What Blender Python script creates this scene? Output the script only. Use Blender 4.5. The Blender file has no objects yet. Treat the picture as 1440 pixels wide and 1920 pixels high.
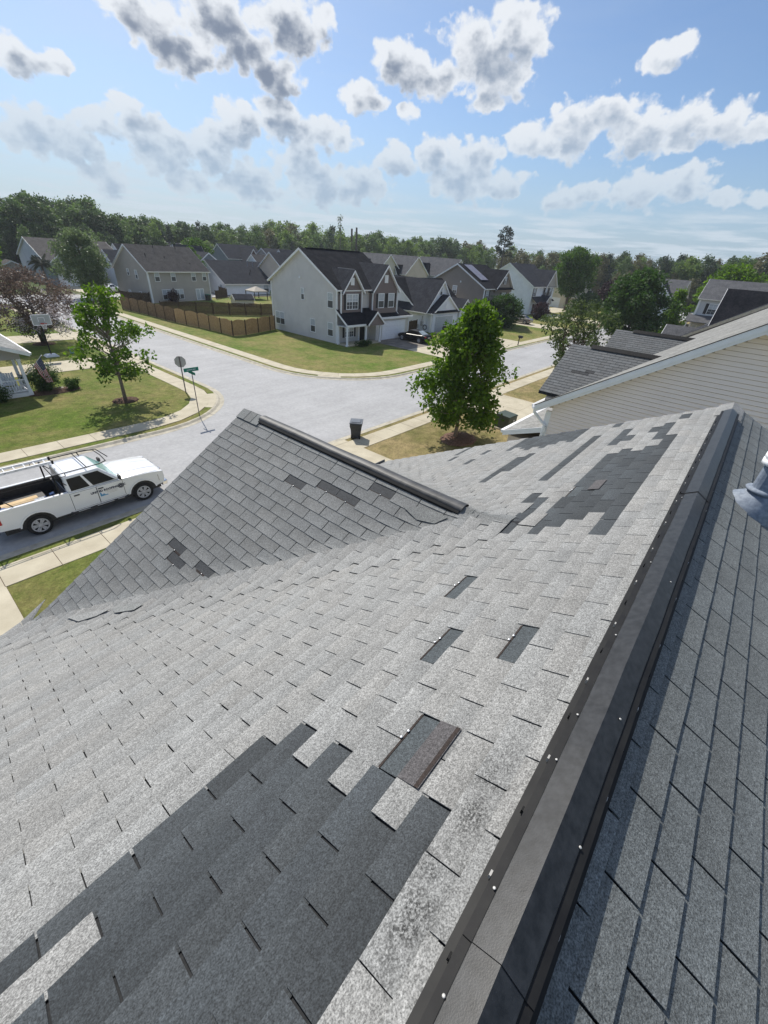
import bpy, bmesh, math, random
import numpy as np
from mathutils import Vector, Matrix
random.seed(7)
rng = np.random.default_rng(11)
S = bpy.context.scene
COL = S.collection
R = math.radians

# ------------------------------------------------------------------ camera
cam = bpy.data.objects.new('camera', bpy.data.cameras.new('camera'))
COL.objects.link(cam)
S.camera = cam
EYE = Vector((0.0, 0.0, 9.65))
CR = Vector((0.65023598, -0.75690457, 0.06548779))
CU = Vector((0.36936177, 0.39027654, 0.84336001))
CF = Vector((0.66390139, 0.52419433, -0.53334346))
FPX = 765.859
cam.matrix_world = Matrix(((CR.x, CU.x, -CF.x, EYE.x), (CR.y, CU.y, -CF.y, EYE.y), (CR.z, CU.z, -CF.z, EYE.z), (0, 0, 0, 1)))
cam.data.sensor_fit = 'VERTICAL'
cam.data.sensor_height = 36
cam.data.lens = 36 * FPX / 1920
cam.data.clip_start = 0.05
cam.data.clip_end = 3000

# ------------------------------------------------------------------ sun, sky, exposure
SUN_DIR = Vector((0.77, 2.22, 2.59)).normalized()      # towards the sun
sun = bpy.data.objects.new('sun', bpy.data.lights.new('sun', 'SUN'))
COL.objects.link(sun)
sun.data.energy = 4.0
sun.data.angle = R(0.55)
sun.data.color = (1.0, 0.95, 0.86)
sun.rotation_euler = SUN_DIR.to_track_quat('Z', 'Y').to_euler()
S.view_settings.view_transform = 'Standard'
S.view_settings.look = 'None'
S.view_settings.exposure = 0.4
S.view_settings.gamma = 1.0
S.view_settings.use_curve_mapping = False
S.cycles.max_bounces = 6
S.cycles.transparent_max_bounces = 8
S.cycles.use_denoising = True
S.cycles.volume_bounces = 0

CLOUDS = [(0.411, 0.868, 0.277, 0.031), (0.447, 0.856, 0.262, 0.04), (0.484, 0.841, 0.242, 0.038), (0.536, 0.799, 0.272, 0.043), (0.605, 0.742, 0.289, 0.05), (0.594, 0.769, 0.236, 0.031), (0.57, 0.781, 0.256, 0.036), (0.516, 0.805, 0.292, 0.04), (0.639, 0.706, 0.304, 0.02), (0.743, 0.615, 0.263, 0.039), (0.782, 0.57, 0.251, 0.034), (0.808, 0.512, 0.29, 0.047), (0.83, 0.467, 0.306, 0.042), (0.834, 0.489, 0.257, 0.041), (0.835, 0.499, 0.233, 0.026), (0.725, 0.63, 0.279, 0.02), (0.851, 0.434, 0.296, 0.019), (0.705, 0.673, 0.224, 0.027), (0.758, 0.618, 0.21, 0.016), (0.924, 0.269, 0.27, 0.022), (0.926, 0.25, 0.282, 0.017), (0.884, 0.43, 0.183, 0.034), (0.907, 0.37, 0.203, 0.042), (0.925, 0.312, 0.218, 0.037), (0.942, 0.274, 0.193, 0.041), (0.957, 0.206, 0.206, 0.032), (0.968, 0.153, 0.201, 0.031), (0.974, 0.114, 0.193, 0.022), (0.906, 0.387, 0.17, 0.027), (0.959, 0.219, 0.182, 0.022), (0.277, 0.94, 0.199, 0.026), (0.318, 0.926, 0.202, 0.017), (0.277, 0.953, 0.122, 0.041), (0.32, 0.94, 0.117, 0.033), (0.367, 0.918, 0.149, 0.029), (0.401, 0.9, 0.17, 0.024), (0.407, 0.902, 0.143, 0.039), (0.462, 0.876, 0.134, 0.038), (0.53, 0.833, 0.157, 0.039), (0.555, 0.812, 0.177, 0.035), (0.605, 0.775, 0.184, 0.036), (0.659, 0.732, 0.17, 0.035), (0.687, 0.707, 0.168, 0.022), (0.633, 0.762, 0.138, 0.039), (0.514, 0.849, 0.126, 0.038), (0.439, 0.891, 0.117, 0.04), (0.757, 0.637, 0.148, 0.032), (0.803, 0.574, 0.158, 0.036), (0.846, 0.509, 0.157, 0.038), (0.832, 0.54, 0.124, 0.045), (0.873, 0.472, 0.124, 0.039), (0.665, 0.74, 0.103, 0.047), (0.722, 0.684, 0.105, 0.041), (0.566, 0.819, 0.096, 0.044), (0.472, 0.877, 0.089, 0.034), (0.36, 0.93, 0.079, 0.031), (0.938, 0.325, 0.117, 0.028), (0.96, 0.251, 0.12, 0.038), (0.975, 0.184, 0.126, 0.032), (0.972, 0.183, 0.145, 0.022), (0.985, 0.131, 0.113, 0.022), (0.991, 0.081, 0.11, 0.017), (0.922, 0.373, 0.105, 0.026)]

def build_world():
    w = bpy.data.worlds.new('World')
    S.world = w
    w.use_nodes = True
    nt = w.node_tree
    N, L = nt.nodes, nt.links
    for n in list(N): N.remove(n)
    out = N.new('ShaderNodeOutputWorld')
    bg = N.new('ShaderNodeBackground')
    bg.inputs['Strength'].default_value = 0.085
    L.new(bg.outputs[0], out.inputs[0])
    sky = N.new('ShaderNodeTexSky')
    sky.sky_type = 'NISHITA'
    sky.sun_disc = False
    sky.sun_elevation = math.asin(SUN_DIR.z)
    sky.sun_rotation = math.atan2(SUN_DIR.x, SUN_DIR.y)
    sky.air_density = 1.0
    sky.dust_density = 0.9
    sky.ozone_density = 2.2
    tc = N.new('ShaderNodeTexCoord')
    D = tc.outputs['Generated']

    def math_(op, a, b=None, c=None, clamp=False):
        n = N.new('ShaderNodeMath'); n.operation = op; n.use_clamp = clamp
        for i, v in enumerate((a, b, c)):
            if v is None: continue
            if isinstance(v, (int, float)): n.inputs[i].default_value = v
            else: L.new(v, n.inputs[i])
        return n.outputs[0]

    def vec(op, a, b):
        n = N.new('ShaderNodeVectorMath'); n.operation = op
        L.new(a, n.inputs[0])
        if isinstance(b, tuple): n.inputs[1].default_value = b
        else: L.new(b, n.inputs[1])
        return n

    def noise(v, scale, detail=5, rough=0.55, dist=0.0):
        n = N.new('ShaderNodeTexNoise'); n.inputs['Scale'].default_value = scale
        n.inputs['Detail'].default_value = detail; n.inputs['Roughness'].default_value = rough
        n.inputs['Distortion'].default_value = dist
        L.new(v, n.inputs['Vector'])
        return n

    def ramp(x, a, b, lo=0.0, hi=1.0):
        n = N.new('ShaderNodeMapRange'); n.interpolation_type = 'SMOOTHSTEP'
        L.new(x, n.inputs['Value'])
        n.inputs['From Min'].default_value = a; n.inputs['From Max'].default_value = b
        n.inputs['To Min'].default_value = lo; n.inputs['To Max'].default_value = hi
        return n.outputs[0]

    def mix(f, a, b):
        n = N.new('ShaderNodeMix'); n.data_type = 'RGBA'
        if isinstance(f, (int, float)): n.inputs[0].default_value = f
        else: L.new(f, n.inputs[0])
        for i, v in ((6, a), (7, b)):
            if isinstance(v, tuple): n.inputs[i].default_value = (*v, 1)
            else: L.new(v, n.inputs[i])
        return n.outputs[2]

    # a gentle domain warp, then rounded puffs at the outlines
    w1 = noise(vec('MULTIPLY', D, (1.0, 1.0, 1.6)).outputs[0], 20, 4, 0.55)
    off = vec('SUBTRACT', w1.outputs['Color'], (0.5, 0.5, 0.5))
    off2 = vec('MULTIPLY', off.outputs[0], (0.045, 0.045, 0.020))
    DW = vec('ADD', D, off2.outputs[0]).outputs[0]
    w2 = noise(D, 95, 4, 0.6)
    offb = vec('MULTIPLY', vec('SUBTRACT', w2.outputs['Color'], (0.5, 0.5, 0.5)).outputs[0], (0.016, 0.016, 0.016))
    DV = vec('ADD', DW, offb.outputs[0]).outputs[0]
    vor = N.new('ShaderNodeTexVoronoi'); vor.feature = 'SMOOTH_F1'; vor.inputs['Scale'].default_value = 46; vor.inputs['Smoothness'].default_value = 0.5
    L.new(DV, vor.inputs['Vector'])
    puff = math_('SUBTRACT', 0.44, vor.outputs['Distance'])
    def blobs(vv):
        best = None; sq = vec('MULTIPLY', vv, (1.0, 1.0, 1.75)).outputs[0]      # clouds are wider than high
        for (x, y, z, r) in CLOUDS:
            d = vec('DISTANCE', sq, (x, y, z * 1.75)).outputs['Value']
            v = math_('MULTIPLY_ADD', d, -1.0 / (r * 2.25), 1.0)
            best = v if best is None else math_('SMOOTH_MAX', best, v, 0.22)
        return math_('MAXIMUM', best, -0.6)
    best = blobs(DW)
    sunward = blobs(vec('ADD', DW, (-0.016, -0.002, 0.019)).outputs[0])     # how much cloud stands between here and the sun
    # clouds in plan (a deck seen in perspective) for the far low rows and for the sky outside the frame
    sep = N.new('ShaderNodeSeparateXYZ'); L.new(D, sep.inputs[0])
    zz = math_('MAXIMUM', sep.outputs['Z'], 0.012)
    inv = math_('DIVIDE', 1.0, math_('ADD', zz, 0.03))
    comb = N.new('ShaderNodeCombineXYZ')
    L.new(math_('MULTIPLY', sep.outputs['X'], inv), comb.inputs[0])
    L.new(math_('MULTIPLY', sep.outputs['Y'], inv), comb.inputs[1])
    deck = noise(comb.outputs[0], 0.62, 7, 0.56)
    deckv = math_('SUBTRACT', deck.outputs['Fac'], 0.5)
    fine = noise(D, 34, 7, 0.62)
    finev = math_('SUBTRACT', fine.outputs['Fac'], 0.5)
    DS = vec('MULTIPLY', D, (1.0, 1.0, 1.9)).outputs[0]
    med = noise(DS, 13, 4, 0.6)
    medv = math_('SUBTRACT', med.outputs['Fac'], 0.5)
    nz_ = math_('MULTIPLY_ADD', finev, 0.45, math_('MULTIPLY_ADD', puff, 0.55, math_('MULTIPLY', medv, 0.45)))
    cum = math_('ADD', math_('ADD', best, -0.30), nz_)
    low = ramp(sep.outputs['Z'], 0.24, 0.08)
    high = ramp(sep.outputs['Z'], 0.36, 0.5)
    side = vec('DOT_PRODUCT', D, (0.785, 0.619, 0.0)).outputs['Value']
    behind = ramp(side, 0.62, 0.3)
    elsewhere = math_('MAXIMUM', high, behind)
    deckd = math_('MULTIPLY_ADD', deckv, 3.6, -0.12)
    row = ramp(sep.outputs['Z'], 0.14, 0.05, 0.0, 0.5)
    lowd = math_('SUBTRACT', math_('MULTIPLY', math_('MULTIPLY_ADD', deckv, 2.6, 0.22), row), 0.02)
    outd = math_('MULTIPLY', deckd, elsewhere)
    dens = math_('MAXIMUM', math_('MAXIMUM', cum, lowd), outd)
    cover = ramp(dens, 0.0, 0.24)
    # lit rims, greyer hearts: the cloud is looked at against the light
    core = math_('ADD', math_('ADD', math_('MULTIPLY_ADD', best, 0.45, math_('MULTIPLY', sunward, 0.75)), -0.54), math_('MULTIPLY_ADD', finev, 0.30, math_('MULTIPLY_ADD', puff, 0.40, math_('MULTIPLY', medv, 1.0))))
    thick = ramp(math_('MAXIMUM', core, math_('MULTIPLY', outd, 0.9)), 0.0, 0.55)
    # thin bright veil, strongest towards the sun
    sd = vec('DOT_PRODUCT', D, tuple(SUN_DIR)).outputs['Value']
    glow = math_('POWER', math_('MAXIMUM', sd, 0.0), 5.0)
    veilmap = N.new('ShaderNodeMapping'); veilmap.inputs['Scale'].default_value = (0.5, 0.5, 2.2)
    L.new(D, veilmap.inputs['Vector'])
    veiln = noise(veilmap.outputs[0], 5, 6, 0.6, 0.6)
    veil = math_('MULTIPLY', ramp(veiln.outputs['Fac'], 0.25, 0.8), math_('MULTIPLY_ADD', glow, 0.8, 0.05), None, True)
    veil = math_('MAXIMUM', veil, math_('MULTIPLY', glow, 0.38), None)
    tint = N.new('ShaderNodeMix'); tint.data_type = 'RGBA'; tint.blend_type = 'MULTIPLY'; tint.inputs[0].default_value = 1.0
    L.new(sky.outputs[0], tint.inputs[6]); tint.inputs[7].default_value = (0.86, 0.97, 1.10, 1)
    hz = ramp(sep.outputs['Z'], 0.24, 0.0, 0.0, 0.70)
    skyb = mix(hz, tint.outputs[2], (3.45, 4.6, 6.0))
    skyc = mix(veil, skyb, (5.6, 6.3, 7.0))
    lit = mix(low, (7.6, 7.9, 8.3), (5.6, 6.4, 7.2))
    shade = mix(low, mix(ramp(sd, 0.60, 0.80), (3.7, 4.4, 5.4), (2.0, 2.4, 3.15)), (3.5, 4.4, 5.6))
    ccol = mix(thick, lit, shade)
    col = mix(math_('MULTIPLY', cover, ramp(low, 0.0, 1.0, 0.96, 0.84)), skyc, ccol)
    L.new(col, bg.inputs['Color'])
build_world()

# ------------------------------------------------------------------ helpers
OFF = {}
def V(*a): return Vector(a)

class MB:
    """collects geometry for ONE mesh object"""
    def __init__(s): s.v = []; s.f = []; s.m = []; s.mats = []; s.cur = 0; s.col = []
    def mat(s, m):
        if m not in s.mats: s.mats.append(m)
        s.cur = s.mats.index(m); return s
    def face(s, pts):
        n = len(s.v); s.v += [tuple(p) for p in pts]; s.f.append(tuple(range(n, n + len(pts)))); s.m.append(s.cur)
    def hexa(s, p):                                       # 8 points, bottom ring then top ring
        n = len(s.v); s.v += [tuple(q) for q in p]
        for f in ((3, 2, 1, 0), (4, 5, 6, 7), (0, 1, 5, 4), (1, 2, 6, 5), (2, 3, 7, 6), (3, 0, 4, 7)):
            s.f.append(tuple(n + i for i in f)); s.m.append(s.cur)
    def box(s, x0, x1, y0, y1, z0, z1):
        s.hexa([(x0, y0, z0), (x1, y0, z0), (x1, y1, z0), (x0, y1, z0), (x0, y0, z1), (x1, y0, z1), (x1, y1, z1), (x0, y1, z1)])
    def obox(s, o, a, b, c):                              # origin and three edge vectors
        o, a, b, c = map(Vector, (o, a, b, c))
        s.hexa([o, o + a, o + a + b, o + b, o + c, o + a + c, o + a + b + c, o + b + c])
    def prism(s, poly, ext):
        n = len(s.v); k = len(poly); e = Vector(ext)
        s.v += [tuple(p) for p in poly] + [tuple(Vector(p) + e) for p in poly]
        s.f.append(tuple(range(n + k - 1, n - 1, -1))); s.f.append(tuple(range(n + k, n + 2 * k)))
        for i in range(k): j = (i + 1) % k; s.f.append((n + i, n + j, n + k + j, n + k + i))
        s.m += [s.cur] * (k + 2)
    def tube(s, pts, rad, n=8, cap=True):
        pts = [Vector(p) for p in pts]
        if not isinstance(rad, (list, tuple)): rad = [rad] * len(pts)
        base = len(s.v); k = len(pts); up = None
        for i, p in enumerate(pts):
            t = (pts[min(i + 1, k - 1)] - pts[max(i - 1, 0)]).normalized()
            if up is None: up = t.orthogonal().normalized()
            a = (up - t * up.dot(t)).normalized(); b = t.cross(a); up = a
            for j in range(n):
                c = 2 * math.pi * j / n
                s.v.append(tuple(p + (a * math.cos(c) + b * math.sin(c)) * rad[i]))
        for i in range(k - 1):
            for j in range(n):
                q = (j + 1) % n
                s.f.append((base + i * n + j, base + i * n + q, base + (i + 1) * n + q, base + (i + 1) * n + j)); s.m.append(s.cur)
        if cap:
            s.f.append(tuple(base + j for j in range(n - 1, -1, -1))); s.m.append(s.cur)
            s.f.append(tuple(base + (k - 1) * n + j for j in range(n))); s.m.append(s.cur)
    def lathe(s, o, ax, prof, n=16):                      # prof: (distance along axis, radius)
        ax = Vector(ax).normalized(); s.tube([Vector(o) + ax * (d + 1e-5 * i) for i, (d, r) in enumerate(prof)], [r for d, r in prof], n)
    def build(s, name, mat=None, parent=None, smooth=False, kind=None, bevel=0, off=None):
        o = Vector((0, 0, 0)) if off is None else Vector(off)
        if parent is not None and off is None: o = OFF.get(parent.name, o)
        me = bpy.data.meshes.new(name)
        me.from_pydata([tuple(Vector(p) - o) for p in s.v], [], s.f)
        if mat is not None: me.materials.append(mat)
        else:
            for m in s.mats: me.materials.append(m)
            me.polygons.foreach_set('material_index', s.m)
        bm = bmesh.new(); bm.from_mesh(me)
        bmesh.ops.recalc_face_normals(bm, faces=bm.faces); bm.to_mesh(me); bm.free()
        if smooth:
            me.polygons.foreach_set('use_smooth', [True] * len(me.polygons))
        ob = bpy.data.objects.new(name, me); COL.objects.link(ob)
        if parent is not None: ob.parent = parent; OFF[ob.name] = o
        if off is not None and parent is None: ob.location = o; OFF[ob.name] = o
        if kind: ob['kind'] = kind
        if bevel:
            md = ob.modifiers.new('bevel', 'BEVEL'); md.width = bevel; md.segments = 2; md.limit_method = 'ANGLE'; md.angle_limit = R(40)
        return ob

def tag(o, label, cat, group=None):
    o['label'] = label; o['category'] = cat
    if group: o['group'] = group
    return o
def thing(name, label, cat, loc, rz=0, group=None, local=False):
    o = bpy.data.objects.new(name, None); COL.objects.link(o); o.empty_display_size = 0.2
    o.location = loc; o.rotation_euler = (0, 0, rz)
    OFF[o.name] = Vector((0, 0, 0)) if (rz or local) else Vector(loc)
    return tag(o, label, cat, group)
def structure(o): o['kind'] = 'structure'; return o
def copy_tree(o, parent=None):
    c = o.copy(); COL.objects.link(c)
    if parent is not None: c.parent = parent
    for ch in list(o.children): copy_tree(ch, c)
    return c

def mat(name, c1, c2=None, scale=4.0, rough=0.8, spec=0.3, metal=0.0, bump=0.0, bscale=None, detail=4, lo=0.35, hi=0.65, coat=0.0, trans=0.0):
    m = bpy.data.materials.new(name); m.use_nodes = True
    N, L = m.node_tree.nodes, m.node_tree.links
    b = N['Principled BSDF']
    b.inputs['Base Color'].default_value = (*c1, 1); b.inputs['Roughness'].default_value = rough
    b.inputs['Specular IOR Level'].default_value = spec; b.inputs['Metallic'].default_value = metal
    b.inputs['Coat Weight'].default_value = coat
    geo = N.new('ShaderNodeTexCoord')
    if c2 is not None:
        n = N.new('ShaderNodeTexNoise'); n.inputs['Scale'].default_value = scale; n.inputs['Detail'].default_value = detail
        n.inputs['Roughness'].default_value = 0.6
        L.new(geo.outputs['Object'], n.inputs['Vector'])
        r = N.new('ShaderNodeMapRange'); r.inputs['From Min'].default_value = lo; r.inputs['From Max'].default_value = hi
        L.new(n.outputs['Fac'], r.inputs['Value'])
        x = N.new('ShaderNodeMix'); x.data_type = 'RGBA'
        x.inputs[6].default_value = (*c1, 1); x.inputs[7].default_value = (*c2, 1)
        L.new(r.outputs[0], x.inputs[0]); L.new(x.outputs[2], b.inputs['Base Color'])
    if bump:
        n2 = N.new('ShaderNodeTexNoise'); n2.inputs['Scale'].default_value = bscale or scale; n2.inputs['Detail'].default_value = 5
        L.new(geo.outputs['Object'], n2.inputs['Vector'])
        bp = N.new('ShaderNodeBump'); bp.inputs['Strength'].default_value = 1.0; bp.inputs['Distance'].default_value = bump
        L.new(n2.outputs['Fac'], bp.inputs['Height']); L.new(bp.outputs[0], b.inputs['Normal'])
    return m

def siding(name, c, board=0.115):
    """lap siding: a saw-tooth relief up the wall, faint dirt"""
    m = mat(name, c, tuple(v * 0.9 for v in c), 0.7, 0.6, 0.3)
    N, L = m.node_tree.nodes, m.node_tree.links
    b = N['Principled BSDF']
    tc = N.new('ShaderNodeTexCoord'); sp = N.new('ShaderNodeSeparateXYZ'); L.new(tc.outputs['Object'], sp.inputs[0])
    d = N.new('ShaderNodeMath'); d.operation = 'DIVIDE'; d.inputs[1].default_value = board; L.new(sp.outputs['Z'], d.inputs[0])
    f = N.new('ShaderNodeMath'); f.operation = 'FRACT'; L.new(d.outputs[0], f.inputs[0])
    i = N.new('ShaderNodeMath'); i.operation = 'SUBTRACT'; i.inputs[0].default_value = 1.0; L.new(f.outputs[0], i.inputs[1])
    bp = N.new('ShaderNodeBump'); bp.inputs['Strength'].default_value = 1.0; bp.inputs['Distance'].default_value = 0.02
    L.new(i.outputs[0], bp.inputs['Height']); L.new(bp.outputs[0], b.inputs['Normal'])
    return m

def roofmat(name, c, c2):
    m = mat(name, c, c2, 1.3, 0.95, 0.04, bump=0.012, bscale=40, detail=6)
    N, L = m.node_tree.nodes, m.node_tree.links
    b = N['Principled BSDF']
    src = b.inputs['Base Color'].links[0].from_socket
    tc = N.new('ShaderNodeTexCoord'); n = N.new('ShaderNodeTexNoise'); n.inputs['Scale'].default_value = 9; n.inputs['Detail'].default_value = 3
    L.new(tc.outputs['Object'], n.inputs['Vector'])
    mr = N.new('ShaderNodeMapRange'); mr.inputs['From Min'].default_value = 0.3; mr.inputs['From Max'].default_value = 0.7
    mr.inputs['To Min'].default_value = 0.72; mr.inputs['To Max'].default_value = 1.28; L.new(n.outputs['Fac'], mr.inputs['Value'])
    x = N.new('ShaderNodeMix'); x.data_type = 'RGBA'; x.blend_type = 'MULTIPLY'; x.inputs[0].default_value = 1
    L.new(src, x.inputs[6]); L.new(mr.outputs[0], x.inputs[7]); L.new(x.outputs[2], b.inputs['Base Color'])
    return m

def shingle_mat():
    """asphalt shingles: coloured granules; the colour of each tab comes with the mesh (tab weathering, plus painted course shading and slope shade)"""
    m = bpy.data.materials.new('asphalt_shingle'); m.use_nodes = True
    N, L = m.node_tree.nodes, m.node_tree.links
    b = N['Principled BSDF']; b.inputs['Roughness'].default_value = 0.8; b.inputs['Specular IOR Level'].default_value = 0.35
    at = N.new('ShaderNodeAttribute'); at.attribute_name = 'Col'
    geo = N.new('ShaderNodeNewGeometry')
    def noise(sc, det, ro=0.6):
        n = N.new('ShaderNodeTexNoise'); n.inputs['Scale'].default_value = sc; n.inputs['Detail'].default_value = det; n.inputs['Roughness'].default_value = ro
        L.new(geo.outputs['Position'], n.inputs['Vector']); return n.outputs['Fac']
    def mr(x, a, c, lo, hi):
        n = N.new('ShaderNodeMapRange'); L.new(x, n.inputs['Value'])
        for k, v in (('From Min', a), ('From Max', c), ('To Min', lo), ('To Max', hi)): n.inputs[k].default_value = v
        return n.outputs[0]
    def mul(a, c):
        n = N.new('ShaderNodeMath'); n.operation = 'MULTIPLY'; L.new(a, n.inputs[0]); L.new(c, n.inputs[1]); return n.outputs[0]
    g = mr(noise(190, 2), 0.32, 0.68, 0.46, 1.54)
    g2 = mr(noise(70, 3), 0.3, 0.7, 0.72, 1.28)
    st = mr(noise(6, 4), 0.3, 0.75, 1.08, 0.84)
    big = mr(noise(0.9, 3), 0.3, 0.7, 0.94, 1.06)
    sp = N.new('ShaderNodeSeparateXYZ'); L.new(geo.outputs['Position'], sp.inputs[0])
    bx = mul(mr(sp.outputs['X'], 0.15, 0.35, 0, 1), mr(sp.outputs['X'], 1.15, 0.85, 0, 1)); by = mul(mr(sp.outputs['Y'], 0.02, 0.07, 0, 1), mr(sp.outputs['Y'], 0.20, 0.11, 0, 1))
    scuff = mul(mul(bx, by), mul(mr(noise(9, 3), 0.42, 0.6, 0, 1), mr(noise(120, 2), 0.42, 0.58, 0, 1)))
    inv = N.new('ShaderNodeMath'); inv.operation = 'MULTIPLY_ADD'; L.new(scuff, inv.inputs[0]); inv.inputs[1].default_value = -0.75; inv.inputs[2].default_value = 1.0
    f = mul(mul(mul(g, g2), mul(st, big)), inv.outputs[0])
    x = N.new('ShaderNodeMix'); x.data_type = 'RGBA'; x.blend_type = 'MULTIPLY'; x.inputs[0].default_value = 1
    L.new(at.outputs['Color'], x.inputs[6]); L.new(f, x.inputs[7]); L.new(x.outputs[2], b.inputs['Base Color'])
    bp = N.new('ShaderNodeBump'); bp.inputs['Strength'].default_value = 0.6; bp.inputs['Distance'].default_value = 0.003
    L.new(noise(230, 2), bp.inputs['Height']); L.new(bp.outputs[0], b.inputs['Normal'])
    return m

def grass_mat(name, green, tan, bias):
    m = bpy.data.materials.new(name); m.use_nodes = True
    N, L = m.node_tree.nodes, m.node_tree.links
    b = N['Principled BSDF']; b.inputs['Roughness'].default_value = 0.9; b.inputs['Specular IOR Level'].default_value = 0.1
    geo = N.new('ShaderNodeNewGeometry')
    def noise(sc, det=4, ro=0.6):
        n = N.new('ShaderNodeTexNoise'); n.inputs['Scale'].default_value = sc; n.inputs['Detail'].default_value = det; n.inputs['Roughness'].default_value = ro
        L.new(geo.outputs['Position'], n.inputs['Vector']); return n.outputs['Fac']
    def madd(a, k, c):
        n = N.new('ShaderNodeMath'); n.operation = 'MULTIPLY_ADD'; L.new(a, n.inputs[0]); n.inputs[1].default_value = k
        if isinstance(c, float): n.inputs[2].default_value = c
        else: L.new(c, n.inputs[2])
        return n.outputs[0]
    a = madd(noise(0.13, 3), 2.6, -1.3 + bias)
    a = madd(noise(0.7, 5), 1.9, madd(a, 1.0, -0.95))
    a = madd(noise(14, 4, 0.7), 1.0, madd(a, 1.0, -0.5))
    c = N.new('ShaderNodeClamp'); L.new(a, c.inputs[0])
    x = N.new('ShaderNodeMix'); x.data_type = 'RGBA'; x.inputs[6].default_value = (*green, 1); x.inputs[7].default_value = (*tan, 1)
    L.new(c.outputs[0], x.inputs[0])
    mr = N.new('ShaderNodeMapRange'); L.new(noise(9, 9, 0.85), mr.inputs['Value'])
    for k, v in (('From Min', 0.3), ('From Max', 0.7), ('To Min', 0.5), ('To Max', 1.5)): mr.inputs[k].default_value = v
    mr2 = N.new('ShaderNodeMapRange'); L.new(noise(2.6, 6, 0.75), mr2.inputs['Value'])
    for k, v in (('From Min', 0.32), ('From Max', 0.68), ('To Min', 0.70), ('To Max', 1.30)): mr2.inputs[k].default_value = v
    mm = N.new('ShaderNodeMath'); mm.operation = 'MULTIPLY'; L.new(mr.outputs[0], mm.inputs[0]); L.new(mr2.outputs[0], mm.inputs[1])
    y = N.new('ShaderNodeMix'); y.data_type = 'RGBA'; y.blend_type = 'MULTIPLY'; y.inputs[0].default_value = 1
    L.new(x.outputs[2], y.inputs[6]); L.new(mm.outputs[0], y.inputs[7]); L.new(y.outputs[2], b.inputs['Base Color'])
    bp = N.new('ShaderNodeBump'); bp.inputs['Strength'].default_value = 1.0; bp.inputs['Distance'].default_value = 0.05
    L.new(noise(30, 5, 0.7), bp.inputs['Height']); L.new(bp.outputs[0], b.inputs['Normal'])
    return m

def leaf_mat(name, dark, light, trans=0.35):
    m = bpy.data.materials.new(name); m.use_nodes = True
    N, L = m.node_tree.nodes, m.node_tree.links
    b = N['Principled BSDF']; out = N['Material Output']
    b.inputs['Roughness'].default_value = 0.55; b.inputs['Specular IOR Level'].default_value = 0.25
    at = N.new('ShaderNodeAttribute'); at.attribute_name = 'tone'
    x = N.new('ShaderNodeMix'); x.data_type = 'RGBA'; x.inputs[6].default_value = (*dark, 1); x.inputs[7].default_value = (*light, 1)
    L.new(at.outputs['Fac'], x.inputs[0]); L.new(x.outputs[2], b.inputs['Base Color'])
    t = N.new('ShaderNodeBsdfTranslucent'); L.new(x.outputs[2], t.inputs['Color'])
    hs = N.new('ShaderNodeHueSaturation'); hs.inputs['Saturation'].default_value = 1.1; hs.inputs['Value'].default_value = 1.25
    L.new(x.outputs[2], hs.inputs['Color']); L.new(hs.outputs[0], t.inputs['Color'])
    mx = N.new('ShaderNodeMixShader'); mx.inputs[0].default_value = trans
    L.new(b.outputs[0], mx.inputs[1]); L.new(t.outputs[0], mx.inputs[2]); L.new(mx.outputs[0], out.inputs[0])
    return m

# ------------------------------------------------------------------ materials
M_SH = shingle_mat()
M_DECK = mat('shingle_mat_under', (0.018, 0.019, 0.021), (0.03, 0.031, 0.033), 60, 0.9, 0.2)
M_ROAD = mat('old_asphalt', (0.32, 0.32, 0.325), (0.40, 0.398, 0.40), 5, 0.85, 0.2, bump=0.004, bscale=120, detail=15, lo=0.3, hi=0.7)
def road_wear(m):
    N, L = m.node_tree.nodes, m.node_tree.links; b = N['Principled BSDF']; src = b.inputs['Base Color'].links[0].from_socket
    g = N.new('ShaderNodeNewGeometry'); f = None
    for sc, st, lo, hi in ((0.30, (1, 1, 1), 0.93, 1.07), (0.9, (0.12, 1.4, 1), 0.955, 1.045), (1.6, (1, 1, 1), 0.96, 1.04)):
        mp = N.new('ShaderNodeMapping'); mp.inputs['Scale'].default_value = st; L.new(g.outputs['Position'], mp.inputs['Vector'])
        n = N.new('ShaderNodeTexNoise'); n.inputs['Scale'].default_value = sc; n.inputs['Detail'].default_value = 6; L.new(mp.outputs[0], n.inputs['Vector'])
        r = N.new('ShaderNodeMapRange'); L.new(n.outputs['Fac'], r.inputs['Value'])
        for k, v in (('From Min', 0.32), ('From Max', 0.68), ('To Min', lo), ('To Max', hi)): r.inputs[k].default_value = v
        if f is None: f = r.outputs[0]
        else:
            q = N.new('ShaderNodeMath'); q.operation = 'MULTIPLY'; L.new(f, q.inputs[0]); L.new(r.outputs[0], q.inputs[1]); f = q.outputs[0]
    x = N.new('ShaderNodeMix'); x.data_type = 'RGBA'; x.blend_type = 'MULTIPLY'; x.inputs[0].default_value = 1
    L.new(src, x.inputs[6]); L.new(f, x.inputs[7]); L.new(x.outputs[2], b.inputs['Base Color'])
road_wear(M_ROAD)
M_CONC = mat('concrete', (0.40, 0.355, 0.265), (0.53, 0.48, 0.37), 1.1, 0.85, 0.2, bump=0.002, bscale=90, detail=10, lo=0.3, hi=0.7)
M_CURB = mat('kerb_concrete', (0.34, 0.31, 0.25), (0.50, 0.46, 0.37), 2.5, 0.85, 0.2, detail=10)
M_GRASS = grass_mat('lawn_green', (0.095, 0.145, 0.020), (0.235, 0.20, 0.080), 0.40)
M_GRASSB = grass_mat('lawn_mixed', (0.100, 0.152, 0.024), (0.23, 0.20, 0.078), 0.45)
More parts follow.
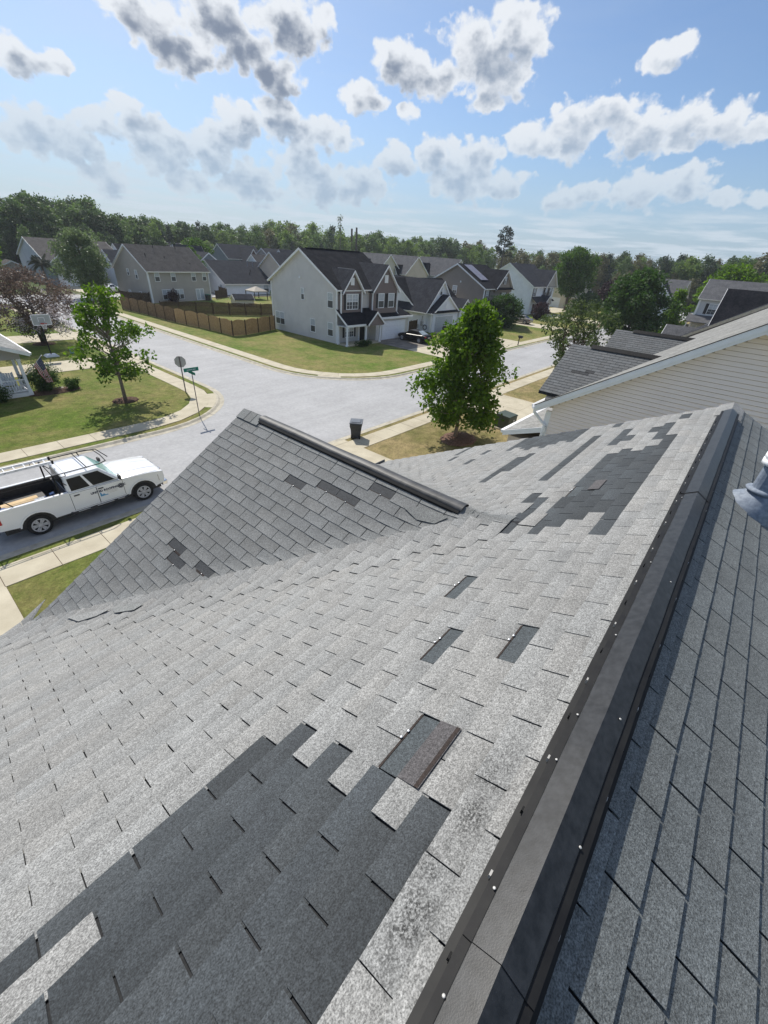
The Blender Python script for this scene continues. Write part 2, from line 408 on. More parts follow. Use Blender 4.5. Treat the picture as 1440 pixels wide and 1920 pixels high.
M_GRASST = grass_mat('lawn_dry', (0.11, 0.12, 0.032), (0.29, 0.23, 0.115), 0.75)
M_FIELD = grass_mat('field', (0.05, 0.08, 0.02), (0.10, 0.10, 0.04), 0.4)
M_MULCH = mat('mulch', (0.035, 0.022, 0.016), (0.15, 0.095, 0.07), 22, 0.95, 0.1, bump=0.03, bscale=25)
M_MULCHR = mat('red_mulch', (0.07, 0.04, 0.03), (0.24, 0.155, 0.12), 18, 0.95, 0.1, bump=0.03, bscale=25)
M_WHITE = mat('white_trim', (0.87, 0.88, 0.90), (0.82, 0.83, 0.85), 3, 0.45, 0.4)
M_TRIMW = mat('white_vinyl', (0.84, 0.84, 0.84), (0.78, 0.78, 0.78), 2, 0.5, 0.4)
M_BLACK = mat('black_metal', (0.009, 0.009, 0.010), (0.016, 0.016, 0.016), 12, 0.6, 0.2)
M_VENTC = mat('ridge_vent_metal', (0.008, 0.0083, 0.009), (0.026, 0.027, 0.029), 28, 0.40, 0.45, bump=0.00022, bscale=240, detail=14)
M_GALV = mat('galvanised', (0.15, 0.18, 0.23), (0.26, 0.30, 0.36), 30, 0.6, 0.25, metal=0.0, detail=8)
M_ALU = mat('aluminium', (0.62, 0.63, 0.64), (0.75, 0.75, 0.76), 5, 0.35, 0.5, metal=0.8)
M_GLASS = mat('window_glass', (0.02, 0.025, 0.03), None, rough=0.06, spec=0.8)
M_BLIND = mat('window_blind', (0.42, 0.46, 0.50), (0.52, 0.55, 0.58), 6, 0.25, 0.6)
M_SCREEN = mat('window_screen', (0.05, 0.056, 0.062), (0.075, 0.08, 0.085), 5, 0.35, 0.5)
M_SHUT = mat('black_shutter', (0.018, 0.017, 0.018), (0.03, 0.028, 0.03), 8, 0.55, 0.4)
M_BARK = mat('bark', (0.06, 0.048, 0.038), (0.15, 0.125, 0.10), 14, 0.95, 0.1, bump=0.02, bscale=18)
M_BARKL = mat('pale_bark', (0.16, 0.135, 0.11), (0.26, 0.22, 0.18), 14, 0.95, 0.1, bump=0.02, bscale=18)
M_WOODN = mat('new_pine', (0.36, 0.225, 0.10), (0.48, 0.32, 0.165), 5, 0.8, 0.2, detail=8)
M_WOODO = mat('weathered_pine', (0.15, 0.095, 0.05), (0.27, 0.18, 0.10), 5, 0.85, 0.2, detail=8)
M_WOODD = mat('dark_stained_wood', (0.055, 0.035, 0.02), (0.10, 0.066, 0.038), 4, 0.85, 0.2, detail=8)
M_RUB = mat('rubber', (0.012, 0.012, 0.013), (0.022, 0.022, 0.022), 20, 0.8, 0.3)
M_RIM = mat('alloy', (0.52, 0.52, 0.53), None, rough=0.35, spec=0.6)
M_PAINTW = mat('white_car_paint', (0.80, 0.81, 0.83), (0.76, 0.77, 0.79), 1.5, 0.22, 0.5, coat=0.6)
M_PAINTB = mat('black_car_paint', (0.006, 0.006, 0.008), None, rough=0.35, spec=0.25)
M_PAINTG = mat('dark_grey_car_paint', (0.03, 0.032, 0.036), None, rough=0.22, spec=0.6, coat=0.8)
M_PAINTS = mat('beige_car_paint', (0.34, 0.31, 0.28), None, rough=0.25, spec=0.5, metal=0.3, coat=0.7)
M_CARGL = mat('car_glass', (0.008, 0.009, 0.010), None, rough=0.25, spec=0.2)
M_CARGLT = mat('windscreen_glass', (0.22, 0.44, 0.42), (0.32, 0.54, 0.52), 1.5, 0.08, 0.9)
M_CARGLB = mat('painted_reflection_glass', (0.20, 0.25, 0.29), (0.30, 0.35, 0.38), 2, 0.5, 0.15)  # reflection painted in as a pale base colour
M_PLAST = mat('dark_plastic', (0.02, 0.02, 0.022), (0.032, 0.032, 0.034), 8, 0.6, 0.4)
M_RED = mat('red_lens', (0.42, 0.012, 0.015), None, rough=0.2, spec=0.6)
M_LAMP = mat('clear_lens', (0.5, 0.47, 0.42), (0.25, 0.22, 0.2), 9, 0.15, 0.7)
M_CHROME = mat('chrome', (0.7, 0.7, 0.72), None, rough=0.12, spec=0.6, metal=1.0)
M_PLY = mat('plywood', (0.56, 0.40, 0.22), (0.66, 0.50, 0.31), 3, 0.7, 0.2, detail=10)
M_PAPER = mat('paper', (0.72, 0.74, 0.76), None, rough=0.7)
M_BLUE = mat('blue_plastic', (0.02, 0.05, 0.16), (0.04, 0.10, 0.26), 7, 0.45, 0.4)
M_NAVY = mat('navy_print', (0.012, 0.02, 0.06), None, rough=0.5)
M_SKYB = mat('blue_print', (0.05, 0.22, 0.45), (0.16, 0.42, 0.62), 9, 0.5)
M_GREENS = mat('sign_green', (0.0, 0.16, 0.11), None, rough=0.5, spec=0.4)
M_SIGNB = mat('sign_back_grey', (0.45, 0.44, 0.42), (0.52, 0.51, 0.49), 3, 0.5, 0.4, metal=0.2)
M_POST = mat('galvanised_post', (0.10, 0.085, 0.085), (0.16, 0.14, 0.14), 8, 0.6, 0.4)
M_TRANS = mat('utility_green', (0.045, 0.065, 0.052), (0.065, 0.085, 0.068), 4, 0.55, 0.4)
M_BIN = mat('bin_plastic', (0.028, 0.031, 0.034), (0.042, 0.046, 0.05), 6, 0.5, 0.4)
M_STONE = mat('pale_stone', (0.42, 0.38, 0.31), (0.56, 0.52, 0.44), 6, 0.9, 0.2)
M_SOLAR = mat('solar_cell', (0.22, 0.22, 0.27), (0.17, 0.17, 0.22), 2, 0.5, 0.2)
M_FLAGR = mat('flag_red', (0.45, 0.02, 0.035), None, rough=0.8)
M_FLAGW = mat('flag_white', (0.72, 0.70, 0.68), None, rough=0.8)
M_FLAGN = mat('flag_navy', (0.025, 0.032, 0.10), None, rough=0.8)
M_BROWNP = mat('tar_strip', (0.045, 0.030, 0.024), (0.075, 0.05, 0.042), 50, 0.85, 0.2)

SD_GREIGE = siding('greige_siding', (0.66, 0.63, 0.585))
SD_MAUVE = siding('mauve_shake', (0.21, 0.165, 0.15), 0.16)
SD_WHITE = siding('white_siding', (0.86, 0.87, 0.89))
SD_BROWN = siding('brown_siding', (0.29, 0.245, 0.205))
SD_TAUPE = siding('taupe_siding', (0.44, 0.40, 0.355))
SD_CREAM = siding('cream_siding', (0.66, 0.60, 0.48))
SD_PEACH = siding('beige_siding', (0.66, 0.56, 0.45))
SD_GREY = siding('grey_siding', (0.22, 0.245, 0.26))
SD_LGREY = siding('light_grey_siding', (0.60, 0.61, 0.62))
SD_BLUE = siding('pale_blue_siding', (0.55, 0.61, 0.66))
SD_BRICKR = siding('dark_red_siding', (0.17, 0.105, 0.095), 0.08)
SD_SLATE = siding('slate_siding', (0.12, 0.12, 0.13))
RF_BLACK = roofmat('black_shingle_roof', (0.013, 0.014, 0.018), (0.024, 0.025, 0.030))
RF_DARK = roofmat('dark_shingle_roof', (0.030, 0.032, 0.039), (0.046, 0.048, 0.056))
RF_MID = roofmat('grey_shingle_roof', (0.085, 0.086, 0.092), (0.12, 0.12, 0.125))
RF_BROWN = roofmat('brown_grey_shingle_roof', (0.072, 0.067, 0.065), (0.10, 0.094, 0.09))
RF_LIGHT = roofmat('pale_shingle_roof', (0.22, 0.22, 0.215), (0.30, 0.30, 0.29))

# ------------------------------------------------------------------ ground, streets, kerbs, pavements
Z0 = 0.10                                              # lawns and pavements; the road lies at 0
def arc(cx, cy, r, a0, a1, n=14):
    return [(cx + r * math.cos(R(a0 + (a1 - a0) * i / n)), cy + r * math.sin(R(a0 + (a1 - a0) * i / n))) for i in range(n + 1)]
def path_left(d):
    return [(-260, 23.8 + d)] + arc(9, 30.8, 7.0 - d, -90, 0) + arc(9, 79, 7.0 - d, 0, 90) + [(-260, 86 - d)]
def path_right(d):
    return [(260, 23.8 + d)] + arc(31.9, 32.9, 9.1 - d, -90, -180) + arc(29.8, 79, 7.0 - d, 180, 90) + [(260, 86 - d)]
def path_near(d): return [(-260, 16.8 - d), (260, 16.8 - d)]
def path_far(d): return [(-260, 93.5 + d), (260, 93.5 + d)]
def flat(name, pts, z, m, kind='structure', parent=None):
    b = MB(); b.face([(x, y, z) for x, y in pts]); o = b.build(name, m, parent); 
    if kind: o['kind'] = kind
    return o
flat('road', [(-260, 16), (260, 16), (260, 95), (-260, 95)], 0.0, M_ROAD)
flat('lawn', [(-260, 16.3), (12, 16.3), (12, -300), (-260, -300)], Z0, M_GRASSB)
flat('lawn', [(12, 16.3), (260, 16.3), (260, -300), (12, -300)], Z0, M_GRASST)
flat('lawn', path_left(0.5), Z0, M_GRASS)
flat('lawn', path_right(0.5), Z0, M_GRASSB)
flat('lawn', path_far(0.5) + [(260, 700), (-260, 700)], Z0, M_FIELD)
b = MB()
for x0, x1, y0, y1 in ((-900, -260, -900, 1500), (260, 1500, -900, 1500), (-260, 260, -900, -300), (-260, 260, 700, 1500)):
    b.face([(x0, y0, Z0), (x1, y0, Z0), (x1, y1, Z0), (x0, y1, Z0)])
structure(b.build('terrain', M_FIELD))

def resample(pts, step):
    """points about one step apart along a polyline, with their distance kept"""
    out = [Vector((*pts[0], 0))]; acc = 0.0
    for a, c in zip(pts[:-1], pts[1:]):
        a = Vector((*a, 0)); c = Vector((*c, 0)); L = (c - a).length
        if L < 1e-6: continue
        t = step - acc
        while t <= L:
            out.append(a + (c - a) * (t / L)); t += step
        acc = L - (t - step)
    return out
def kerb(fn, u0, u1, v0, v1):
    prof = [(0.0, 0.006), (0.26, 0.016), (0.40, 0.105), (0.52, 0.108), (0.53, 0.0)]
    b = MB(); rows = [[(x, y, z - 0.012) for x, y in fn(d + 0.004)] for d, z in prof]
    for a, c in zip(rows[:-1], rows[1:]):
        for i in range(len(a) - 1): b.face([a[i], a[i + 1], c[i + 1], c[i]])
    o = structure(b.build('kerb', M_CURB))
    mid = resample(fn(0.27), 1.0); grp = []
    def emit(g):
        if len(g) < 2: return
        m = MB(); rows = []
        for k, p in enumerate(g):
            q0, q1 = g[max(k - 1, 0)], g[min(k + 1, len(g) - 1)]; t = (q1 - q0).normalized(); n = Vector((-t.y, t.x, 0)) * SG
            pp = p + t * (0.012 if k == 0 else (-0.012 if k == len(g) - 1 else 0))
            rows.append([pp + n * (d - 0.27) + Vector((0, 0, z)) for d, z in prof])
        for r0, r1 in zip(rows[:-1], rows[1:]):
            for i in range(len(prof) - 1): m.face([r0[i], r1[i], r1[i + 1], r0[i + 1]])
        m.build('kerb_length', M_CURB, o)
    p0, p1 = Vector((*fn(0.0)[0], 0)), Vector((*fn(0.5)[0], 0)); t0 = (Vector((*fn(0.0)[1], 0)) - p0).normalized(); SG = 1 if (p1 - p0).dot(Vector((-t0.y, t0.x, 0))) > 0 else -1
    for i in range(0, len(mid) - 3, 3):
        g = mid[i:i + 4]
        if all(u0 <= p.x <= u1 and v0 <= p.y <= v1 for p in g): emit(g)
kerb(path_near, -6, 98, 0, 30); kerb(path_left, -10, 20, 20, 78); kerb(path_right, 20, 98, 20, 82); kerb(path_far, -6, 50, 80, 100)

def pavement(fn, d0, d1, u0, u1, v0, v1, skip=()):
    base = MB(); inner, outer = fn(d1), fn(d0)
    for i in range(len(outer) - 1): base.face([(*outer[i], Z0 + 0.004), (*outer[i + 1], Z0 + 0.004), (*inner[i + 1], Z0 + 0.004), (*inner[i], Z0 + 0.004)])
    o = structure(base.build('pavement', M_MULCH))
    mid = resample(fn((d0 + d1) / 2), 1.52)
    mid = [p for p in mid if u0 <= p.x <= u1 and v0 <= p.y <= v1]
    w = (d1 - d0) / 2
    for i in range(len(mid) - 1):
        a, c = mid[i], mid[i + 1]
        if (c - a).length > 1.7 : continue
        p = mid[max(i - 1, 0)]; q = mid[min(i + 2, len(mid) - 1)]
        if (a - p).length > 1.7: p = a
        if (q - c).length > 1.7: q = c
        na = (c - p).normalized(); nc = (q - a).normalized()
        na = Vector((-na.y, na.x, 0)); nc = Vector((-nc.y, nc.x, 0)); t = (c - a).normalized() * 0.009
        h = random.uniform(-0.003, 0.003); lo = Vector((0, 0, Z0 + 0.001)); hi = Vector((0, 0, Z0 + 0.022 + h))
        s = MB(); pts = [a + t - na * w, c - t - nc * w, c - t + nc * w, a + t + na * w]
        s.hexa([q_ + lo for q_ in pts] + [q_ + hi for q_ in pts])
        s.build('slab', M_CONC, o)
    return o
pavement(path_near, 0.88, 2.1, -4, 96, 0, 30)
pavement(path_left, 0.98, 2.2, -8, 20, 20, 78)
pavement(path_right, 0.85, 1.98, 20, 96, 20, 80)

def drive(rects, m=M_CONC, name='driveway', z=Z0):
    base = None
    x0 = min(r[0] for r in rects); x1 = max(r[1] for r in rects); y0 = min(r[2] for r in rects); y1 = max(r[3] for r in rects)
    b = MB(); b.face([(x0, y0, z + 0.006), (x1, y0, z + 0.006), (x1, y1, z + 0.006), (x0, y1, z + 0.006)])
    base = structure(b.build(name, M_MULCH))
    for (a0, a1, c0, c1) in rects:
        s = MB(); s.box(a0 + 0.008, a1 - 0.008, c0 + 0.008, c1 - 0.008, z + 0.002, z + 0.026 + random.uniform(-0.002, 0.002)); s.build('slab', m, base)
def grid(x0, x1, y0, y1, nx, ny):
    return [(x0 + (x1 - x0) * i / nx, x0 + (x1 - x0) * (i + 1) / nx, y0 + (y1 - y0) * j / ny, y0 + (y1 - y0) * (j + 1) / ny) for i in range(nx) for j in range(ny)]
M_CONCD = mat('stained_concrete', (0.13, 0.115, 0.10), (0.24, 0.215, 0.185), 0.9, 0.85, 0.2, detail=8)
drive(grid(-5.2, -0.06, 8.0, 14.7, 2, 3)); drive(grid(-5.2, -0.06, 15.93, 16.3, 2, 1))
drive(grid(10.3, 16.25, 6.5, 14.7, 2, 3)); drive(grid(10.3, 16.25, 15.93, 16.3, 2, 1))
drive(grid(27.6, 33.6, 5.5, 14.7, 2, 3)); drive(grid(27.6, 33.6, 15.93, 16.3, 2, 1))
drive(grid(1.0, 13.78, 40.5, 44.2, 4, 1)); drive(grid(15.05, 15.5, 40.5, 44.2, 1, 1))
drive(grid(-6.0, 13.78, 53.2, 57.2, 5, 1)); drive(grid(15.05, 15.5, 53.2, 57.2, 1, 1))
drive(grid(41.6, 48.2, 25.82, 31.2, 2, 2)); drive(grid(41.6, 48.2, 31.2, 37.4, 2, 2), M_CONCD); drive(grid(41.6, 48.2, 24.3, 24.6, 2, 1))
drive(grid(55.6, 61.6, 25.82, 37.2, 2, 3)); drive(grid(79.8, 85.2, 25.82, 37.0, 2, 3)); drive(grid(100.5, 107, 25.82, 41, 2, 3))
drive(grid(28.2, 33.0, 94.2, 106.8, 2, 3)); drive(grid(112, 133, 40.0, 46.0, 3, 1))
# kerb ramps where the pavement meets the corner
flat('kerb_ramp', arc(9, 30.8, 6.47, -18, -47, 8) + arc(9, 30.8, 5.95, -47, -18, 8), Z0 + 0.012, M_CONC)
flat('kerb_ramp', arc(31.9, 32.9, 8.57, -147, -133, 6) + arc(31.9, 32.9, 8.2, -133, -147, 6), Z0 + 0.012, M_CONC)

# ------------------------------------------------------------------ the roof we stand on
V0, ZR, TM = -0.12, 8.195, 0.5
UG, ZG, TG = 3.25, 7.56, 0.62
COSM = 1 / math.sqrt(1 + TM * TM); COSG = 1 / math.sqrt(1 + TG * TG)
GV1 = 5.36; UL, UR = -3.2, 7.55; VB = -3.7
def zmain(v): return ZR - TM * abs(v - V0)
def zgab(u): return ZG - TG * abs(u - UG)
def zsurf(u, v):
    a = zmain(v)
    if v < 0.4 or v > GV1 + 0.15: return a
    g = zgab(u); k = 0.26
    h = max(k - abs(a - g), 0) / k
    return max(a, g) + h * h * k / 4
house = thing('house', 'grey shingled house roof in the foreground with dark patched tabs and a black ridge vent', 'house', (2.2, 0.8, Z0))
deck = MB()
nu, nv = 108, 98
us = [UL + (UR - UL) * i / nu for i in range(nu + 1)]
vs = [VB + (5.95 - VB) * j / nv for j in range(nv + 1)]
vid = {}
def dv(i, j):
    if (i, j) not in vid:
        vid[(i, j)] = len(deck.v); deck.v.append((us[i], vs[j], zsurf(us[i], vs[j]) - 0.014))
    return vid[(i, j)]
for i in range(nu):
    for j in range(nv):
        uc, vc = (us[i] + us[i + 1]) / 2, (vs[j] + vs[j + 1]) / 2
        inside = UG - 3.39 < uc < UG + 3.39
        lim = GV1 if inside else (5.45 if uc < 2 else 5.95)
        if vc > lim: continue
        deck.f.append((dv(i, j), dv(i + 1, j), dv(i + 1, j + 1), dv(i, j + 1))); deck.m.append(0)
roof = deck.build('roof', M_DECK, house, smooth=False)

DARK = {2:[(-7, 1)],3:[(-7, 1), (10, 19), (23, 23)],4:[(-7, 1), (11, 17), (19, 21)],5:[(-7, 1), (11, 17), (21, 21)],6:[(-7, 1), (10, 17)],7:[(-7, 1), (10, 12), (14, 17), (20, 20)],8:[(-1, 1), (19, 21)],9:[(-7, 1), (10, 12)],10:[(12, 12), (23, 23)],11:[(15, 21)],14:[(21, 23)],15:[(22, 24)],16:[(21, 23)],17:[(17, 19), (21, 24)],18:[(15, 18), (21, 23)],19:[(21, 24)],20:[(21, 23)],21:[(22, 24)],22:[(21, 23)],26:[(19, 19), (21, 21)],31:[(21, 21)],32:[(22, 23)]}
MISSF = {(3, 5), (6, 4), (8, 6), (4, 2), (7, 13)}
LIGHT = (0.228, 0.228, 0.222); GABC = (0.170, 0.174, 0.172); DARKC = (0.043, 0.049, 0.054); BACKC = (0.128, 0.138, 0.138)  # shade of the gable and back slopes is painted into their darker colours
tabs = []                                               # (mesh builder, colour, weight in the picture)
def tab(plane, k, a, w, S0, e, colr, h0=0.0, lift=0.0045, keep=None, wgap=0.009, s1=None):
    """one shingle tab: plane F (front), B (back), L or R (gable faces); a = its start along the course, S0 = its upper edge down the slope"""
    s_top, s_bot = S0 - 0.03, (S0 + e if s1 is None else s1)
    j1, j2 = random.uniform(-0.0022, 0.0022), random.uniform(-0.003, 0.003)
    ring = []
    def clip(aa, ss):
        v = V0 + ss * COSM
        if plane != 'F' or v < 0.9 or v > GV1 + 0.05: return aa
        d = (ZG - zmain(v) - 0.10) / TG
        if d <= 0: return aa
        return min(aa, UG - d) if a + w / 2 < UG else max(aa, UG + d)
    for (aa, ss, hh) in ((a + wgap / 2, s_top, 0.001), (a + w - wgap / 2, s_top, 0.001), (a + w - wgap / 2 + j1, s_bot + j2, lift + 0.004), (a + wgap / 2 + j1, s_bot - j2, lift + 0.004)):
        if plane == 'F': u, v, c = clip(aa, ss), V0 + ss * COSM, COSM
        elif plane == 'B': u, v, c = aa, V0 - ss * COSM, COSM
        elif plane == 'L': u, v, c = UG - ss * COSG, aa, COSG
        else: u, v, c = UG + ss * COSG, aa, COSG
        ring.append((u, v, zsurf(u, v) + (hh + h0 - 0.004) / c))
    th = 0.006
    m = MB(); m.hexa([(p[0], p[1], p[2] - th) for p in ring] + ring)
    cen = sum((Vector(p) for p in ring), Vector()) / 4
    d = cen - EYE; zc = d.dot(CF); px, py = 720 + FPX * d.dot(CR) / max(zc, 0.05), 960 - FPX * d.dot(CU) / max(zc, 0.05)
    n = (Vector(ring[1]) - Vector(ring[0])).cross(Vector(ring[3]) - Vector(ring[0])).normalized()
    vis = abs(n.dot(d.normalized())) / d.length_squared if (zc > 0.1 and -20 < px < 1460 and 400 < py < 1940) else 0.0
    tabs.append((m, colr, vis))
def vary(c, amt=0.06):
    f = 1 + random.uniform(-amt, amt); g = random.uniform(-0.012, 0.012)
    return (c[0] * f * (1 + g), c[1] * f, c[2] * f * (1 - g))
W, E = 0.3095, 0.1297
for k in range(0, 53):
    S0 = 0.052 + E * k; off = -0.0725 if k % 2 else 0.083
    darks = {j for r in DARK.get(k, []) for j in range(r[0], r[1] + 1)}
    for j in range(-12, 26):
        a = off + W * j; uc = a + W / 2; vc = V0 + (S0 + E / 2) * COSM
        if uc < UL + 0.1 or uc > UR - 0.02: continue
        w = min(W, UR - a)
        if vc > (5.45 if uc < 2 else 5.95): continue
        nearv = vc > 0.9 and vc < GV1 + 0.2 and abs(zgab(uc) - zmain(vc)) < 0.25
        if vc > 0.9 and zgab(uc) > zmain(vc) + 0.19 and vc < GV1 + 0.2: continue
        if (k, j) in MISSF: continue
        if j in darks: tab('F', k, a, w, S0, E, vary(DARKC, 0.22), -0.004, 0.0035, wgap=0.008)
        else: tab('F', k, a, w, S0, E, vary(LIGHT), 0.007 if nearv else 0, wgap=random.uniform(0.005, 0.008) if uc > 0.6 or random.random() < 0.3 else random.uniform(0.0015, 0.005))
EB, WB = 0.1315, 0.3115
for k in range(0, 31):
    S0 = 0.178 + EB * (k - 1); off = 0.545 if k % 2 else 0.711 - WB
    for j in range(-12, 26):
        a = off + WB * j
        if a < UL or a > UR - 0.08: continue
        tab('B', k, a, min(WB, UR - a), S0, EB, vary(BACKC, 0.07), 0.001, 0.0095)
EG, WG = 0.1305, 0.3135
GMISS_L = {}
for k in range(0, 31):
    S0 = 0.164 + EG * (k - 0); off = 2.94 if k % 2 == 0 else 2.777
    if k == 30: S0 = 0.03
    for face in 'LR':
        for j in range(-8, 9):
            a = off + WG * j; vc = a + WG / 2; uc = UG + (-1 if face == 'L' else 1) * (S0 + EG / 2) * COSG
            if a > GV1 - 0.06 or S0 > 3.95: continue
            if zgab(uc) < zmain(vc) - 0.03: continue
            if face == 'L' and (k, j) in {(3, 2), (2, 0), (2, -1), (0, -2), (14, 4), (15, 4), (14, 2)}:
                GMISS_L[(k, j)] = (a, S0); continue
            tab(face, k, a, min(WG, GV1 - a), S0, EG, vary(GABC, 0.07), 0, 0.0055)
order = sorted(range(len(tabs)), key=lambda i: -tabs[i][2])
def colour(o, cols):
    at = o.data.color_attributes.new('Col', 'FLOAT_COLOR', 'POINT')
    at.data.foreach_set('color', [x for c in cols for x in (*c, 1)])
def course_shade(c):  # tab colour with painted course shading, dark top to light butt
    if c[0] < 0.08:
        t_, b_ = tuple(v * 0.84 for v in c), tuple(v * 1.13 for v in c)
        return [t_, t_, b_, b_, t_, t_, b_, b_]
    return course_shade_light(c)
def course_shade_light(c):                                           # course shading painted in: dark under the course above, light butt edge
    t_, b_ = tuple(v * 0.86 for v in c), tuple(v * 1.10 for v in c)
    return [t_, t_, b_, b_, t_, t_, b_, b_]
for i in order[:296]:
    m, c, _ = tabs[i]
    o = m.build('shingle', M_SH, roof); colour(o, course_shade(c))
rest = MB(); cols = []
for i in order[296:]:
    m, c, _ = tabs[i]; n = len(rest.v); rest.v += m.v; rest.f += [tuple(n + q for q in f) for f in m.f]; rest.m += [0] * len(m.f); cols += course_shade(c)
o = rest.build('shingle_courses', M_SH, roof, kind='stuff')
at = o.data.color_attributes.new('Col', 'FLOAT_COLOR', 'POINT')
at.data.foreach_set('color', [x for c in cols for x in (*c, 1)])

def onroof(plane, a, s, h=0.0):
    if plane == 'F': u, v = a, V0 + s * COSM
    elif plane == 'B': u, v = a, V0 - s * COSM
    elif plane == 'L': u, v = UG - s * COSG, a
    return Vector((u, v, zsurf(u, v) + h))
def patch(name, plane, a0, a1, s0, s1, colr, h=0.0):
    m = MB(); q = [onroof(plane, a, s, h) for a, s in ((a0, s0), (a1, s0), (a1, s1), (a0, s1))]
    m.hexa([p - Vector((0, 0, 0.004)) for p in q] + q)
    o = m.build(name, M_SH, roof); colour(o, [colr] * 8)
def nail(plane, a, s):
    m = MB(); p = onroof(plane, a, s, 0.0); m.lathe(p, (0, 0.3, 0.9), [(0, 0.006), (0.005, 0.008), (0.007, 0.004)], 8); m.build('nail', M_ALU, roof, smooth=True)
# torn-off tabs on the sunny slope: the darker shingle below shows, with its tar strip and nails
SLATE = (0.060, 0.070, 0.076); BROWN = (0.028, 0.019, 0.016); PURP = (0.080, 0.075, 0.077)
for (k, j) in sorted(MISSF):
    a = (-0.0725 if k % 2 else 0.083) + W * j; s = 0.052 + E * k
    patch('exposed_underlayer', 'F', a + 0.003, a + W - 0.003, s - 0.005, s + E - 0.036, SLATE, -0.005)
    patch('tar_strip', 'F', a + 0.003, a + W - 0.003, s + E - 0.034, s + E - 0.006, BROWN, -0.003)
    nail('F', a + 0.16, s + E - 0.02); nail('F', a + 0.20, s + E - 0.028)
patch('torn_shingle', 'F', 0.704, 1.01, 0.465, 0.572, PURP, 0.008)
patch('tar_strip', 'F', 0.704, 1.01, 0.470, 0.488, BROWN, 0.0095)
patch('torn_shingle', 'F', 4.11, 4.40, 0.80, 0.905, PURP, 0.008)
DK2 = (0.050, 0.053, 0.057)
for (k, j), (a, s) in GMISS_L.items():
    wid = WG if (k, j) != (0, -2) else WG * 1.3
    patch('exposed_underlayer', 'L', a + 0.003, a + wid - 0.003, s - 0.005, s + EG - 0.03, DK2, -0.004)
    patch('tar_strip', 'L', a + 0.003, a + wid - 0.003, s + EG - 0.03, s + EG - 0.008, BROWN, -0.003)
    nail('L', a + 0.14, s + EG - 0.02)
# torn flaps near the foot of the valley and below the gable vent
def flap(pts, colr):
    m = MB(); q = [onroof('L', a, s, h) for a, s, h in pts]
    m.prism(q, (0, 0, 0.005)); o = m.build('torn_shingle', M_SH, roof); colour(o, [colr] * len(m.v))
flap([(4.83, 3.47, 0.03), (4.62, 3.28, 0.035), (4.33, 3.05, 0.035), (4.40, 3.22, 0.03), (4.55, 3.40, 0.03)], (0.26, 0.262, 0.255))
flap([(4.33, 3.04, 0.03), (4.10, 2.85, 0.035), (3.96, 2.78, 0.035), (3.98, 2.90, 0.03), (4.2, 3.06, 0.03)], (0.215, 0.22, 0.215))
flap([(1.62, 0.2, 0.012), (1.95, 0.2, 0.012), (2.1, 0.3, 0.014), (1.9, 0.36, 0.012), (1.7, 0.33, 0.012)], (0.175, 0.18, 0.175))

# ridge caps at both ends of the vents
def cap(plane, a0, a1, colr):
    m = MB()
    for sgn in (-1, 1):
        q = []
        for a in (a0, a1):
            for w_ in (0.0, 0.145):
                if plane == 'M': q.append((a, V0 + sgn * w_, ZR - TM * w_ + 0.014 + 0.006 * (a == a1)))
                else: q.append((UG + sgn * w_, a, max(ZG - TG * w_, zmain(a)) + 0.016 + 0.006 * (a == a0)))
        q = [q[0], q[1], q[3], q[2]]
        m.hexa([(x, y, z - 0.008) for x, y, z in q] + q)
    o = m.build('ridge_cap', M_SH, roof); colour(o, [colr] * len(m.v))
for a in (6.86, 7.05, 7.24, 7.38): cap('M', a, a + 0.19, vary(LIGHT, 0.05))
for a in (4.86, 5.02, 5.18): cap('G', a, a + 0.18, vary((0.175, 0.18, 0.175)))
for a in (1.12, 1.28, 1.44): cap('G', a, a + 0.18, vary((0.175, 0.18, 0.175)))

# black ridge vent: sections of a folded cap standing on open side louvres
vent = MB()
for sgn in (-1, 1):
    vent.prism([(UL, V0 + sgn * 0.074, ZR - 0.05), (UL, V0 + sgn * 0.091, ZR - 0.06), (UL, V0 + sgn * 0.091, ZR + 0.012), (UL, V0 + sgn * 0.074, ZR + 0.016)], (6.82 - UL, 0, 0))
    vent.prism([(UL, V0 + sgn * 0.091, ZR - 0.052), (UL, V0 + sgn * 0.116, ZR - 0.056), (UL, V0 + sgn * 0.116, ZR - 0.044), (UL, V0 + sgn * 0.091, ZR - 0.034)], (6.82 - UL, 0, 0))
ridge = vent.build('ridge_vent', M_BLACK, house)
for (u0, u1, dz) in ((UL, 0.44, 0.0), (0.42, 3.72, 0.004), (3.70, 6.85, 0.008)):
    m = MB().mat(M_VENTC).mat(M_BLACK).mat(M_VENTC)
    top = [(-0.093, 0.004), (-0.095, 0.016), (-0.071, 0.022), (-0.069, 0.029), (0.0, 0.072), (0.069, 0.029), (0.071, 0.022), (0.095, 0.016), (0.093, 0.004)]
    lower = [(-0.090, 0.004), (-0.071, 0.018), (0.0, 0.062), (0.071, 0.018), (0.090, 0.004)]
    n = max(2, int((u1 - u0) / 0.22)); prev = None
    for i in range(n + 1):
        u = u0 + (u1 - u0) * i / n; jz = math.sin(u * 3.1) * 0.002 + random.uniform(-0.0012, 0.0012); jy = random.uniform(-0.0015, 0.0015)
        ring = [(u, V0 + y + jy, ZR + z + dz + jz) for y, z in top] + [(u, V0 + y + jy, ZR + z + dz + jz) for y, z in reversed(lower)]
        if prev:
            for q in range(len(ring)):
                q2 = (q + 1) % len(ring); m.mat(M_VENTC if q in (2, 3, 4, 5) else M_BLACK); m.face([prev[q], prev[q2], ring[q2], ring[q]])
        prev = ring
    m.build('vent_section', None, ridge)
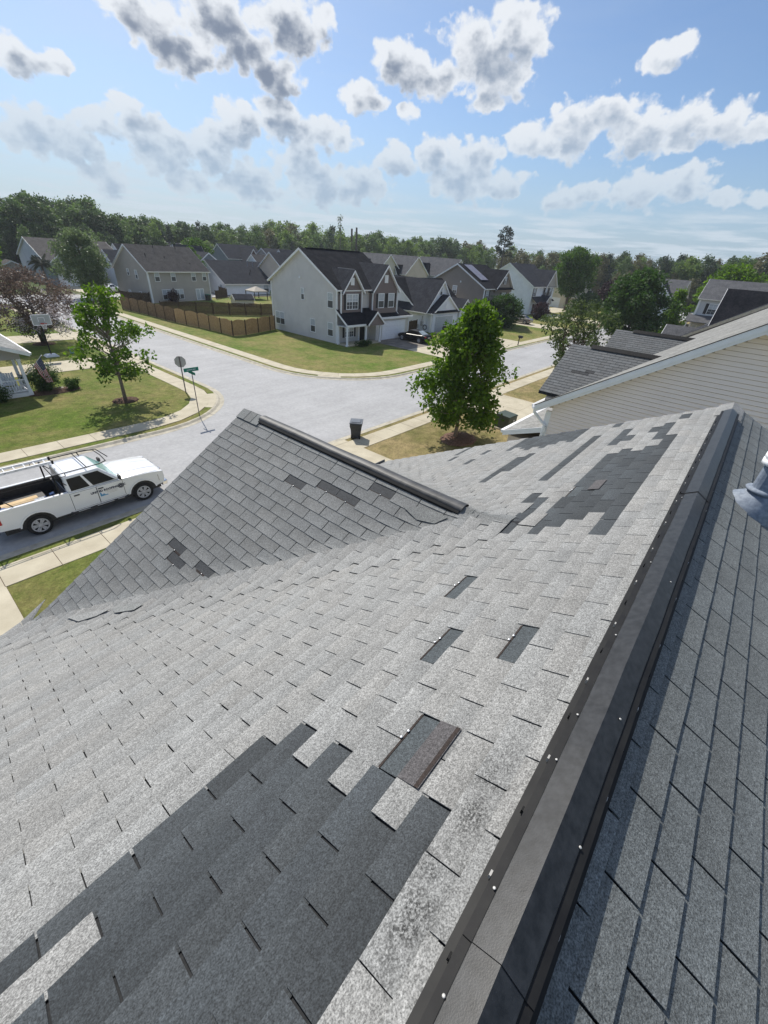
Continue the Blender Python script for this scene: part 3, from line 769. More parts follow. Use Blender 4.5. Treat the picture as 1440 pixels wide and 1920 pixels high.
for i in range(34):                                    # pale nail slots in the louvres
    u = -0.7 + 0.215 * i
    for sgn in (-1, 1):
        m = MB(); m.box(u - 0.008, u + 0.008, V0 + sgn * 0.098 - 0.003, V0 + sgn * 0.098 + 0.003, ZR - 0.03, ZR - 0.008)
        m.build('vent_rib', M_BLACK if i % 2 else M_SIGNB, ridge)
for (u, y) in ((0.30, 0.074), (0.55, 0.076), (1.0, 0.075), (1.22, 0.076), (1.75, 0.076), (2.5, 0.076), (3.6, 0.076), (4.6, 0.076), (1.3, -0.05), (2.35, -0.045), (0.8, -0.07)):
    m = MB(); m.lathe((u, V0 + y, ZR - abs(y) * 0.62 + 0.078), (0, y, 0.25), [(0, 0.004), (0.002, 0.0045), (0.003, 0.0025)], 8); m.build('screw', M_SIGNB, ridge, smooth=True)
# rounded vent on the gable ridge
gv = MB()
for sgn in (-1, 1):
    gv.prism([(UG + sgn * 0.065, 1.56, ZG - 0.03), (UG + sgn * 0.098, 1.56, ZG - 0.053), (UG + sgn * 0.098, 1.56, ZG - 0.030), (UG + sgn * 0.065, 1.56, ZG + 0.0)], (0, 3.32, 0))
gvo = gv.build('gable_vent', M_BLACK, house)
m = MB(); prev = None
M_VENTG = mat('gable_vent_metal', (0.035, 0.036, 0.038), (0.075, 0.075, 0.078), 7, 0.5, 0.32, metal=0.0, bump=0.0015, bscale=14, detail=8)
for i in range(15):
    v = 1.54 + (4.90 - 1.54) * i / 14
    ring = [(UG + 0.076 * math.cos(R(t)), v, ZG - 0.012 + 0.042 * math.sin(R(t)) + 0.003 * math.sin(v * 5)) for t in range(0, 181, 15)]
    ring += [(UG + 0.070 * math.cos(R(t)), v, ZG - 0.012 + 0.036 * math.sin(R(t))) for t in range(180, -1, -15)]
    if prev:
        for q in range(len(ring)): m.face([prev[q], prev[(q + 1) % len(ring)], ring[(q + 1) % len(ring)], ring[q]])
    prev = ring
m.build('vent_cap', M_VENTG, gvo, smooth=True)
# plumbing vent with its flashing on the far slope
pc = Vector((4.48, -0.55, zmain(-0.55))); nb = Vector((0, -0.447, 0.894))
pv = MB(); pv.tube([pc + Vector((0, 0, -0.1)), pc + Vector((0, 0, 0.44))], 0.085, 20); pvo = pv.build('vent_pipe', M_GALV, house, smooth=False)
m = MB(); m.lathe(pc - nb * 0.01, nb, [(0, 0.215), (0.012, 0.212), (0.07, 0.175), (0.15, 0.125), (0.18, 0.11)], 28); m.build('flashing', M_GALV, pvo, smooth=True)
m = MB(); m.lathe(pc + Vector((0, 0, 0.17)), (0, 0, 1), [(0, 0.12), (0.015, 0.125), (0.03, 0.085)], 24); m.build('storm_collar', M_GALV, pvo, smooth=True)
m = MB(); m.lathe(pc + Vector((0, 0, 0.40)), (0, 0, 1), [(0, 0.10), (0.01, 0.118), (0.05, 0.118), (0.055, 0.105), (0.065, 0.118), (0.10, 0.116), (0.125, 0.06)], 24); m.build('vent_cowl', M_WHITE, pvo, smooth=True)
# walls, fascias and gutters of the same house
m = MB(); m.box(UL + 0.3, UR - 0.3, VB + 0.4, 5.0, 0.1, 5.3)
m.prism([(UR - 0.3, VB + 0.4, 5.3), (UR - 0.3, 5.0, 5.3), (UR - 0.3, V0, ZR - 0.2)], (-(UR - UL - 0.6), 0, 0))
m.prism([(UG - 3.0, 5.03, 5.1), (UG + 3.0, 5.03, 5.1), (UG + 3.0, 5.03, 5.55), (UG, 5.03, ZG - 0.15), (UG - 3.0, 5.03, 5.55)], (0, -3.2, 0))
m.build('wall', SD_GREIGE, house)
m = MB()
for sgn in (-1, 1):
    m.prism([(UG, GV1, ZG - 0.03), (UG + sgn * 3.3, GV1, ZG - 3.3 * TG - 0.03), (UG + sgn * 3.3, GV1, ZG - 3.3 * TG - 0.16), (UG, GV1, ZG - 0.2)], (0, -0.03, 0))
for sgn, vend in ((-1, VB), (1, 5.95)):
    m.prism([(UR, V0, ZR - 0.03), (UR, vend, zmain(vend) - 0.03), (UR, vend, zmain(vend) - 0.2), (UR, V0, ZR - 0.2)], (-0.03, 0, 0))
m.build('fascia', M_WHITE, house)
m = MB()
for (u0, u1, ve) in ((UL, UG - 3.42, 5.45), (UG + 3.45, UR, 5.95)):
    z = zmain(ve)
    m.prism([(u0, ve, z - 0.02), (u0, ve + 0.02, z - 0.13), (u0, ve + 0.11, z - 0.13), (u0, ve + 0.135, z - 0.01), (u0, ve + 0.12, z - 0.01), (u0, ve + 0.1, z - 0.115), (u0, ve + 0.03, z - 0.115)], (u1 - u0, 0, 0))
M_GUTD = mat('dark_gutter', (0.09, 0.095, 0.10), (0.14, 0.145, 0.15), 5, 0.5, 0.4)
m.build('gutter', M_GUTD, house)

# ------------------------------------------------------------------ houses
def sw(axis, a, c, z): return (a, c, z) if axis == 'x' else (c, a, z)
def gable(P, axis, a0, a1, c0, c1, z0, ze, zr, wall, roofm, over=0.35, rk=0.3, cr=None, t=0.14, ends=(1, 1), gut=True, trim=M_TRIMW, walls=True, fill=None):
    """a gabled block: ridge along axis at cr, walls from a0..a1 by c0..c1; parts go under P"""
    cr = (c0 + c1) / 2 if cr is None else cr
    s0 = (zr - ze) / (cr - c0); s1 = (zr - ze) / (c1 - cr)
    if walls:
        m = MB(); m.prism([sw(axis, a0, c, z) for c, z in ((c0, z0), (c1, z0), (c1, ze), (cr, zr), (c0, ze))], sw(axis, a1 - a0, 0, 0)); m.build('wall', wall, P)
    if fill is not None:
        for e, aa, d in ((0, a0, -0.012), (1, a1, 0.012)):
            if ends[e]:
                m = MB(); m.prism([sw(axis, aa, c, z) for c, z in ((c0 + 0.1, ze + 0.05), (c1 - 0.1, ze + 0.05), (cr, zr - 0.06))], sw(axis, d, 0, 0)); m.build('gable_end', fill, P)
    m = MB(); A0, A1 = a0 - rk * ends[0], a1 + rk * ends[1]
    lo0, lo1 = ze - over * s0, ze - over * s1
    m.prism([sw(axis, A0, c, z) for c, z in ((c0 - over, lo0), (cr, zr), (c1 + over, lo1), (c1 + over, lo1 + t), (cr, zr + t), (c0 - over, lo0 + t))], sw(axis, A1 - A0, 0, 0))
    rf = m.build('roof', roofm, P)
    for e, aa, d in ((0, A0, -0.035), (1, A1, 0.035)):
        if not ends[e]: continue
        m = MB()
        for cc, lo in ((c0 - over, lo0), (c1 + over, lo1)):
            m.prism([sw(axis, aa, c, z) for c, z in ((cc, lo - 0.10), (cr, zr - 0.12), (cr, zr + t - 0.02), (cc, lo + t - 0.02))], sw(axis, d, 0, 0))
            # white soffit under the rake
            m.prism([sw(axis, aa - d * 0.1, c, z) for c, z in ((cc, lo - 0.04), (cr, zr - 0.04), (cr, zr - 0.005), (cc, lo - 0.005))], sw(axis, -d / abs(d) * (rk - 0.002), 0, 0))
        m.build('rake_board', trim, P)
    if gut:
        for cc, lo, sg in ((c0 - over, lo0, -1), (c1 + over, lo1, 1)):
            m = MB(); m.prism([sw(axis, A0 + 0.02, c, z) for c, z in ((cc + sg * 0.0, lo + 0.10), (cc + sg * 0.0, lo - 0.03), (cc + sg * 0.10, lo - 0.02), (cc + sg * 0.13, lo + 0.10))], sw(axis, A1 - A0 - 0.04, 0, 0)); m.build('gutter', trim, P)
    return rf
WALLS = {'F': (V(1, 0, 0), V(0, -1, 0)), 'B': (V(-1, 0, 0), V(0, 1, 0)), 'L': (V(0, -1, 0), V(-1, 0, 0)), 'R': (V(0, 1, 0), V(1, 0, 0))}
def quadbox(m, o, r, n, a0, a1, z0, z1, d0, d1):
    o = Vector(o); u = Vector((0, 0, 1))
    m.obox(o + r * a0 + u * z0 + n * d0, r * (a1 - a0), u * (z1 - z0), n * (d1 - d0))
def window(P, side, o, w, h, lights=1, shut=None, style='sash', trim=M_TRIMW, up=M_BLIND, lo=M_SCREEN, grid_=False, mat_sh=M_SHUT):
    """o = lower left corner seen from outside"""
    r, n = WALLS[side]; m = MB(); b = 0.075
    quadbox(m, o, r, n, -b, 0, -b, h + b, 0.0, 0.06); quadbox(m, o, r, n, w, w + b, -b, h + b, 0.0, 0.06)
    quadbox(m, o, r, n, 0, w, -b, 0, 0.0, 0.07); quadbox(m, o, r, n, 0, w, h, h + b, 0.0, 0.06)
    for i in range(1, lights): quadbox(m, o, r, n, w * i / lights - 0.04, w * i / lights + 0.04, 0, h, 0.0, 0.055)
    quadbox(m, o, r, n, 0, w, h * 0.5 - 0.025, h * 0.5 + 0.025, 0.0, 0.05)
    if grid_:
        for i in range(lights):
            c = w * (i + 0.5) / lights; quadbox(m, o, r, n, c - 0.012, c + 0.012, 0, h, 0.0, 0.045)
        for q in (0.25, 0.75): quadbox(m, o, r, n, 0, w, h * q - 0.012, h * q + 0.012, 0.0, 0.045)
    f = m.build('window', trim, P)
    for i in range(lights):
        a0, a1 = w * i / lights, w * (i + 1) / lights
        m = MB(); quadbox(m, o, r, n, a0, a1, h * 0.5, h, 0.008, 0.03); m.build('pane', up, f)
        m = MB(); quadbox(m, o, r, n, a0, a1, 0, h * 0.5, 0.006, 0.022); m.build('pane', lo, f)
    if shut:
        for s in ((-b - shut, -b - 0.02), (w + b + 0.02, w + b + shut)):
            m = MB(); quadbox(m, o, r, n, s[0], s[1], -0.04, h + 0.04, 0.0, 0.04)
            for q in range(9): quadbox(m, o, r, n, s[0] + 0.05, s[1] - 0.05, h * q / 9 + 0.03, h * q / 9 + h / 9 - 0.03, 0.04, 0.052)
            m.build('shutter', mat_sh, P)
def garage_door(P, side, o, w, h, m_=M_WHITE, trim=M_TRIMW):
    r, n = WALLS[side]; m = MB()
    for q in range(4): quadbox(m, o, r, n, 0, w, h * q / 4 + 0.008, h * (q + 1) / 4 - 0.008, 0.0, 0.03)
    for q in range(4):
        for i in range(8): quadbox(m, o, r, n, w * i / 8 + 0.06, w * (i + 1) / 8 - 0.06, h * q / 4 + 0.08, h * (q + 1) / 4 - 0.08, 0.03, 0.042)
    g = m.build('garage_door', m_, P)
    m = MB(); quadbox(m, o, r, n, -0.14, 0, 0, h + 0.14, 0.0, 0.05); quadbox(m, o, r, n, w, w + 0.14, 0, h + 0.14, 0.0, 0.05); quadbox(m, o, r, n, 0, w, h, h + 0.14, 0.0, 0.05)
    m.build('garage_frame', trim, P)
def slabroof(P, pts, m_, t=0.12, name='porch_roof'):
    m = MB(); m.prism([Vector(p) for p in pts], (0, 0, t)); return m.build(name, m_, P)
def corner(P, x, y, z0, z1, w=0.12, name='corner_board', m_=M_TRIMW):
    m = MB(); m.box(x - w / 2, x + w / 2, y - w / 2, y + w / 2, z0, z1); return m.build(name, m_, P)
def post(P, x, y, z0, z1, w=0.18, name='porch_post'):
    m = MB(); m.box(x - w / 2, x + w / 2, y - w / 2, y + w / 2, z0, z1); m.box(x - w * .7, x + w * .7, y - w * .7, y + w * .7, z0, z0 + 0.18); m.box(x - w * .7, x + w * .7, y - w * .7, y + w * .7, z1 - 0.14, z1)
    return m.build(name, M_WHITE, P)
def downspout(P, pts):
    m = MB(); m.tube(pts, 0.045, 6); return m.build('downspout', M_TRIMW, P)
def roofvents(P, pts, m_=M_BLACK):
    for (x, y, z) in pts:
        m = MB(); m.tube([(x, y, z - 0.1), (x, y, z + 0.3)], 0.06, 8); m.lathe((x, y, z - 0.02), (0, 0, 1), [(0, 0.18), (0.1, 0.08)], 10); m.build('roof_vent', m_, P)
def vent_louver(P, side, o, w, h):
    r, n = WALLS[side]; m = MB(); quadbox(m, o, r, n, 0, w, 0, h, 0, 0.03)
    for q in range(7): quadbox(m, o, r, n, 0.05, w - 0.05, h * q / 7 + 0.03, h * q / 7 + 0.07, 0.03, 0.05)
    m.build('gable_louvre', M_TRIMW, P)

# ---- the big two-storey corner house
H = thing('corner_house', 'large two-storey greige house on the street corner with two mauve front gables', 'house', (43, 44, Z0))
gable(H, 'x', 36.5, 46.7, 38.05, 50.25, 0.1, 5.98, 9.5, SD_GREIGE, RF_BLACK, over=0.4, rk=0.3)
corner(H, 36.5, 38.05, 0.1, 5.8, 0.18); corner(H, 36.5, 50.25, 0.1, 5.8, 0.14); corner(H, 46.7, 38.0, 2.9, 5.7, 0.14)
for o, w, h in (((36.5, 39.55, 3.92), 0.85, 1.5), ((36.5, 39.55, 0.86), 0.85, 1.42), ((36.5, 42.68, 0.87), 0.8, 1.42), ((36.5, 44.3, 4.28), 0.5, 1.18)): window(H, 'L', o, w, h)
window(H, 'L', (36.5, 49.65, 0.9), 1.75, 1.42, 2)
# front bays with shake, gables over them
m = MB(); m.box(36.62, 40.1, 37.55, 38.3, 3.3, 5.395); m.build('bay_wall', SD_MAUVE, H)
gable(H, 'y', 37.55, 42.0, 36.95, 40.15, 5.4, 5.80, 7.75, SD_MAUVE, RF_DARK, over=0.25, rk=0.3, ends=(1, 0), gut=False)
m = MB(); m.box(41.95, 46.75, 37.5, 38.3, 2.75, 5.395); m.build('bay_wall', SD_MAUVE, H)
gable(H, 'y', 37.5, 43.0, 42.0, 46.75, 5.4, 5.80, 8.42, SD_MAUVE, RF_DARK, over=0.25, rk=0.3, ends=(1, 0), gut=False)
window(H, 'F', (37.55, 37.55, 3.9), 1.85, 1.5, 2, 0.36, grid_=True)
window(H, 'F', (43.08, 37.5, 3.9), 1.0, 1.5, 1, 0.36); window(H, 'F', (45.0, 37.5, 3.9), 1.05, 1.5, 1, 0.36)
vent_louver(H, 'F', (38.15, 37.53, 6.35), 0.6, 0.75); vent_louver(H, 'F', (44.05, 37.48, 6.6), 0.66, 0.85)
for x in (36.66, 40.08, 42.0, 46.72): corner(H, x, 37.52, 3.4, 5.8, 0.13)
# porch
slabroof(H, [(36.25, 36.05, 2.32), (42.3, 36.05, 2.32), (42.3, 38.0, 3.75), (36.25, 38.0, 3.75)], RF_BLACK)
m = MB(); m.box(36.2, 42.3, 35.96, 36.05, 2.2, 2.42); m.prism([(36.2, 36.05, 2.22), (36.2, 38.0, 3.65), (36.2, 38.0, 3.88), (36.2, 36.05, 2.45)], (0.05, 0, 0)); m.box(36.3, 42.2, 36.1, 37.9, 2.15, 2.2); m.build('porch_fascia', M_TRIMW, H)
gable(H, 'y', 35.75, 38.0, 39.5, 42.3, 2.2, 2.40, 3.65, SD_MAUVE, RF_BLACK, over=0.15, rk=0.15, ends=(1, 0), gut=False)
for x, y in ((36.35, 36.15), (36.42, 37.7), (39.5, 36.15), (42.1, 36.15)): post(H, x, y, 0.12, 2.2)
m = MB(); m.box(36.3, 42.3, 36.0, 38.0, 0.1, 0.2); m.build('porch_floor', M_CONC, H)
window(H, 'F', (37.85, 38.03, 0.75), 1.4, 1.25, 2, 0.34, grid_=True)
m = MB(); m.box(40.45, 41.4, 37.98, 38.04, 0.2, 2.2); m.build('door', M_BLACK, H); m = MB(); m.box(41.5, 41.75, 37.98, 38.04, 0.2, 2.2); m.box(40.1, 40.35, 37.98, 38.04, 0.2, 2.2); m.build('door_frame', M_TRIMW, H)
# garage wing
m = MB(); m.box(42.3, 48.95, 37.0, 44.5, 0.1, 2.7); m.build('garage_wall', SD_GREIGE, H)
slabroof(H, [(42.1, 36.75, 2.72), (47.0, 36.75, 2.72), (47.0, 37.55, 3.15), (42.1, 37.55, 3.15)], RF_BLACK, 0.1, 'garage_roof')
slabroof(H, [(46.77, 36.75, 2.722), (49.55, 36.75, 2.722), (46.77, 40.6, 4.75)], RF_BLACK, 0.1, 'garage_roof')
slabroof(H, [(49.552, 36.75, 2.72), (49.552, 44.8, 2.72), (46.772, 44.8, 4.752), (46.772, 40.6, 4.752)], RF_BLACK, 0.1, 'garage_roof')
m = MB(); m.box(42.1, 49.5, 36.66, 36.75, 2.62, 2.86); m.build('gutter', M_TRIMW, H)
garage_door(H, 'F', (43.6, 37.0, 0.12), 4.5, 2.1)
corner(H, 48.95, 37.0, 0.1, 2.65, 0.14)
downspout(H, [(46.85, 37.3, 5.7), (46.8, 37.42, 5.4), (46.8, 37.42, 3.3), (46.95, 37.2, 3.0)]); downspout(H, [(49.3, 36.7, 2.6), (49.0, 36.95, 2.3), (49.0, 36.95, 0.2)])
downspout(H, [(36.7, 37.7, 5.7), (36.62, 37.5, 5.4), (36.62, 37.5, 3.8)])
M_VENTGREY = mat('grey_vent', (0.2, 0.2, 0.2), None, rough=0.6)
m = MB(); m.box(37.2, 46.5, 44.05, 44.25, 9.62, 9.70); m.build('ridge_vent', M_BLACK, H)
m = MB(); m.box(38.65, 38.82, 37.6, 40.2, 7.88, 7.95); m.build('ridge_vent', M_VENTGREY, H)
m = MB(); m.box(36.40, 36.5, 44.4, 44.6, 6.5, 6.75); m.build('flood_lamp', M_WHITE, H)

# ---- white one-storey house with the garage wing
H = thing('white_house', 'white one-storey house with a front garage gable and grey roof next to the corner house', 'house', (60, 44, Z0))
gable(H, 'y', 38.4, 49.5, 54.9, 62.2, 0.1, 2.95, 6.75, SD_WHITE, RF_DARK, over=0.35, rk=0.3)
gable(H, 'y', 37.35, 40.0, 55.3, 62.1, 0.1, 2.75, 4.95, SD_WHITE, RF_DARK, over=0.3, rk=0.25, ends=(1, 0))
gable(H, 'x', 55.5, 68.5, 40.5, 50.5, 0.1, 2.9, 6.6, SD_WHITE, RF_BLACK, over=0.35, rk=0.3)
gable(H, 'y', 37.8, 42.0, 63.4, 66.6, 0.1, 2.8, 4.25, SD_WHITE, RF_DARK, over=0.25, rk=0.3, ends=(1, 0), fill=M_SHUT)
slabroof(H, [(55.1, 37.0, 2.72), (62.3, 37.0, 2.72), (62.3, 37.4, 2.98), (55.1, 37.4, 2.98)], RF_BLACK, 0.06, 'garage_roof')
garage_door(H, 'F', (56.0, 37.35, 0.1), 4.75, 2.1, M_BLIND)
window(H, 'F', (58.05, 38.4, 5.0), 0.5, 0.95, 1)
m = MB(); m.tube([(58.65, 37.28, 3.65), (58.65, 37.33, 3.65)], 0.32, 14); m.box(58.35, 58.95, 37.30, 37.35, 3.35, 3.65); m.build('gable_louvre', M_TRIMW, H)
for y in (37.4, 47.0): corner(H, 54.95, y, 0.1, 2.7, 0.14)
m = MB(); m.box(54.75, 54.9, 38.7, 39.1, 0.9, 1.5); m.box(54.8, 54.9, 38.85, 38.95, 1.5, 2.2); m.box(54.75, 54.9, 39.5, 39.8, 0.5, 1.0); m.build('meter_box', M_SIGNB, H)
m = MB(); m.tube([(54.8 , 38.25 + 0.32 * math.cos(a), 0.75 + 0.32 * math.sin(a)) for a in [2 * math.pi * i / 18 for i in range(19)]], 0.055, 6, cap=False); m.build('hose_reel', M_SHUT, H)
downspout(H, [(55.05, 37.25, 2.7), (55.0, 37.35, 2.4), (55.0, 37.35, 0.2)])

# ---- brown two-storey house with solar panels
H = thing('brown_house', 'brown two-storey house with solar panels on its dark roof', 'house', (76, 43, Z0))
gable(H, 'x', 70.7, 80.3, 37.9, 49.6, 0.1, 5.85, 9.0, SD_BROWN, RF_BLACK, over=0.35, rk=0.3)
H_roof_tilt = (9.0 - 5.85) / 5.85
def solar(P, x0, x1, y0, y1, nx, ny):
    for i in range(nx):
        for j in range(ny):
            xa, xb = x0 + (x1 - x0) * i / nx + 0.02, x0 + (x1 - x0) * (i + 1) / nx - 0.02
            ya, yb = y0 + (y1 - y0) * j / ny + 0.02, y0 + (y1 - y0) * (j + 1) / ny - 0.02
            zf = lambda y: 5.85 + (y - 37.9) * H_roof_tilt + 0.26
            m = MB(); m.hexa([(xa, ya, zf(ya)), (xb, ya, zf(ya)), (xb, yb, zf(yb)), (xa, yb, zf(yb)), (xa, ya, zf(ya) + 0.05), (xb, ya, zf(ya) + 0.05), (xb, yb, zf(yb) + 0.05), (xa, yb, zf(yb) + 0.05)])
            m.build('solar_panel', M_SOLAR, P)
solar(H, 71.6, 74.2, 39.4, 43.2, 2, 3)
gable(H, 'y', 37.6, 42.0, 74.0, 80.3, 5.2, 5.8, 8.5, SD_BROWN, RF_BLACK, over=0.25, rk=0.3, ends=(1, 0), gut=False)
slabroof(H, [(73.6, 37.2, 5.62), (80.6, 37.2, 5.62), (80.6, 37.6, 5.9), (73.6, 37.6, 5.9)], RF_BLACK, 0.06, 'eave_roof')
window(H, 'F', (71.3, 37.9, 3.95), 0.9, 1.5, 1, 0.36, grid_=True); window(H, 'F', (77.2, 37.9, 3.95), 1.5, 1.5, 2, 0.36, grid_=True); window(H, 'F', (76.8, 37.58, 6.55), 0.6, 1.0, 1, 0.3, grid_=True)
window(H, 'L', (70.7, 44.2, 4.4), 0.75, 1.3, 1, grid_=True)
slabroof(H, [(70.3, 35.6, 2.6), (79.5, 35.6, 2.6), (79.5, 37.9, 3.9), (70.3, 37.9, 3.9)], RF_BLACK)
m = MB(); m.prism([(70.25, 35.6, 2.5), (70.25, 37.9, 3.8), (70.25, 37.9, 4.02), (70.25, 35.6, 2.72)], (0.05, 0, 0)); m.box(70.3, 79.5, 35.52, 35.6, 2.5, 2.72); m.build('porch_fascia', M_TRIMW, H)
gable(H, 'y', 35.3, 37.8, 77.2, 79.6, 2.4, 2.6, 3.85, SD_BROWN, RF_BLACK, over=0.15, rk=0.15, ends=(1, 0), gut=False)
corner(H, 70.7, 37.9, 0.1, 5.6, 0.16); corner(H, 80.3, 37.9, 0.1, 5.6, 0.16)
for x in (71.0, 76.0, 79.3): post(H, x, 35.8, 0.1, 2.5)
m = MB(); m.box(70.62, 70.7, 42.7, 42.9, 6.3, 6.55); m.build('flood_lamp', M_WHITE, H)

# ---- white two-storey house further along
H = thing('white_house', 'tall white two-storey house with shuttered windows beyond the brown one', 'house', (105, 47, Z0))
gable(H, 'x', 99.2, 111.8, 41.5, 54.5, 0.1, 5.75, 9.7, SD_WHITE, RF_DARK, over=0.35, rk=0.3)
gable(H, 'y', 41.2, 48.0, 105.6, 111.9, 5.4, 5.75, 8.85, SD_TAUPE, RF_DARK, over=0.25, rk=0.3, ends=(1, 0), gut=False)
for x in (100.0, 105.8, 108.4): window(H, 'F', (x, 41.2 if x > 105 else 41.5, 3.8), 0.95, 1.55, 1, 0.38, mat_sh=M_BARK, grid_=True)
slabroof(H, [(99.5, 39.9, 2.5), (107, 39.9, 2.5), (107, 41.5, 3.6), (99.5, 41.5, 3.6)], RF_DARK)
gable(H, 'y', 39.6, 41.6, 103.3, 106.8, 2.3, 2.5, 3.9, SD_TAUPE, RF_DARK, over=0.15, rk=0.15, ends=(1, 0), gut=False)
slabroof(H, [(107.6, 40.8, 2.65), (111.9, 40.8, 2.65), (111.9, 41.4, 3.0), (107.6, 41.4, 3.0)], RF_BLACK, 0.08, 'garage_roof')
for x in (99.8, 102.2, 104.6, 107.0): post(H, x, 40.1, 0.1, 2.45)
m = MB(); m.box(101.0, 101.9, 41.42, 41.5, 0.2, 2.2); m.box(103.0, 103.9, 41.42, 41.5, 0.2, 2.2); m.build('door', M_SHUT, H)
garage_door(H, 'F', (107.6, 41.5, 0.1), 4.0, 2.1); corner(H, 99.2, 41.5, 0.1, 5.6, 0.18)
roofvents(H, [(103, 48.5, 9.75), (109, 50.5, 9.0)], M_WHITE)
m = MB(); m.box(99.0, 99.2, 52.2, 53.6, 4.3, 5.5); m.build('window', M_SIGNB, H)

# ---- cream one-storey house at the end of the street
H = thing('cream_house', 'cream one-storey house with a double garage at the far end of the street', 'house', (140, 46, Z0))
gable(H, 'y', 41.8, 52.5, 131.0, 143.0, 0.1, 3.0, 6.9, SD_CREAM, RF_MID, over=0.3, rk=0.3)
gable(H, 'x', 129.0, 136.0, 44.2, 52.0, 0.1, 2.9, 5.8, SD_CREAM, RF_MID, over=0.3, rk=0.3)
garage_door(H, 'L', (129.0, 51.0, 0.1), 5.4, 2.3)
window(H, 'F', (131.9, 41.8, 0.9), 1.2, 1.5, 2, 0.3); window(H, 'F', (134.2, 41.8, 0.9), 1.2, 1.5, 2, 0.3)
gable(H, 'y', 40.8, 43.0, 137.5, 140.8, 0.1, 2.7, 4.4, SD_CREAM, RF_DARK, over=0.25, rk=0.25, ends=(1, 0)); window(H, 'F', (138.5, 40.8, 0.9), 1.2, 1.4, 2)

# ---- our direct neighbour, its gable wall built board by board
H = thing('neighbour_house', 'beige clapboard house next door whose gable wall rises behind our roof', 'house', (21, 0, Z0))
UN, EV, EZ, RV, RZ = 15.42, 4.88, 5.42, -0.15, 8.70
SL = (RZ - EZ) / (EV - RV)
def nz(v): return RZ - SL * abs(v - RV)
m = MB(); m.prism([(UN + 0.03, v, z) for v, z in ((-4.7, 0.1), (4.66, 0.1), (4.66, nz(4.66) - 0.06), (RV, RZ - 0.06), (-4.7, nz(-4.7) - 0.06))], (13.2, 0, 0)); nw = m.build('wall', SD_PEACH, H)
M_BOARD = mat('beige_vinyl_board', (0.90, 0.80, 0.73), (0.86, 0.76, 0.69), 0.8, 0.55, 0.35)
hb = 0.128
for i in range(70):
    z = 0.6 + hb * i
    vmax = min(4.66, RV + (RZ - 0.10 - (z + hb)) / SL) if z + hb > nz(4.66) - 0.1 else 4.66
    vmin = max(-4.7, RV - (RZ - 0.10 - (z + hb)) / SL) if z + hb > nz(4.66) - 0.1 else -4.7
    if vmax <= vmin or z < 2.5: continue
    m = MB(); m.prism([(UN + 0.03, vmin, z), (UN - 0.024, vmin, z), (UN - 0.024, vmin, z + 0.012), (UN - 0.002, vmin, z + hb - 0.013), (UN + 0.03, vmin, z + hb - 0.013)], (0, vmax - vmin, 0)); m.build('siding_board', M_BOARD, nw)
m = MB(); t = 0.13
m.prism([(UN - 0.34, v, z) for v, z in ((-5.0, nz(-5.0)), (RV, RZ), (EV + 0.3, nz(EV + 0.3)), (EV + 0.3, nz(EV + 0.3) + t), (RV, RZ + t), (-5.0, nz(-5.0) + t))], (13.9, 0, 0))
M_NROOF = roofmat('weathered_light_shingle', (0.19, 0.19, 0.185), (0.25, 0.25, 0.24))
nroof = m.build('roof', M_NROOF, H)
m = MB()
for va, vb in ((EV + 0.34, RV), (-5.0, RV)):
    za, zb = nz(va), nz(vb)
    m.prism([(UN - 0.39, va, za - 0.06), (UN - 0.39, vb, zb - 0.06), (UN - 0.39, vb, zb + t - 0.015), (UN - 0.39, va, za + t - 0.015)], (0.05, 0, 0))
    m.prism([(UN - 0.36, va, za - 0.16), (UN - 0.36, vb, zb - 0.16), (UN - 0.36, vb, zb - 0.05), (UN - 0.36, va, za - 0.05)], (0.02, 0, 0))
    m.prism([(UN - 0.34, va, za - 0.15), (UN - 0.34, vb, zb - 0.15), (UN - 0.34, vb, zb - 0.12), (UN - 0.34, va, za - 0.12)], (0.32, 0, 0))
m.build('rake_board', M_WHITE, H)
m = MB()
for va, vb in ((EV + 0.36, RV), (-5.0, RV)):
    m.prism([(UN - 0.40, va, nz(va) + t - 0.012), (UN - 0.40, vb, nz(vb) + t - 0.012), (UN - 0.40, vb, nz(vb) + t + 0.012), (UN - 0.40, va, nz(va) + t + 0.012)], (0.06, 0, 0))
m.build('drip_edge', M_BLACK, H)
m = MB(); gz = nz(EV + 0.3)
m.prism([(UN - 0.36, EV + 0.30, gz + 0.10), (UN - 0.36, EV + 0.30, gz - 0.06), (UN - 0.36, EV + 0.40, gz - 0.06), (UN - 0.36, EV + 0.44, gz + 0.02), (UN - 0.36, EV + 0.45, gz + 0.10), (UN - 0.36, EV + 0.42, gz + 0.10), (UN - 0.36, EV + 0.40, gz - 0.03), (UN - 0.36, EV + 0.33, gz - 0.03)], (2.0, 0, 0)); m.build('gutter', M_WHITE, H)
m = MB(); m.tube([(UN - 0.2, EV + 0.36, gz - 0.05), (UN - 0.16, EV + 0.36, gz - 0.22), (UN - 0.06, EV + 0.05, gz - 0.52), (UN - 0.06, EV - 0.10, gz - 0.62), (UN - 0.06, EV - 0.10, 3.6)], 0.055, 8); m.build('downspout', M_WHITE, H)
m = MB(); m.box(UN - 0.02, UN + 0.1, EV - 0.22, EV - 0.02, 0.1, gz - 0.1); m.build('corner_board', M_WHITE, H)
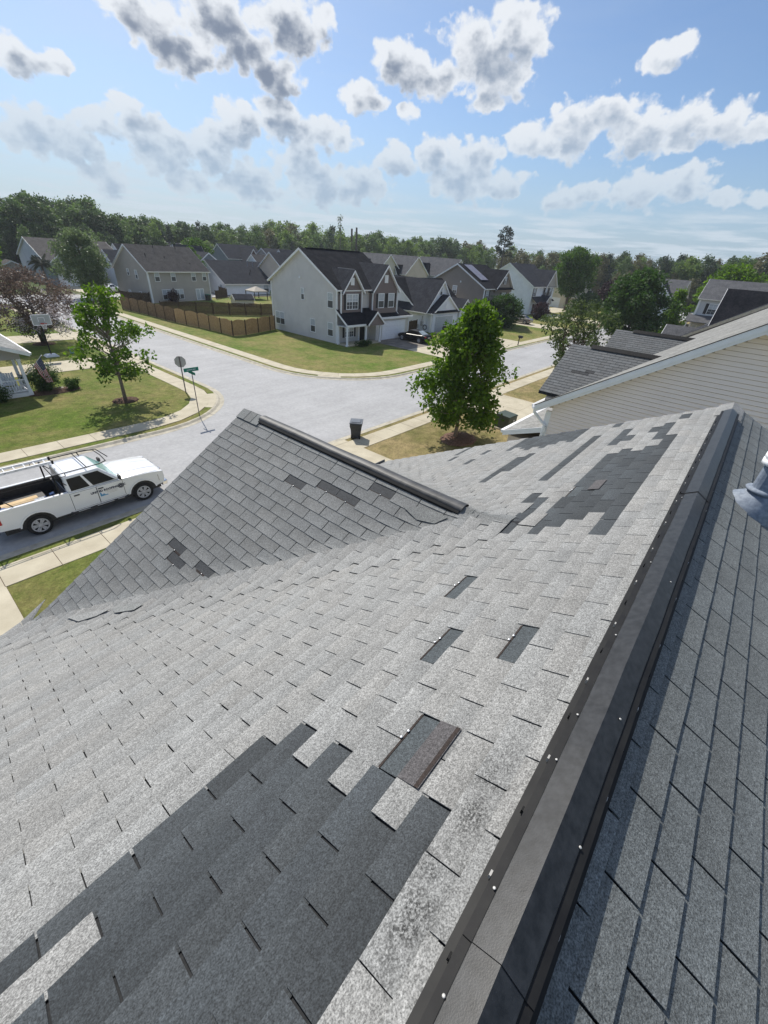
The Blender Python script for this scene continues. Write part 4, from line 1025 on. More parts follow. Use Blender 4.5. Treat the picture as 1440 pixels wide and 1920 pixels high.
# its lower front roof
zl = 3.88
m = MB(); m.prism([(UN - 0.05, 6.28, zl), (UN - 0.05, 4.7, zl + 0.6), (UN - 0.05, 4.7, zl + 0.68), (UN - 0.05, 6.28, zl + 0.08)], (5.2, 0, 0)); m.build('lower_roof', RF_LIGHT, H)
m = MB(); m.prism([(UN - 0.09, 6.30, zl - 0.14), (UN - 0.09, 4.7, zl + 0.46), (UN - 0.09, 4.7, zl + 0.67), (UN - 0.09, 6.30, zl + 0.06)], (0.04, 0, 0)); m.prism([(UN - 0.09, 6.29, zl - 0.05), (UN - 0.09, 6.39, zl - 0.05), (UN - 0.09, 6.42, zl + 0.07), (UN - 0.09, 6.29, zl + 0.07)], (5.3, 0, 0)); m.build('lower_fascia', M_WHITE, H)
m = MB(); m.box(UN + 0.05, UN + 5, 4.66, 6.1, 0.1, zl - 0.1); m.build('garage_wall', SD_PEACH, H)
# two front gables with real shingle courses
def front_gable(u, zr, v1, s, half, idx):
    v0 = RV + (RZ - zr) / SL
    m = MB(); m.prism([(u - half, v1 - 0.3, zr - half * s - 0.4), (u + half, v1 - 0.3, zr - half * s - 0.4), (u + half, v1 - 0.3, zr - half * s - 0.08), (u, v1 - 0.3, zr - 0.08), (u - half, v1 - 0.3, zr - half * s - 0.08)], (0, -2.5, 0)); m.build('wall', SD_PEACH, H)
    m = MB()
    for sg in (-1, 1):
        m.prism([(u, v1, zr), (u + sg * half, v1, zr - half * s), (u + sg * half, v1, zr - half * s + 0.09), (u, v1, zr + 0.09)], (0, v0 - v1 - 0.9 , 0))
    g = m.build('front_gable', M_DECK, H)
    sh = MB(); cols = []; L = half * math.sqrt(1 + s * s); c = 1 / math.sqrt(1 + s * s); n = int(L / 0.135)
    for sg in (-1, 1):
        for k in range(n):
            s0, s1 = 0.135 * k, 0.135 * (k + 1)
            for j in range(-1, 16):
                va = v1 - 0.31 * (j + (k % 2) * 0.5); vb = max(va - 0.30, v0 - 1.2); va = min(va, v1)
                if va - vb < 0.05: continue
                q = [(u + sg * s_ * c, v, zr + 0.095 + h_ - s_ * c * s) for s_, v, h_ in ((s0, va, 0.002), (s0, vb, 0.002), (s1, vb, 0.014), (s1, va, 0.014))]
                if max(q[0][2], q[1][2]) < nz(vb) - 0.15 : continue
                dk = idx == 0 and sg == -1 and (k, j) in ((9, 3), (10, 2), (10, 3))
                sh.hexa([(x, y, z - 0.01) for x, y, z in q] + q); cc = vary((0.038, 0.04, 0.043) if dk else (0.118, 0.123, 0.126), 0.10); cols += [cc] * 8
    o = sh.build('shingle_courses', M_SH, g, kind='stuff'); at = o.data.color_attributes.new('Col', 'FLOAT_COLOR', 'POINT'); at.data.foreach_set('color', [x for c_ in cols for x in (*c_, 1)])
    m = MB(); m.prism([(u - 0.13, v1 - 0.75, zr + 0.07), (u, v1 - 0.75, zr + 0.19), (u + 0.13, v1 - 0.75, zr + 0.07)], (0, -(v1 - 0.75 - v0 + 0.25), 0)); m.build('ridge_vent', M_BLACK, H)
front_gable(17.75, 7.08, 5.35, 0.62, 2.3, 0)
front_gable(23.3, 7.25, 5.2, 0.62, 3.0, 1)
# dark roof of the house after it
H = thing('dark_roofed_house', 'house beyond the neighbour of which only the black roof and pale rake show', 'house', (50, 0, Z0))
gable(H, 'x', 44.5, 56, -6.4, 4.9, 0.1, 5.3, 8.9, SD_SLATE, RF_DARK, over=0.3, rk=0.3, trim=M_STONE)
gable(H, 'y', -1.0, 3.1, 45.2, 51.2, 5.0, 6.1, 8.95, SD_SLATE, RF_BLACK, over=0.3, rk=0.3, ends=(0, 1), gut=False)
gable(H, 'y', 3.6, 6.2, 44.8, 48.5, 0.1, 4.6, 5.9, SD_SLATE, RF_MID, over=0.25, rk=0.3, ends=(0, 1), gut=False)

# ---- houses to the right, across the far bend
H = thing('white_house', 'white two-storey house half hidden behind the big dark tree on the right', 'house', (124, 22, Z0))
gable(H, 'y', 16.5, 28.5, 120.0, 131.0, 0.1, 5.6, 8.9, SD_BLUE, RF_MID, over=0.3, rk=0.3)
gable(H, 'x', 118.5, 126.0, 17.8, 23.0, 0.1, 5.6, 8.2, SD_BLUE, RF_DARK, over=0.2, rk=0.25, ends=(1, 0), gut=False)
for y in (20.9, 22.6): window(H, 'L', (118.5, y, 3.2), 0.9, 1.4, 1)
H = thing('light_grey_house', 'pale grey two-storey house with a columned porch at the right edge', 'house', (106, 5, Z0))
gable(H, 'y', -10.0, 10.3, 99.8, 110.0, 0.1, 6.7, 9.55, SD_LGREY, RF_MID, over=0.35, rk=0.4)
window(H, 'L', (99.8, 8.6, 4.3), 1.2, 1.6, 1, 0.5, grid_=True)
slabroof(H, [(97.2, 11.2, 2.9), (97.2, 1.0, 2.9), (99.8, 1.0, 3.9), (99.8, 11.2, 3.9)], RF_MID)
gable(H, 'x', 97.0, 99.8, 4.6, 7.6, 2.7, 2.9, 4.3, SD_LGREY, RF_MID, over=0.15, rk=0.15, ends=(1, 0), gut=False)
for y in (10.8, 7.8, 4.6, 1.4): post(H, 97.5, y, 0.1, 2.85, 0.25)
for y in (9.9, 6.9, 4.2): window(H, 'L', (99.8, y, 0.7), 1.3, 1.6, 2)
gable(H, 'x', 100.2, 104.5, -1.5, 2.8, 6.2, 6.8, 8.7, SD_LGREY, RF_BLACK, over=0.2, rk=0.2, ends=(1, 0), gut=False)
corner(H, 99.8, 10.3, 0.1, 6.4, 0.3)

# ---- houses down the side street and behind, most of them far off
H = thing('porch_house', 'low house at the left edge with a white railed porch and pale roof', 'house', (0, 41, Z0))
m = MB(); m.box(-8, 4.4, 37.2, 47.5, 0.1, 2.5); m.build('wall', SD_TAUPE, H)
gable(H, 'y', 34.95, 47.5, -8.2, 5.95, 2.3, 2.88, 5.6, SD_TAUPE, RF_LIGHT, over=0.35, rk=0.3, walls=False)
m = MB(); m.prism([(5.85, 35.15, 2.45), (5.85, 35.15, 2.85), (-1.1, 35.15, 5.5), (-8.1, 35.15, 2.85), (-8.1, 35.15, 2.45)], (0, 0.1, 0)); m.box(5.7, 5.85, 35.25, 37.2, 2.45, 2.8); m.build('gable_end', SD_TAUPE, H)
m = MB(); m.box(-8, 5.85, 35.2, 37.2, 0.1, 0.32); m.build('porch_floor', M_TRIMW, H)
for x, y in ((5.73, 35.33), (4.45, 35.33), (1.5, 35.33), (5.73, 37.1)): post(H, x, y, 0.3, 2.45, 0.16)
def railing(P, x0, y0, x1, y1, z0=0.42, z1=1.12):
    a, c = Vector((x0, y0, 0)), Vector((x1, y1, 0)); d = (c - a); L = d.length; t = d / L; n = Vector((-t.y, t.x, 0))
    m = MB()
    for z in (z0, z1): m.obox(a + Vector((0, 0, z)) - n * 0.03, d, n * 0.06, Vector((0, 0, 0.06)))
    r_ = m.build('railing', M_WHITE, P)
    for i in range(int(L / 0.14)):
        m = MB(); m.obox(a + t * (0.1 + 0.14 * i) - n * 0.018 + Vector((0, 0, z0 + 0.06)), t * 0.036, n * 0.036, Vector((0, 0, z1 - z0 - 0.06))); m.build('baluster', M_WHITE, r_)
railing(H, 4.53, 35.33, 5.65, 35.33); railing(H, 5.73, 35.42, 5.73, 37.0); railing(H, 1.6, 35.33, 4.35, 35.33)
def porch_chair(x, y, rz, label):
    t = thing('porch_chair', label, 'chair', (x, y, 0.33), rz or 0.001, 'white slatted chairs on the porch')
    for i in range(5): m = MB(); m.box(-0.3 + 0.125 * i, -0.2 + 0.125 * i, 0.22, 0.26, 0.42, 1.05); m.build('back_slat', M_WHITE, t)
    m = MB(); m.box(-0.32, 0.32, -0.28, 0.26, 0.36, 0.42); m.build('seat', M_WHITE, t)
    for sx in (-0.33, 0.29):
        m = MB(); m.box(sx, sx + 0.05, -0.32, 0.26, 0.58, 0.63); m.box(sx, sx + 0.05, -0.3, -0.24, 0, 0.6); m.box(sx, sx + 0.05, 0.2, 0.26, 0, 1.1); m.build('arm', M_WHITE, t)
porch_chair(4.95, 36.35, -0.4, 'white slatted chair on the porch behind the railing'); porch_chair(3.2, 36.4, 0.2, 'white slatted chair further along the porch')

def far(name, label, axis, a0, a1, c0, c1, ze, zr, wall, roofm, fronts=(), wins=(), base=0.1, over=0.3):
    x0, x1, y0, y1 = (a0, a1, c0, c1) if axis == 'x' else (c0, c1, a0, a1)
    H = thing(name, label, 'house', ((x0 + x1) / 2, (y0 + y1) / 2, Z0))
    gable(H, axis, a0, a1, c0, c1, base, ze, zr, wall, roofm, over=over, rk=0.3, gut=True)
    for (ax, f0, f1, g0, g1, fe, fr, fw, frm) in fronts:
        gable(H, ax, f0, f1, g0, g1, base, fe, fr, fw, frm, over=0.25, rk=0.25, gut=False)
    for w in wins: window(H, *w)
    return H
H = far('grey_white_house', 'grey and white house with nested front gables behind the willow, far left', 'x', 28.2, 43, 112.5, 129.5, 4.4, 7.65, SD_LGREY, RF_BROWN,
    [('y', 107.2, 116, 28.0, 34.2, 4.3, 6.6, SD_GREY, RF_BROWN), ('y', 110, 118, 30.2, 36.5, 4.6, 7.2, SD_LGREY, RF_BROWN)], [('F', (29.3, 107.2, 3.0), 1.2, 1.2, 2)])
garage_door(H, 'F', (28.5, 107.2, 0.1), 4.6, 2.1); slabroof(H, [(28, 106.5, 2.5), (34.4, 106.5, 2.5), (34.4, 107.2, 2.9), (28, 107.2, 2.9)], RF_DARK, 0.08)
far('grey_house', 'grey house with a small dormer gable, right behind the nested gables house', 'x', 50, 61, 153, 166, 5.0, 8.0, SD_GREY, RF_MID, [('y', 150.5, 156, 53, 58, 4.8, 7.0, SD_LGREY, RF_DARK)])
far('white_gabled_house', 'white gabled house with a black roof peeping over the smaller white one', 'x', 47, 57, 121.5, 131.5, 4.2, 7.4, SD_WHITE, RF_BLACK)
far('small_white_house', 'small white house with a dark porch hood beside the taupe house', 'x', 38.6, 46, 105.5, 114.5, 3.4, 6.5, SD_WHITE, RF_DARK, [('y', 102.5, 108, 39.0, 42.0, 2.2, 3.6, SD_WHITE, RF_BLACK)], [('F', (40.0, 102.5, 0.6), 1.0, 1.4, 1), ('L', (38.6, 112, 1.0), 0.9, 1.4, 1)])
far('brown_roofed_house', 'far house with an orange brown roof end behind the taupe house', 'x', 62, 73.5, 151, 162, 5.2, 8.5, SD_LGREY, RF_DARK, [('y', 148.5, 154, 69.5, 73, 5.0, 7.4, SD_GREY, RF_DARK)])
far('twin_gabled_house', 'far dark roofed house with two white gable ends showing above the taupe roof', 'x', 72.5, 82, 147, 157, 5.0, 8.1, SD_WHITE, RF_DARK, [('x', 76.0, 82, 144, 150.5, 5.0, 7.7, SD_WHITE, RF_DARK)])
far('slate_gabled_house', 'slate grey house with a louvred gable left of the pale low roof', 'y', 103.5, 114, 54.5, 62.0, 4.4, 7.1, SD_GREY, RF_DARK, [('x', 53.5, 60, 107, 112.5, 5.0, 8.2, SD_LGREY, RF_DARK)])
far('pale_roofed_house', 'low house with a pale tan roof between the white bungalow and the red gable', 'x', 58.5, 69.0, 93.5, 101.5, 3.2, 5.7, SD_PEACH, RF_LIGHT)
far('red_gabled_house', 'far grey house with a dark red front gable and a small white window', 'x', 76, 88, 124, 134, 5.6, 8.9, SD_GREY, RF_DARK, [('y', 121, 128, 80.0, 84.6, 5.2, 8.2, SD_BRICKR, RF_DARK)], [('F', (81.5, 121, 5.2), 1.5, 1.4, 2)])
far('green_gabled_house', 'far taupe house with three pale gables right of the red gabled one', 'x', 86.5, 97, 117, 128, 5.4, 8.6, SD_TAUPE, RF_DARK, [('y', 114.5, 121, 86.8, 90, 5.0, 7.6, SD_CREAM, RF_DARK), ('y', 114.5, 121, 92.6, 95.8, 5.0, 7.5, SD_CREAM, RF_DARK)])
far('pale_blue_house', 'small pale blue gable just above the white bungalow roof', 'x', 69.5, 77, 99, 106.5, 4.6, 7.3, SD_BLUE, RF_BROWN)
far('beige_gabled_house', 'beige gable end with a dark roof half hidden by the corner house', 'x', 64.6, 77, 83.8, 93.4, 5.0, 8.25, SD_PEACH, RF_DARK, [('x', 70.5, 79, 88.5, 97.5, 5.2, 8.7, SD_CREAM, RF_DARK)])
far('cream_gabled_house', 'cream gabled house peeping right above the corner house roof', 'y', 73.5, 86, 83.2, 92.4, 5.8, 9.5, SD_CREAM, RF_MID, [('x', 81.0, 86, 76.0, 80.5, 5.8, 8.3, SD_CREAM, RF_BLACK)])
far('beige_house', 'beige house with a small dormer behind the white garage house', 'y', 71.2, 82.5, 91.2, 100.6, 5.8, 9.5, SD_PEACH, RF_MID, [('x', 88.4, 94, 77.4, 81.4, 5.6, 8.6, SD_LGREY, RF_BLACK), ('x', 90.0, 94, 72.6, 74.8, 5.6, 7.5, SD_LGREY, RF_BLACK)], [('L', (90.0, 74.3, 4.2), 1.2, 1.3, 2, 0.3)])
far('pale_grey_house', 'light grey house with a white trimmed gable left of the solar panels', 'y', 67.8, 80.5, 105.6, 114.8, 5.7, 9.6, SD_LGREY, RF_MID, [('x', 101.5, 108, 74.0, 78.2, 5.6, 8.2, SD_LGREY, RF_BLACK)], [('L', (101.5, 77.0, 3.9), 1.6, 1.4, 2, 0.3, 'sash')])

# taupe two-storey house, turned a little off the street grid
H = thing('taupe_house', 'large taupe two-storey house seen from the back behind the wooden fence', 'house', (33.38, 79.06, Z0), R(10.8))
gable(H, 'x', 0, 12.0, 0, 8.9, -0.1, 4.72, 8.05, SD_TAUPE, RF_BROWN, over=0.3, rk=0.3)
corner(H, 0, 0, 0, 4.5, 0.2); corner(H, 12.0, 0, 0, 4.5, 0.14)
for x, z, w, h, n in ((1.2, 3.2, 0.8, 1.3, 1), (4.25, 3.2, 0.8, 1.3, 1), (8.35, 3.2, 0.8, 1.3, 1), (10.7, 3.2, 0.74, 1.3, 1), (2.05, 0.45, 1.6, 1.45, 2), (4.5, 0.45, 1.6, 1.45, 2)): window(H, 'F', (x, 0, z), w, h, n)
for y, z, w, h in ((3.2, 3.35, 0.5, 1.2), (5.3, 3.75, 0.45, 0.85), (3.1, 0.5, 0.5, 0.9), (6.0, 0.7, 0.45, 0.7)): window(H, 'L', (0, y, z), w, h)
m = MB(); quadbox(m, (8.75, 0, 0.05), V(1, 0, 0), V(0, -1, 0), 0, 1.75, 0, 1.9, 0, 0.05); d_ = m.build('patio_door', M_TRIMW, H)
for a in (0.12, 0.95): m = MB(); quadbox(m, (8.75, 0, 0.05), V(1, 0, 0), V(0, -1, 0), a, a + 0.66, 0.15, 1.78, 0.05, 0.06); m.build('pane', M_BLIND, d_)
roofvents(H, [(2.0, 2.6, 6.75), (5.2, 2.2, 6.4), (9.4, 1.2, 5.6)])
for x in (4.6, 8.9): m = MB(); m.tube([(x, 3.9, 7.7), (x, 3.9, 8.5)], 0.05, 6); m.build('roof_pipe', M_BLACK, H)

H = thing('white_bungalow', 'white one-storey house with a wide charcoal roof behind the garden shed', 'house', (60, 92, Z0))
gable(H, 'x', 52.5, 69.5, 88.2, 101.5, 0.1, 2.25, 6.0, SD_WHITE, RF_DARK, over=0.35, rk=0.3)
gable(H, 'x', 50.6, 53.5, 94.5, 97.3, 0.1, 2.3, 3.6, SD_CREAM, RF_BLACK, over=0.2, rk=0.2, ends=(1, 0)); window(H, 'L', (50.6, 96.5, 0.9), 1.0, 1.1, 2)
window(H, 'L', (52.5, 90.2, 0.5), 0.8, 1.4, 1)
for x in (62.0, 66.5): window(H, 'F', (x, 88.2, 0.6), 1.2, 1.4, 1)
for x in (61.5, 62.8): m = MB(); m.tube([(x, 93.0, 5.2), (x, 93.0, 6.3)], 0.06, 6); m.build('roof_pipe', M_GALV, H)
roofvents(H, [(61.0, 91.4, 4.4), (60.2, 90.6, 3.9)])

H = thing('garden_shed', 'small cream garden shed with a dark roof by the dark fence', 'shed', (44.75, 72.57, Z0), R(-15))
gable(H, 'x', 0, 3.4, 0, 2.5, 0, 0.95, 1.62, SD_CREAM, RF_DARK, over=0.15, rk=0.12, gut=False)
H = thing('garden_shed', 'grey shed with white double doors at the far left under the trees', 'shed', (24.5, 123, Z0))
gable(H, 'y', 121.5, 125.5, 22.4, 27.2, 0.1, 2.2, 3.4, SD_TAUPE, RF_BROWN, over=0.2, rk=0.2, gut=False); window(H, 'F', (23.9, 121.5, 0.7), 1.8, 1.2, 2)
H = thing('gazebo', 'garden gazebo with a tan canopy against the white bungalow', 'gazebo', (54.6, 80.4, Z0))
m = MB()
for a in ((53.2, 79.0), (56.2, 79.0), (56.2, 82.0), (53.2, 82.0)): pass
c_ = [(53.1, 78.9, 1.66), (56.3, 78.9, 1.66), (56.3, 82.1, 1.66), (53.1, 82.1, 1.66)]
for i in range(4): m.face([c_[i], c_[(i + 1) % 4], (54.7, 80.5, 2.45)]); a, b_ = Vector(c_[i]), Vector(c_[(i + 1) % 4]); m.face([a, b_, b_ - V(0, 0, 0.15), a - V(0, 0, 0.15)])
m.build('canopy', mat('tan_canvas', (0.36, 0.32, 0.27), (0.42, 0.38, 0.32), 2), H)
for x, y in ((53.2, 79.0), (56.2, 79.0), (56.2, 82.0), (53.2, 82.0)): m = MB(); m.box(x - 0.06, x + 0.06, y - 0.06, y + 0.06, 0.1, 1.62); m.build('gazebo_post', M_BLACK, H)

# ---- fences
def fence(name, label, pts, h, mats, panel=2.35, arch=0.16, pk=0.14, group=None):
    t = thing(name, label, 'fence', (pts[0][0], pts[0][1], Z0), group=group)
    q = resample(pts, panel); q.append(Vector((*pts[-1], 0))) if (q[-1] - Vector((*pts[-1], 0))).length > 0.5 else None
    N = len(q) - 1
    for i in range(N):
        a, c = q[i], q[i + 1]; d = c - a; L = d.length; tt = d / L; n = Vector((-tt.y, tt.x, 0))
        mm = mats(i / max(N - 1, 1)); k = max(3, int(L / pk)); m = MB()
        for j in range(k):
            s0, s1 = 0.06 + (L - 0.12) * j / k, 0.06 + (L - 0.12) * (j + 1) / k - 0.012
            zz = h - 0.12 + arch * math.sin(math.pi * (j + 0.5) / k) + random.uniform(-0.008, 0.008); o_ = random.uniform(-0.006, 0.006)
            m.obox(a + tt * s0 + n * (o_ - 0.01) + V(0, 0, 0.12), tt * (s1 - s0), n * 0.02, V(0, 0, zz))
        pn = m.build('fence_panel', mm, t)
        m = MB()
        for z in (0.45, 1.3): m.obox(a + n * 0.012 + V(0, 0, z), d, n * 0.04, V(0, 0, 0.09))
        m.build('fence_rail', mm, pn)
    for i, a in enumerate(q):
        m = MB(); m.box(a.x - 0.05, a.x + 0.05, a.y - 0.05, a.y + 0.05, 0.08, h + 0.12); m.build('fence_post', M_WOODD, t)
fence('wooden_fence', 'wooden fence with arched panels along the side street, new boards near the corner', [(26.4, 73.5), (27.1, 66.8), (27.2, 62.4), (27.6, 58.0), (28.2, 55.0), (28.5, 51.0), (28.7, 47.2), (35.9, 49.3)], 1.72, lambda f: M_WOODO if f < 0.42 else M_WOODN)
fence('dark_fence', 'dark stained fence across the back gardens behind the new fence', [(29.0, 66.6), (35.0, 64.2), (44.5, 58.9)], 1.75, lambda f: M_WOODD, arch=0.10)
fence('dark_fence', 'short dark fence at the left side of the taupe house', [(30.2, 83.5), (30.6, 80.2), (33.2, 79.6)], 1.6, lambda f: M_WOODD, arch=0.0)
fence('dark_fence', 'dark fence between the taupe house and the white bungalow', [(46.8, 82.5), (51.5, 85.5), (52.0, 90)], 1.5, lambda f: M_WOODD, arch=0.0)
fence('garden_gate', 'brown wooden gate beside the white garage house', [(50.9, 39.1), (54.6, 39.6)], 1.55, lambda f: M_WOODD, panel=1.85, arch=0.06)

# ---- street things
def post_sign():
    X, Y = 13.74, 30.25
    t = thing('stop_sign', 'stop sign seen from its plain grey back on the corner lawn', 'sign', (X, Y, Z0))
    m = MB(); m.box(X - 0.03, X + 0.03, Y - 0.03, Y + 0.03, 0.05, 2.62); m.build('sign_post', M_POST, t)
    r_, n = Vector((0.80, -0.60, 0)), Vector((0.60, 0.80, 0)); o = Vector((X, Y, 2.24)); m = MB()
    m.prism([o + n * 0.04 + r_ * 0.40 * math.cos(R(22.5 + 45 * i)) + V(0, 0, 0.40 * math.sin(R(22.5 + 45 * i))) for i in range(8)], n * 0.006); m.build('sign_plate', M_SIGNB, t)
post_sign()
def text(name, body, size, m_, parent, M_, ext=0.002):
    cu = bpy.data.curves.new(name, 'FONT'); cu.body = body; cu.size = size; cu.align_x = 'CENTER'; cu.align_y = 'CENTER'; cu.extrude = ext; cu.offset = size * 0.045; cu.resolution_u = 3
    tmp = bpy.data.objects.new(name, cu); COL.objects.link(tmp)
    bpy.context.view_layer.update()
    me = bpy.data.meshes.new_from_object(tmp.evaluated_get(bpy.context.evaluated_depsgraph_get())); bpy.data.objects.remove(tmp)
    me.materials.clear(); me.materials.append(m_)
    o = bpy.data.objects.new(name, me); COL.objects.link(o); o.parent = parent; o.matrix_local = M_; return o
def frame(o, r_, u_):
    r_, u_ = Vector(r_).normalized(), Vector(u_).normalized(); n = r_.cross(u_)
    return Matrix(((r_.x, u_.x, n.x, o[0]), (r_.y, u_.y, n.y, o[1]), (r_.z, u_.z, n.z, o[2]), (0, 0, 0, 1)))
t = thing('street_sign', 'green street name sign on a thin leaning looking post at the corner kerb', 'sign', (12.01, 25.17, Z0), local=True)
m = MB(); m.tube([(0, 0, -0.05), (0, 0, 2.62)], 0.028, 8); m.build('sign_post', M_POST, t)
m = MB(); m.box(-0.46, 0.46, -0.012, 0.012, 2.76, 2.98); pl = m.build('name_plate', M_GREENS, t)
m = MB(); xx = -0.27
for w_ in (0.05, 0.03, 0.05, 0.04, 0.05, 0.06, 0.02, 0.05, 0.03, 0.05): m.box(xx, xx + w_ * 0.75, -0.016, -0.012, 2.835, 2.905 if w_ > 0.035 else 2.885); xx += w_ + 0.012
m.build('lettering', M_BLIND, pl)
m = MB(); m.obox((-0.012, -0.4, 2.60), (0.024, 0, 0), (0, 0.8, 0), (0, 0, 0.16)); m.build('name_plate', M_GREENS, t)

def wheelie_bin(name, label, x, y, rz, s=1.0, lid=M_BIN, group=None):
    t = thing(name, label, 'bin', (x, y, Z0 + 0.01), rz, group, True)
    m = MB(); b0, b1, z0, z1 = 0.25 * s, 0.355 * s, 0.05 * s, 0.98 * s
    ring = [(b0, z0), (b0 * 1.22, 0.6 * s), (b0 * 1.25, 0.64 * s), (b1, 0.66 * s + 0.14 * s), (b1, z1)]
    prev = None
    for w_, z in ring:
        r_ = [(-w_, -w_ * 1.08, z), (w_, -w_ * 1.08, z), (w_, w_ * 1.15, z), (-w_, w_ * 1.15, z)]
        if prev:
            for q in range(4): m.face([prev[q], prev[(q + 1) % 4], r_[(q + 1) % 4], r_[q]])
        else: m.face(r_[::-1])
        prev = r_
    m.face(prev); m.build('body', M_BIN, t, bevel=0.012)
    m = MB(); q = [(-b1 * 1.08, -b1 * 1.2), (b1 * 1.08, -b1 * 1.2), (b1 * 1.08, b1 * 1.28), (-b1 * 1.08, b1 * 1.28)]
    m.hexa([(a, c, z1 + 0.004) for a, c in q] + [(a * 0.97, c * 0.97, z1 + 0.05 * s) for a, c in q]); q2 = [(a * 0.72, c * 0.72) for a, c in q]
    m.hexa([(a, c, z1 + 0.045 * s) for a, c in q2] + [(a * 0.94, c * 0.94, z1 + 0.085 * s) for a, c in q2]); m.build('lid', lid, t, bevel=0.008)
    m = MB(); m.tube([(-0.25 * s, 0.47 * s, 0.95 * s), (0.25 * s, 0.47 * s, 0.95 * s)], 0.02 * s, 6)
    for sx in (-0.2, 0.2): m.box((sx - 0.02) * s, (sx + 0.02) * s, 0.38 * s, 0.47 * s, 0.92 * s, 0.97 * s)
    m.build('handle', M_BIN, t)
    for sx in (-0.25, 0.25): m = MB(); m.lathe(((sx - 0.03) * s, 0.27 * s, 0.125 * s), (1, 0, 0), [(0, 0.10 * s), (0.005, 0.125 * s), (0.055 * s, 0.125 * s), (0.06 * s, 0.10 * s)], 14); m.build('wheel', M_RUB, t)
    if s == 1.0:
        for a, w_ in ((-0.06, 0.035), (0.03, 0.03)): m = MB(); m.box(a, a + w_, -0.389, -0.384, 0.80, 0.90); m.build('white_mark', M_WHITE, t)
M_BINL = mat('bin_lid', (0.10, 0.11, 0.125), (0.15, 0.16, 0.175), 5, 0.35, 0.5)
wheelie_bin('wheeled_bin', 'black wheeled rubbish bin standing at the kerb next to the driveway', 17.1, 16.12, R(128), lid=M_BINL)
wheelie_bin('wheeled_bin', 'dark bin with a green lid at the back wall of the taupe house', 44.0, 80.3, R(12), 0.98, M_GREENS)
wheelie_bin('wheeled_bin', 'dark bin by the pale drive at the far right, the left of two', 111.2, 12.0, 0.3, 1.3); wheelie_bin('wheeled_bin', 'dark bin by the pale drive at the far right, the right of two', 112.2, 10.6, 0.3, 1.3)

t = thing('utility_box', 'dark green electrical transformer box on the dry lawn beside the drive', 'utility box', (26.2, 10.75, Z0), R(-4))
m = MB(); m.box(-0.72, 0.72, -0.62, 0.62, -0.02, 0.10); m.build('concrete_pad', M_CONC, t)
m = MB(); m.hexa([(-0.55, -0.5, 0.10), (0.55, -0.5, 0.10), (0.55, 0.5, 0.10), (-0.55, 0.5, 0.10), (-0.55, -0.5, 0.94), (0.55, -0.5, 0.94), (0.55, 0.5, 1.0), (-0.55, 0.5, 1.0)]); m.build('cabinet', M_TRANS, t, bevel=0.012)
m = MB(); m.box(-0.57, 0.57, -0.53, 0.0, 0.86, 0.895); m.build('cabinet_lip', M_TRANS, t)
for a, z in ((0.10, 0.55), (0.12, 0.40)): m = MB(); m.box(a, a + 0.13, -0.508, -0.503, z, z + 0.10); m.build('warning_sticker', M_PAPER if z > 0.5 else M_TRIMW, t)

def mailbox(x, y, label):
    t = thing('mailbox', label, 'mailbox', (x, y, Z0), local=True)
    m = MB(); m.box(-0.05, 0.05, -0.05, 0.05, 0, 1.05); m.box(-0.04, 0.04, -0.35, 0.12, 0.95, 1.03); m.build('post', M_PLAST, t)
    m = MB(); prev = None
    m.prism([(-0.12, -0.45, 1.04), (0.12, -0.45, 1.04), (0.12, -0.45, 1.20), (0.085, -0.45, 1.28), (0, -0.45, 1.31), (-0.085, -0.45, 1.28), (-0.12, -0.45, 1.20)], (0, 0.62, 0)); m.build('box', M_PLAST, t)
mailbox(58.4, 24.75, 'black mailbox at the far kerb in front of the dark pickup'); mailbox(63.8, 16.5, 'black mailbox at the near kerb behind the sparse tree')

t = thing('basketball_hoop', 'portable basketball hoop with a clear backboard at the edge of the left driveway', 'basketball hoop', (9.95, 46.4, Z0))
m = MB(); m.hexa([(9.45, 46.0, 0.1), (10.45, 46.0, 0.1), (10.45, 47.0, 0.1), (9.45, 47.0, 0.1), (9.6, 46.1, 0.28), (10.3, 46.1, 0.28), (10.3, 46.8, 0.28), (9.6, 46.8, 0.28)]); m.build('base', M_PAPER, t, bevel=0.02)
m = MB(); m.tube([(9.95, 46.4, 0.2), (9.95, 46.4, 2.7), (9.95, 46.1, 3.0)], 0.05, 8); m.build('pole', M_BLACK, t)
m = MB(); m.box(9.3, 10.6, 45.78, 45.81, 2.72, 3.52); bb = m.build('backboard', mat('acrylic', (0.33, 0.36, 0.36), (0.4, 0.43, 0.43), 2, 0.3), t)
m = MB()
for a in ((9.28, 10.62, 2.70, 2.75), (9.28, 10.62, 3.49, 3.54), (9.28, 9.33, 2.7, 3.54), (10.57, 10.62, 2.7, 3.54), (9.72, 10.18, 3.28, 3.31), (9.72, 9.75, 2.98, 3.31), (10.15, 10.18, 2.98, 3.31)): m.box(a[0], a[1], 45.765, 45.782, a[2], a[3])
m.build('board_frame', M_WHITE, bb)
m = MB(); m.tube([(9.95 + 0.23 * math.cos(a), 45.5 + 0.23 * math.sin(a), 2.86) for a in [2 * math.pi * i / 16 for i in range(17)]], 0.014, 6, cap=False); m.box(9.87, 10.03, 45.72, 45.78, 2.80, 2.88); m.build('rim', mat('orange_rim', (0.5, 0.06, 0.02)), t)
m = MB()
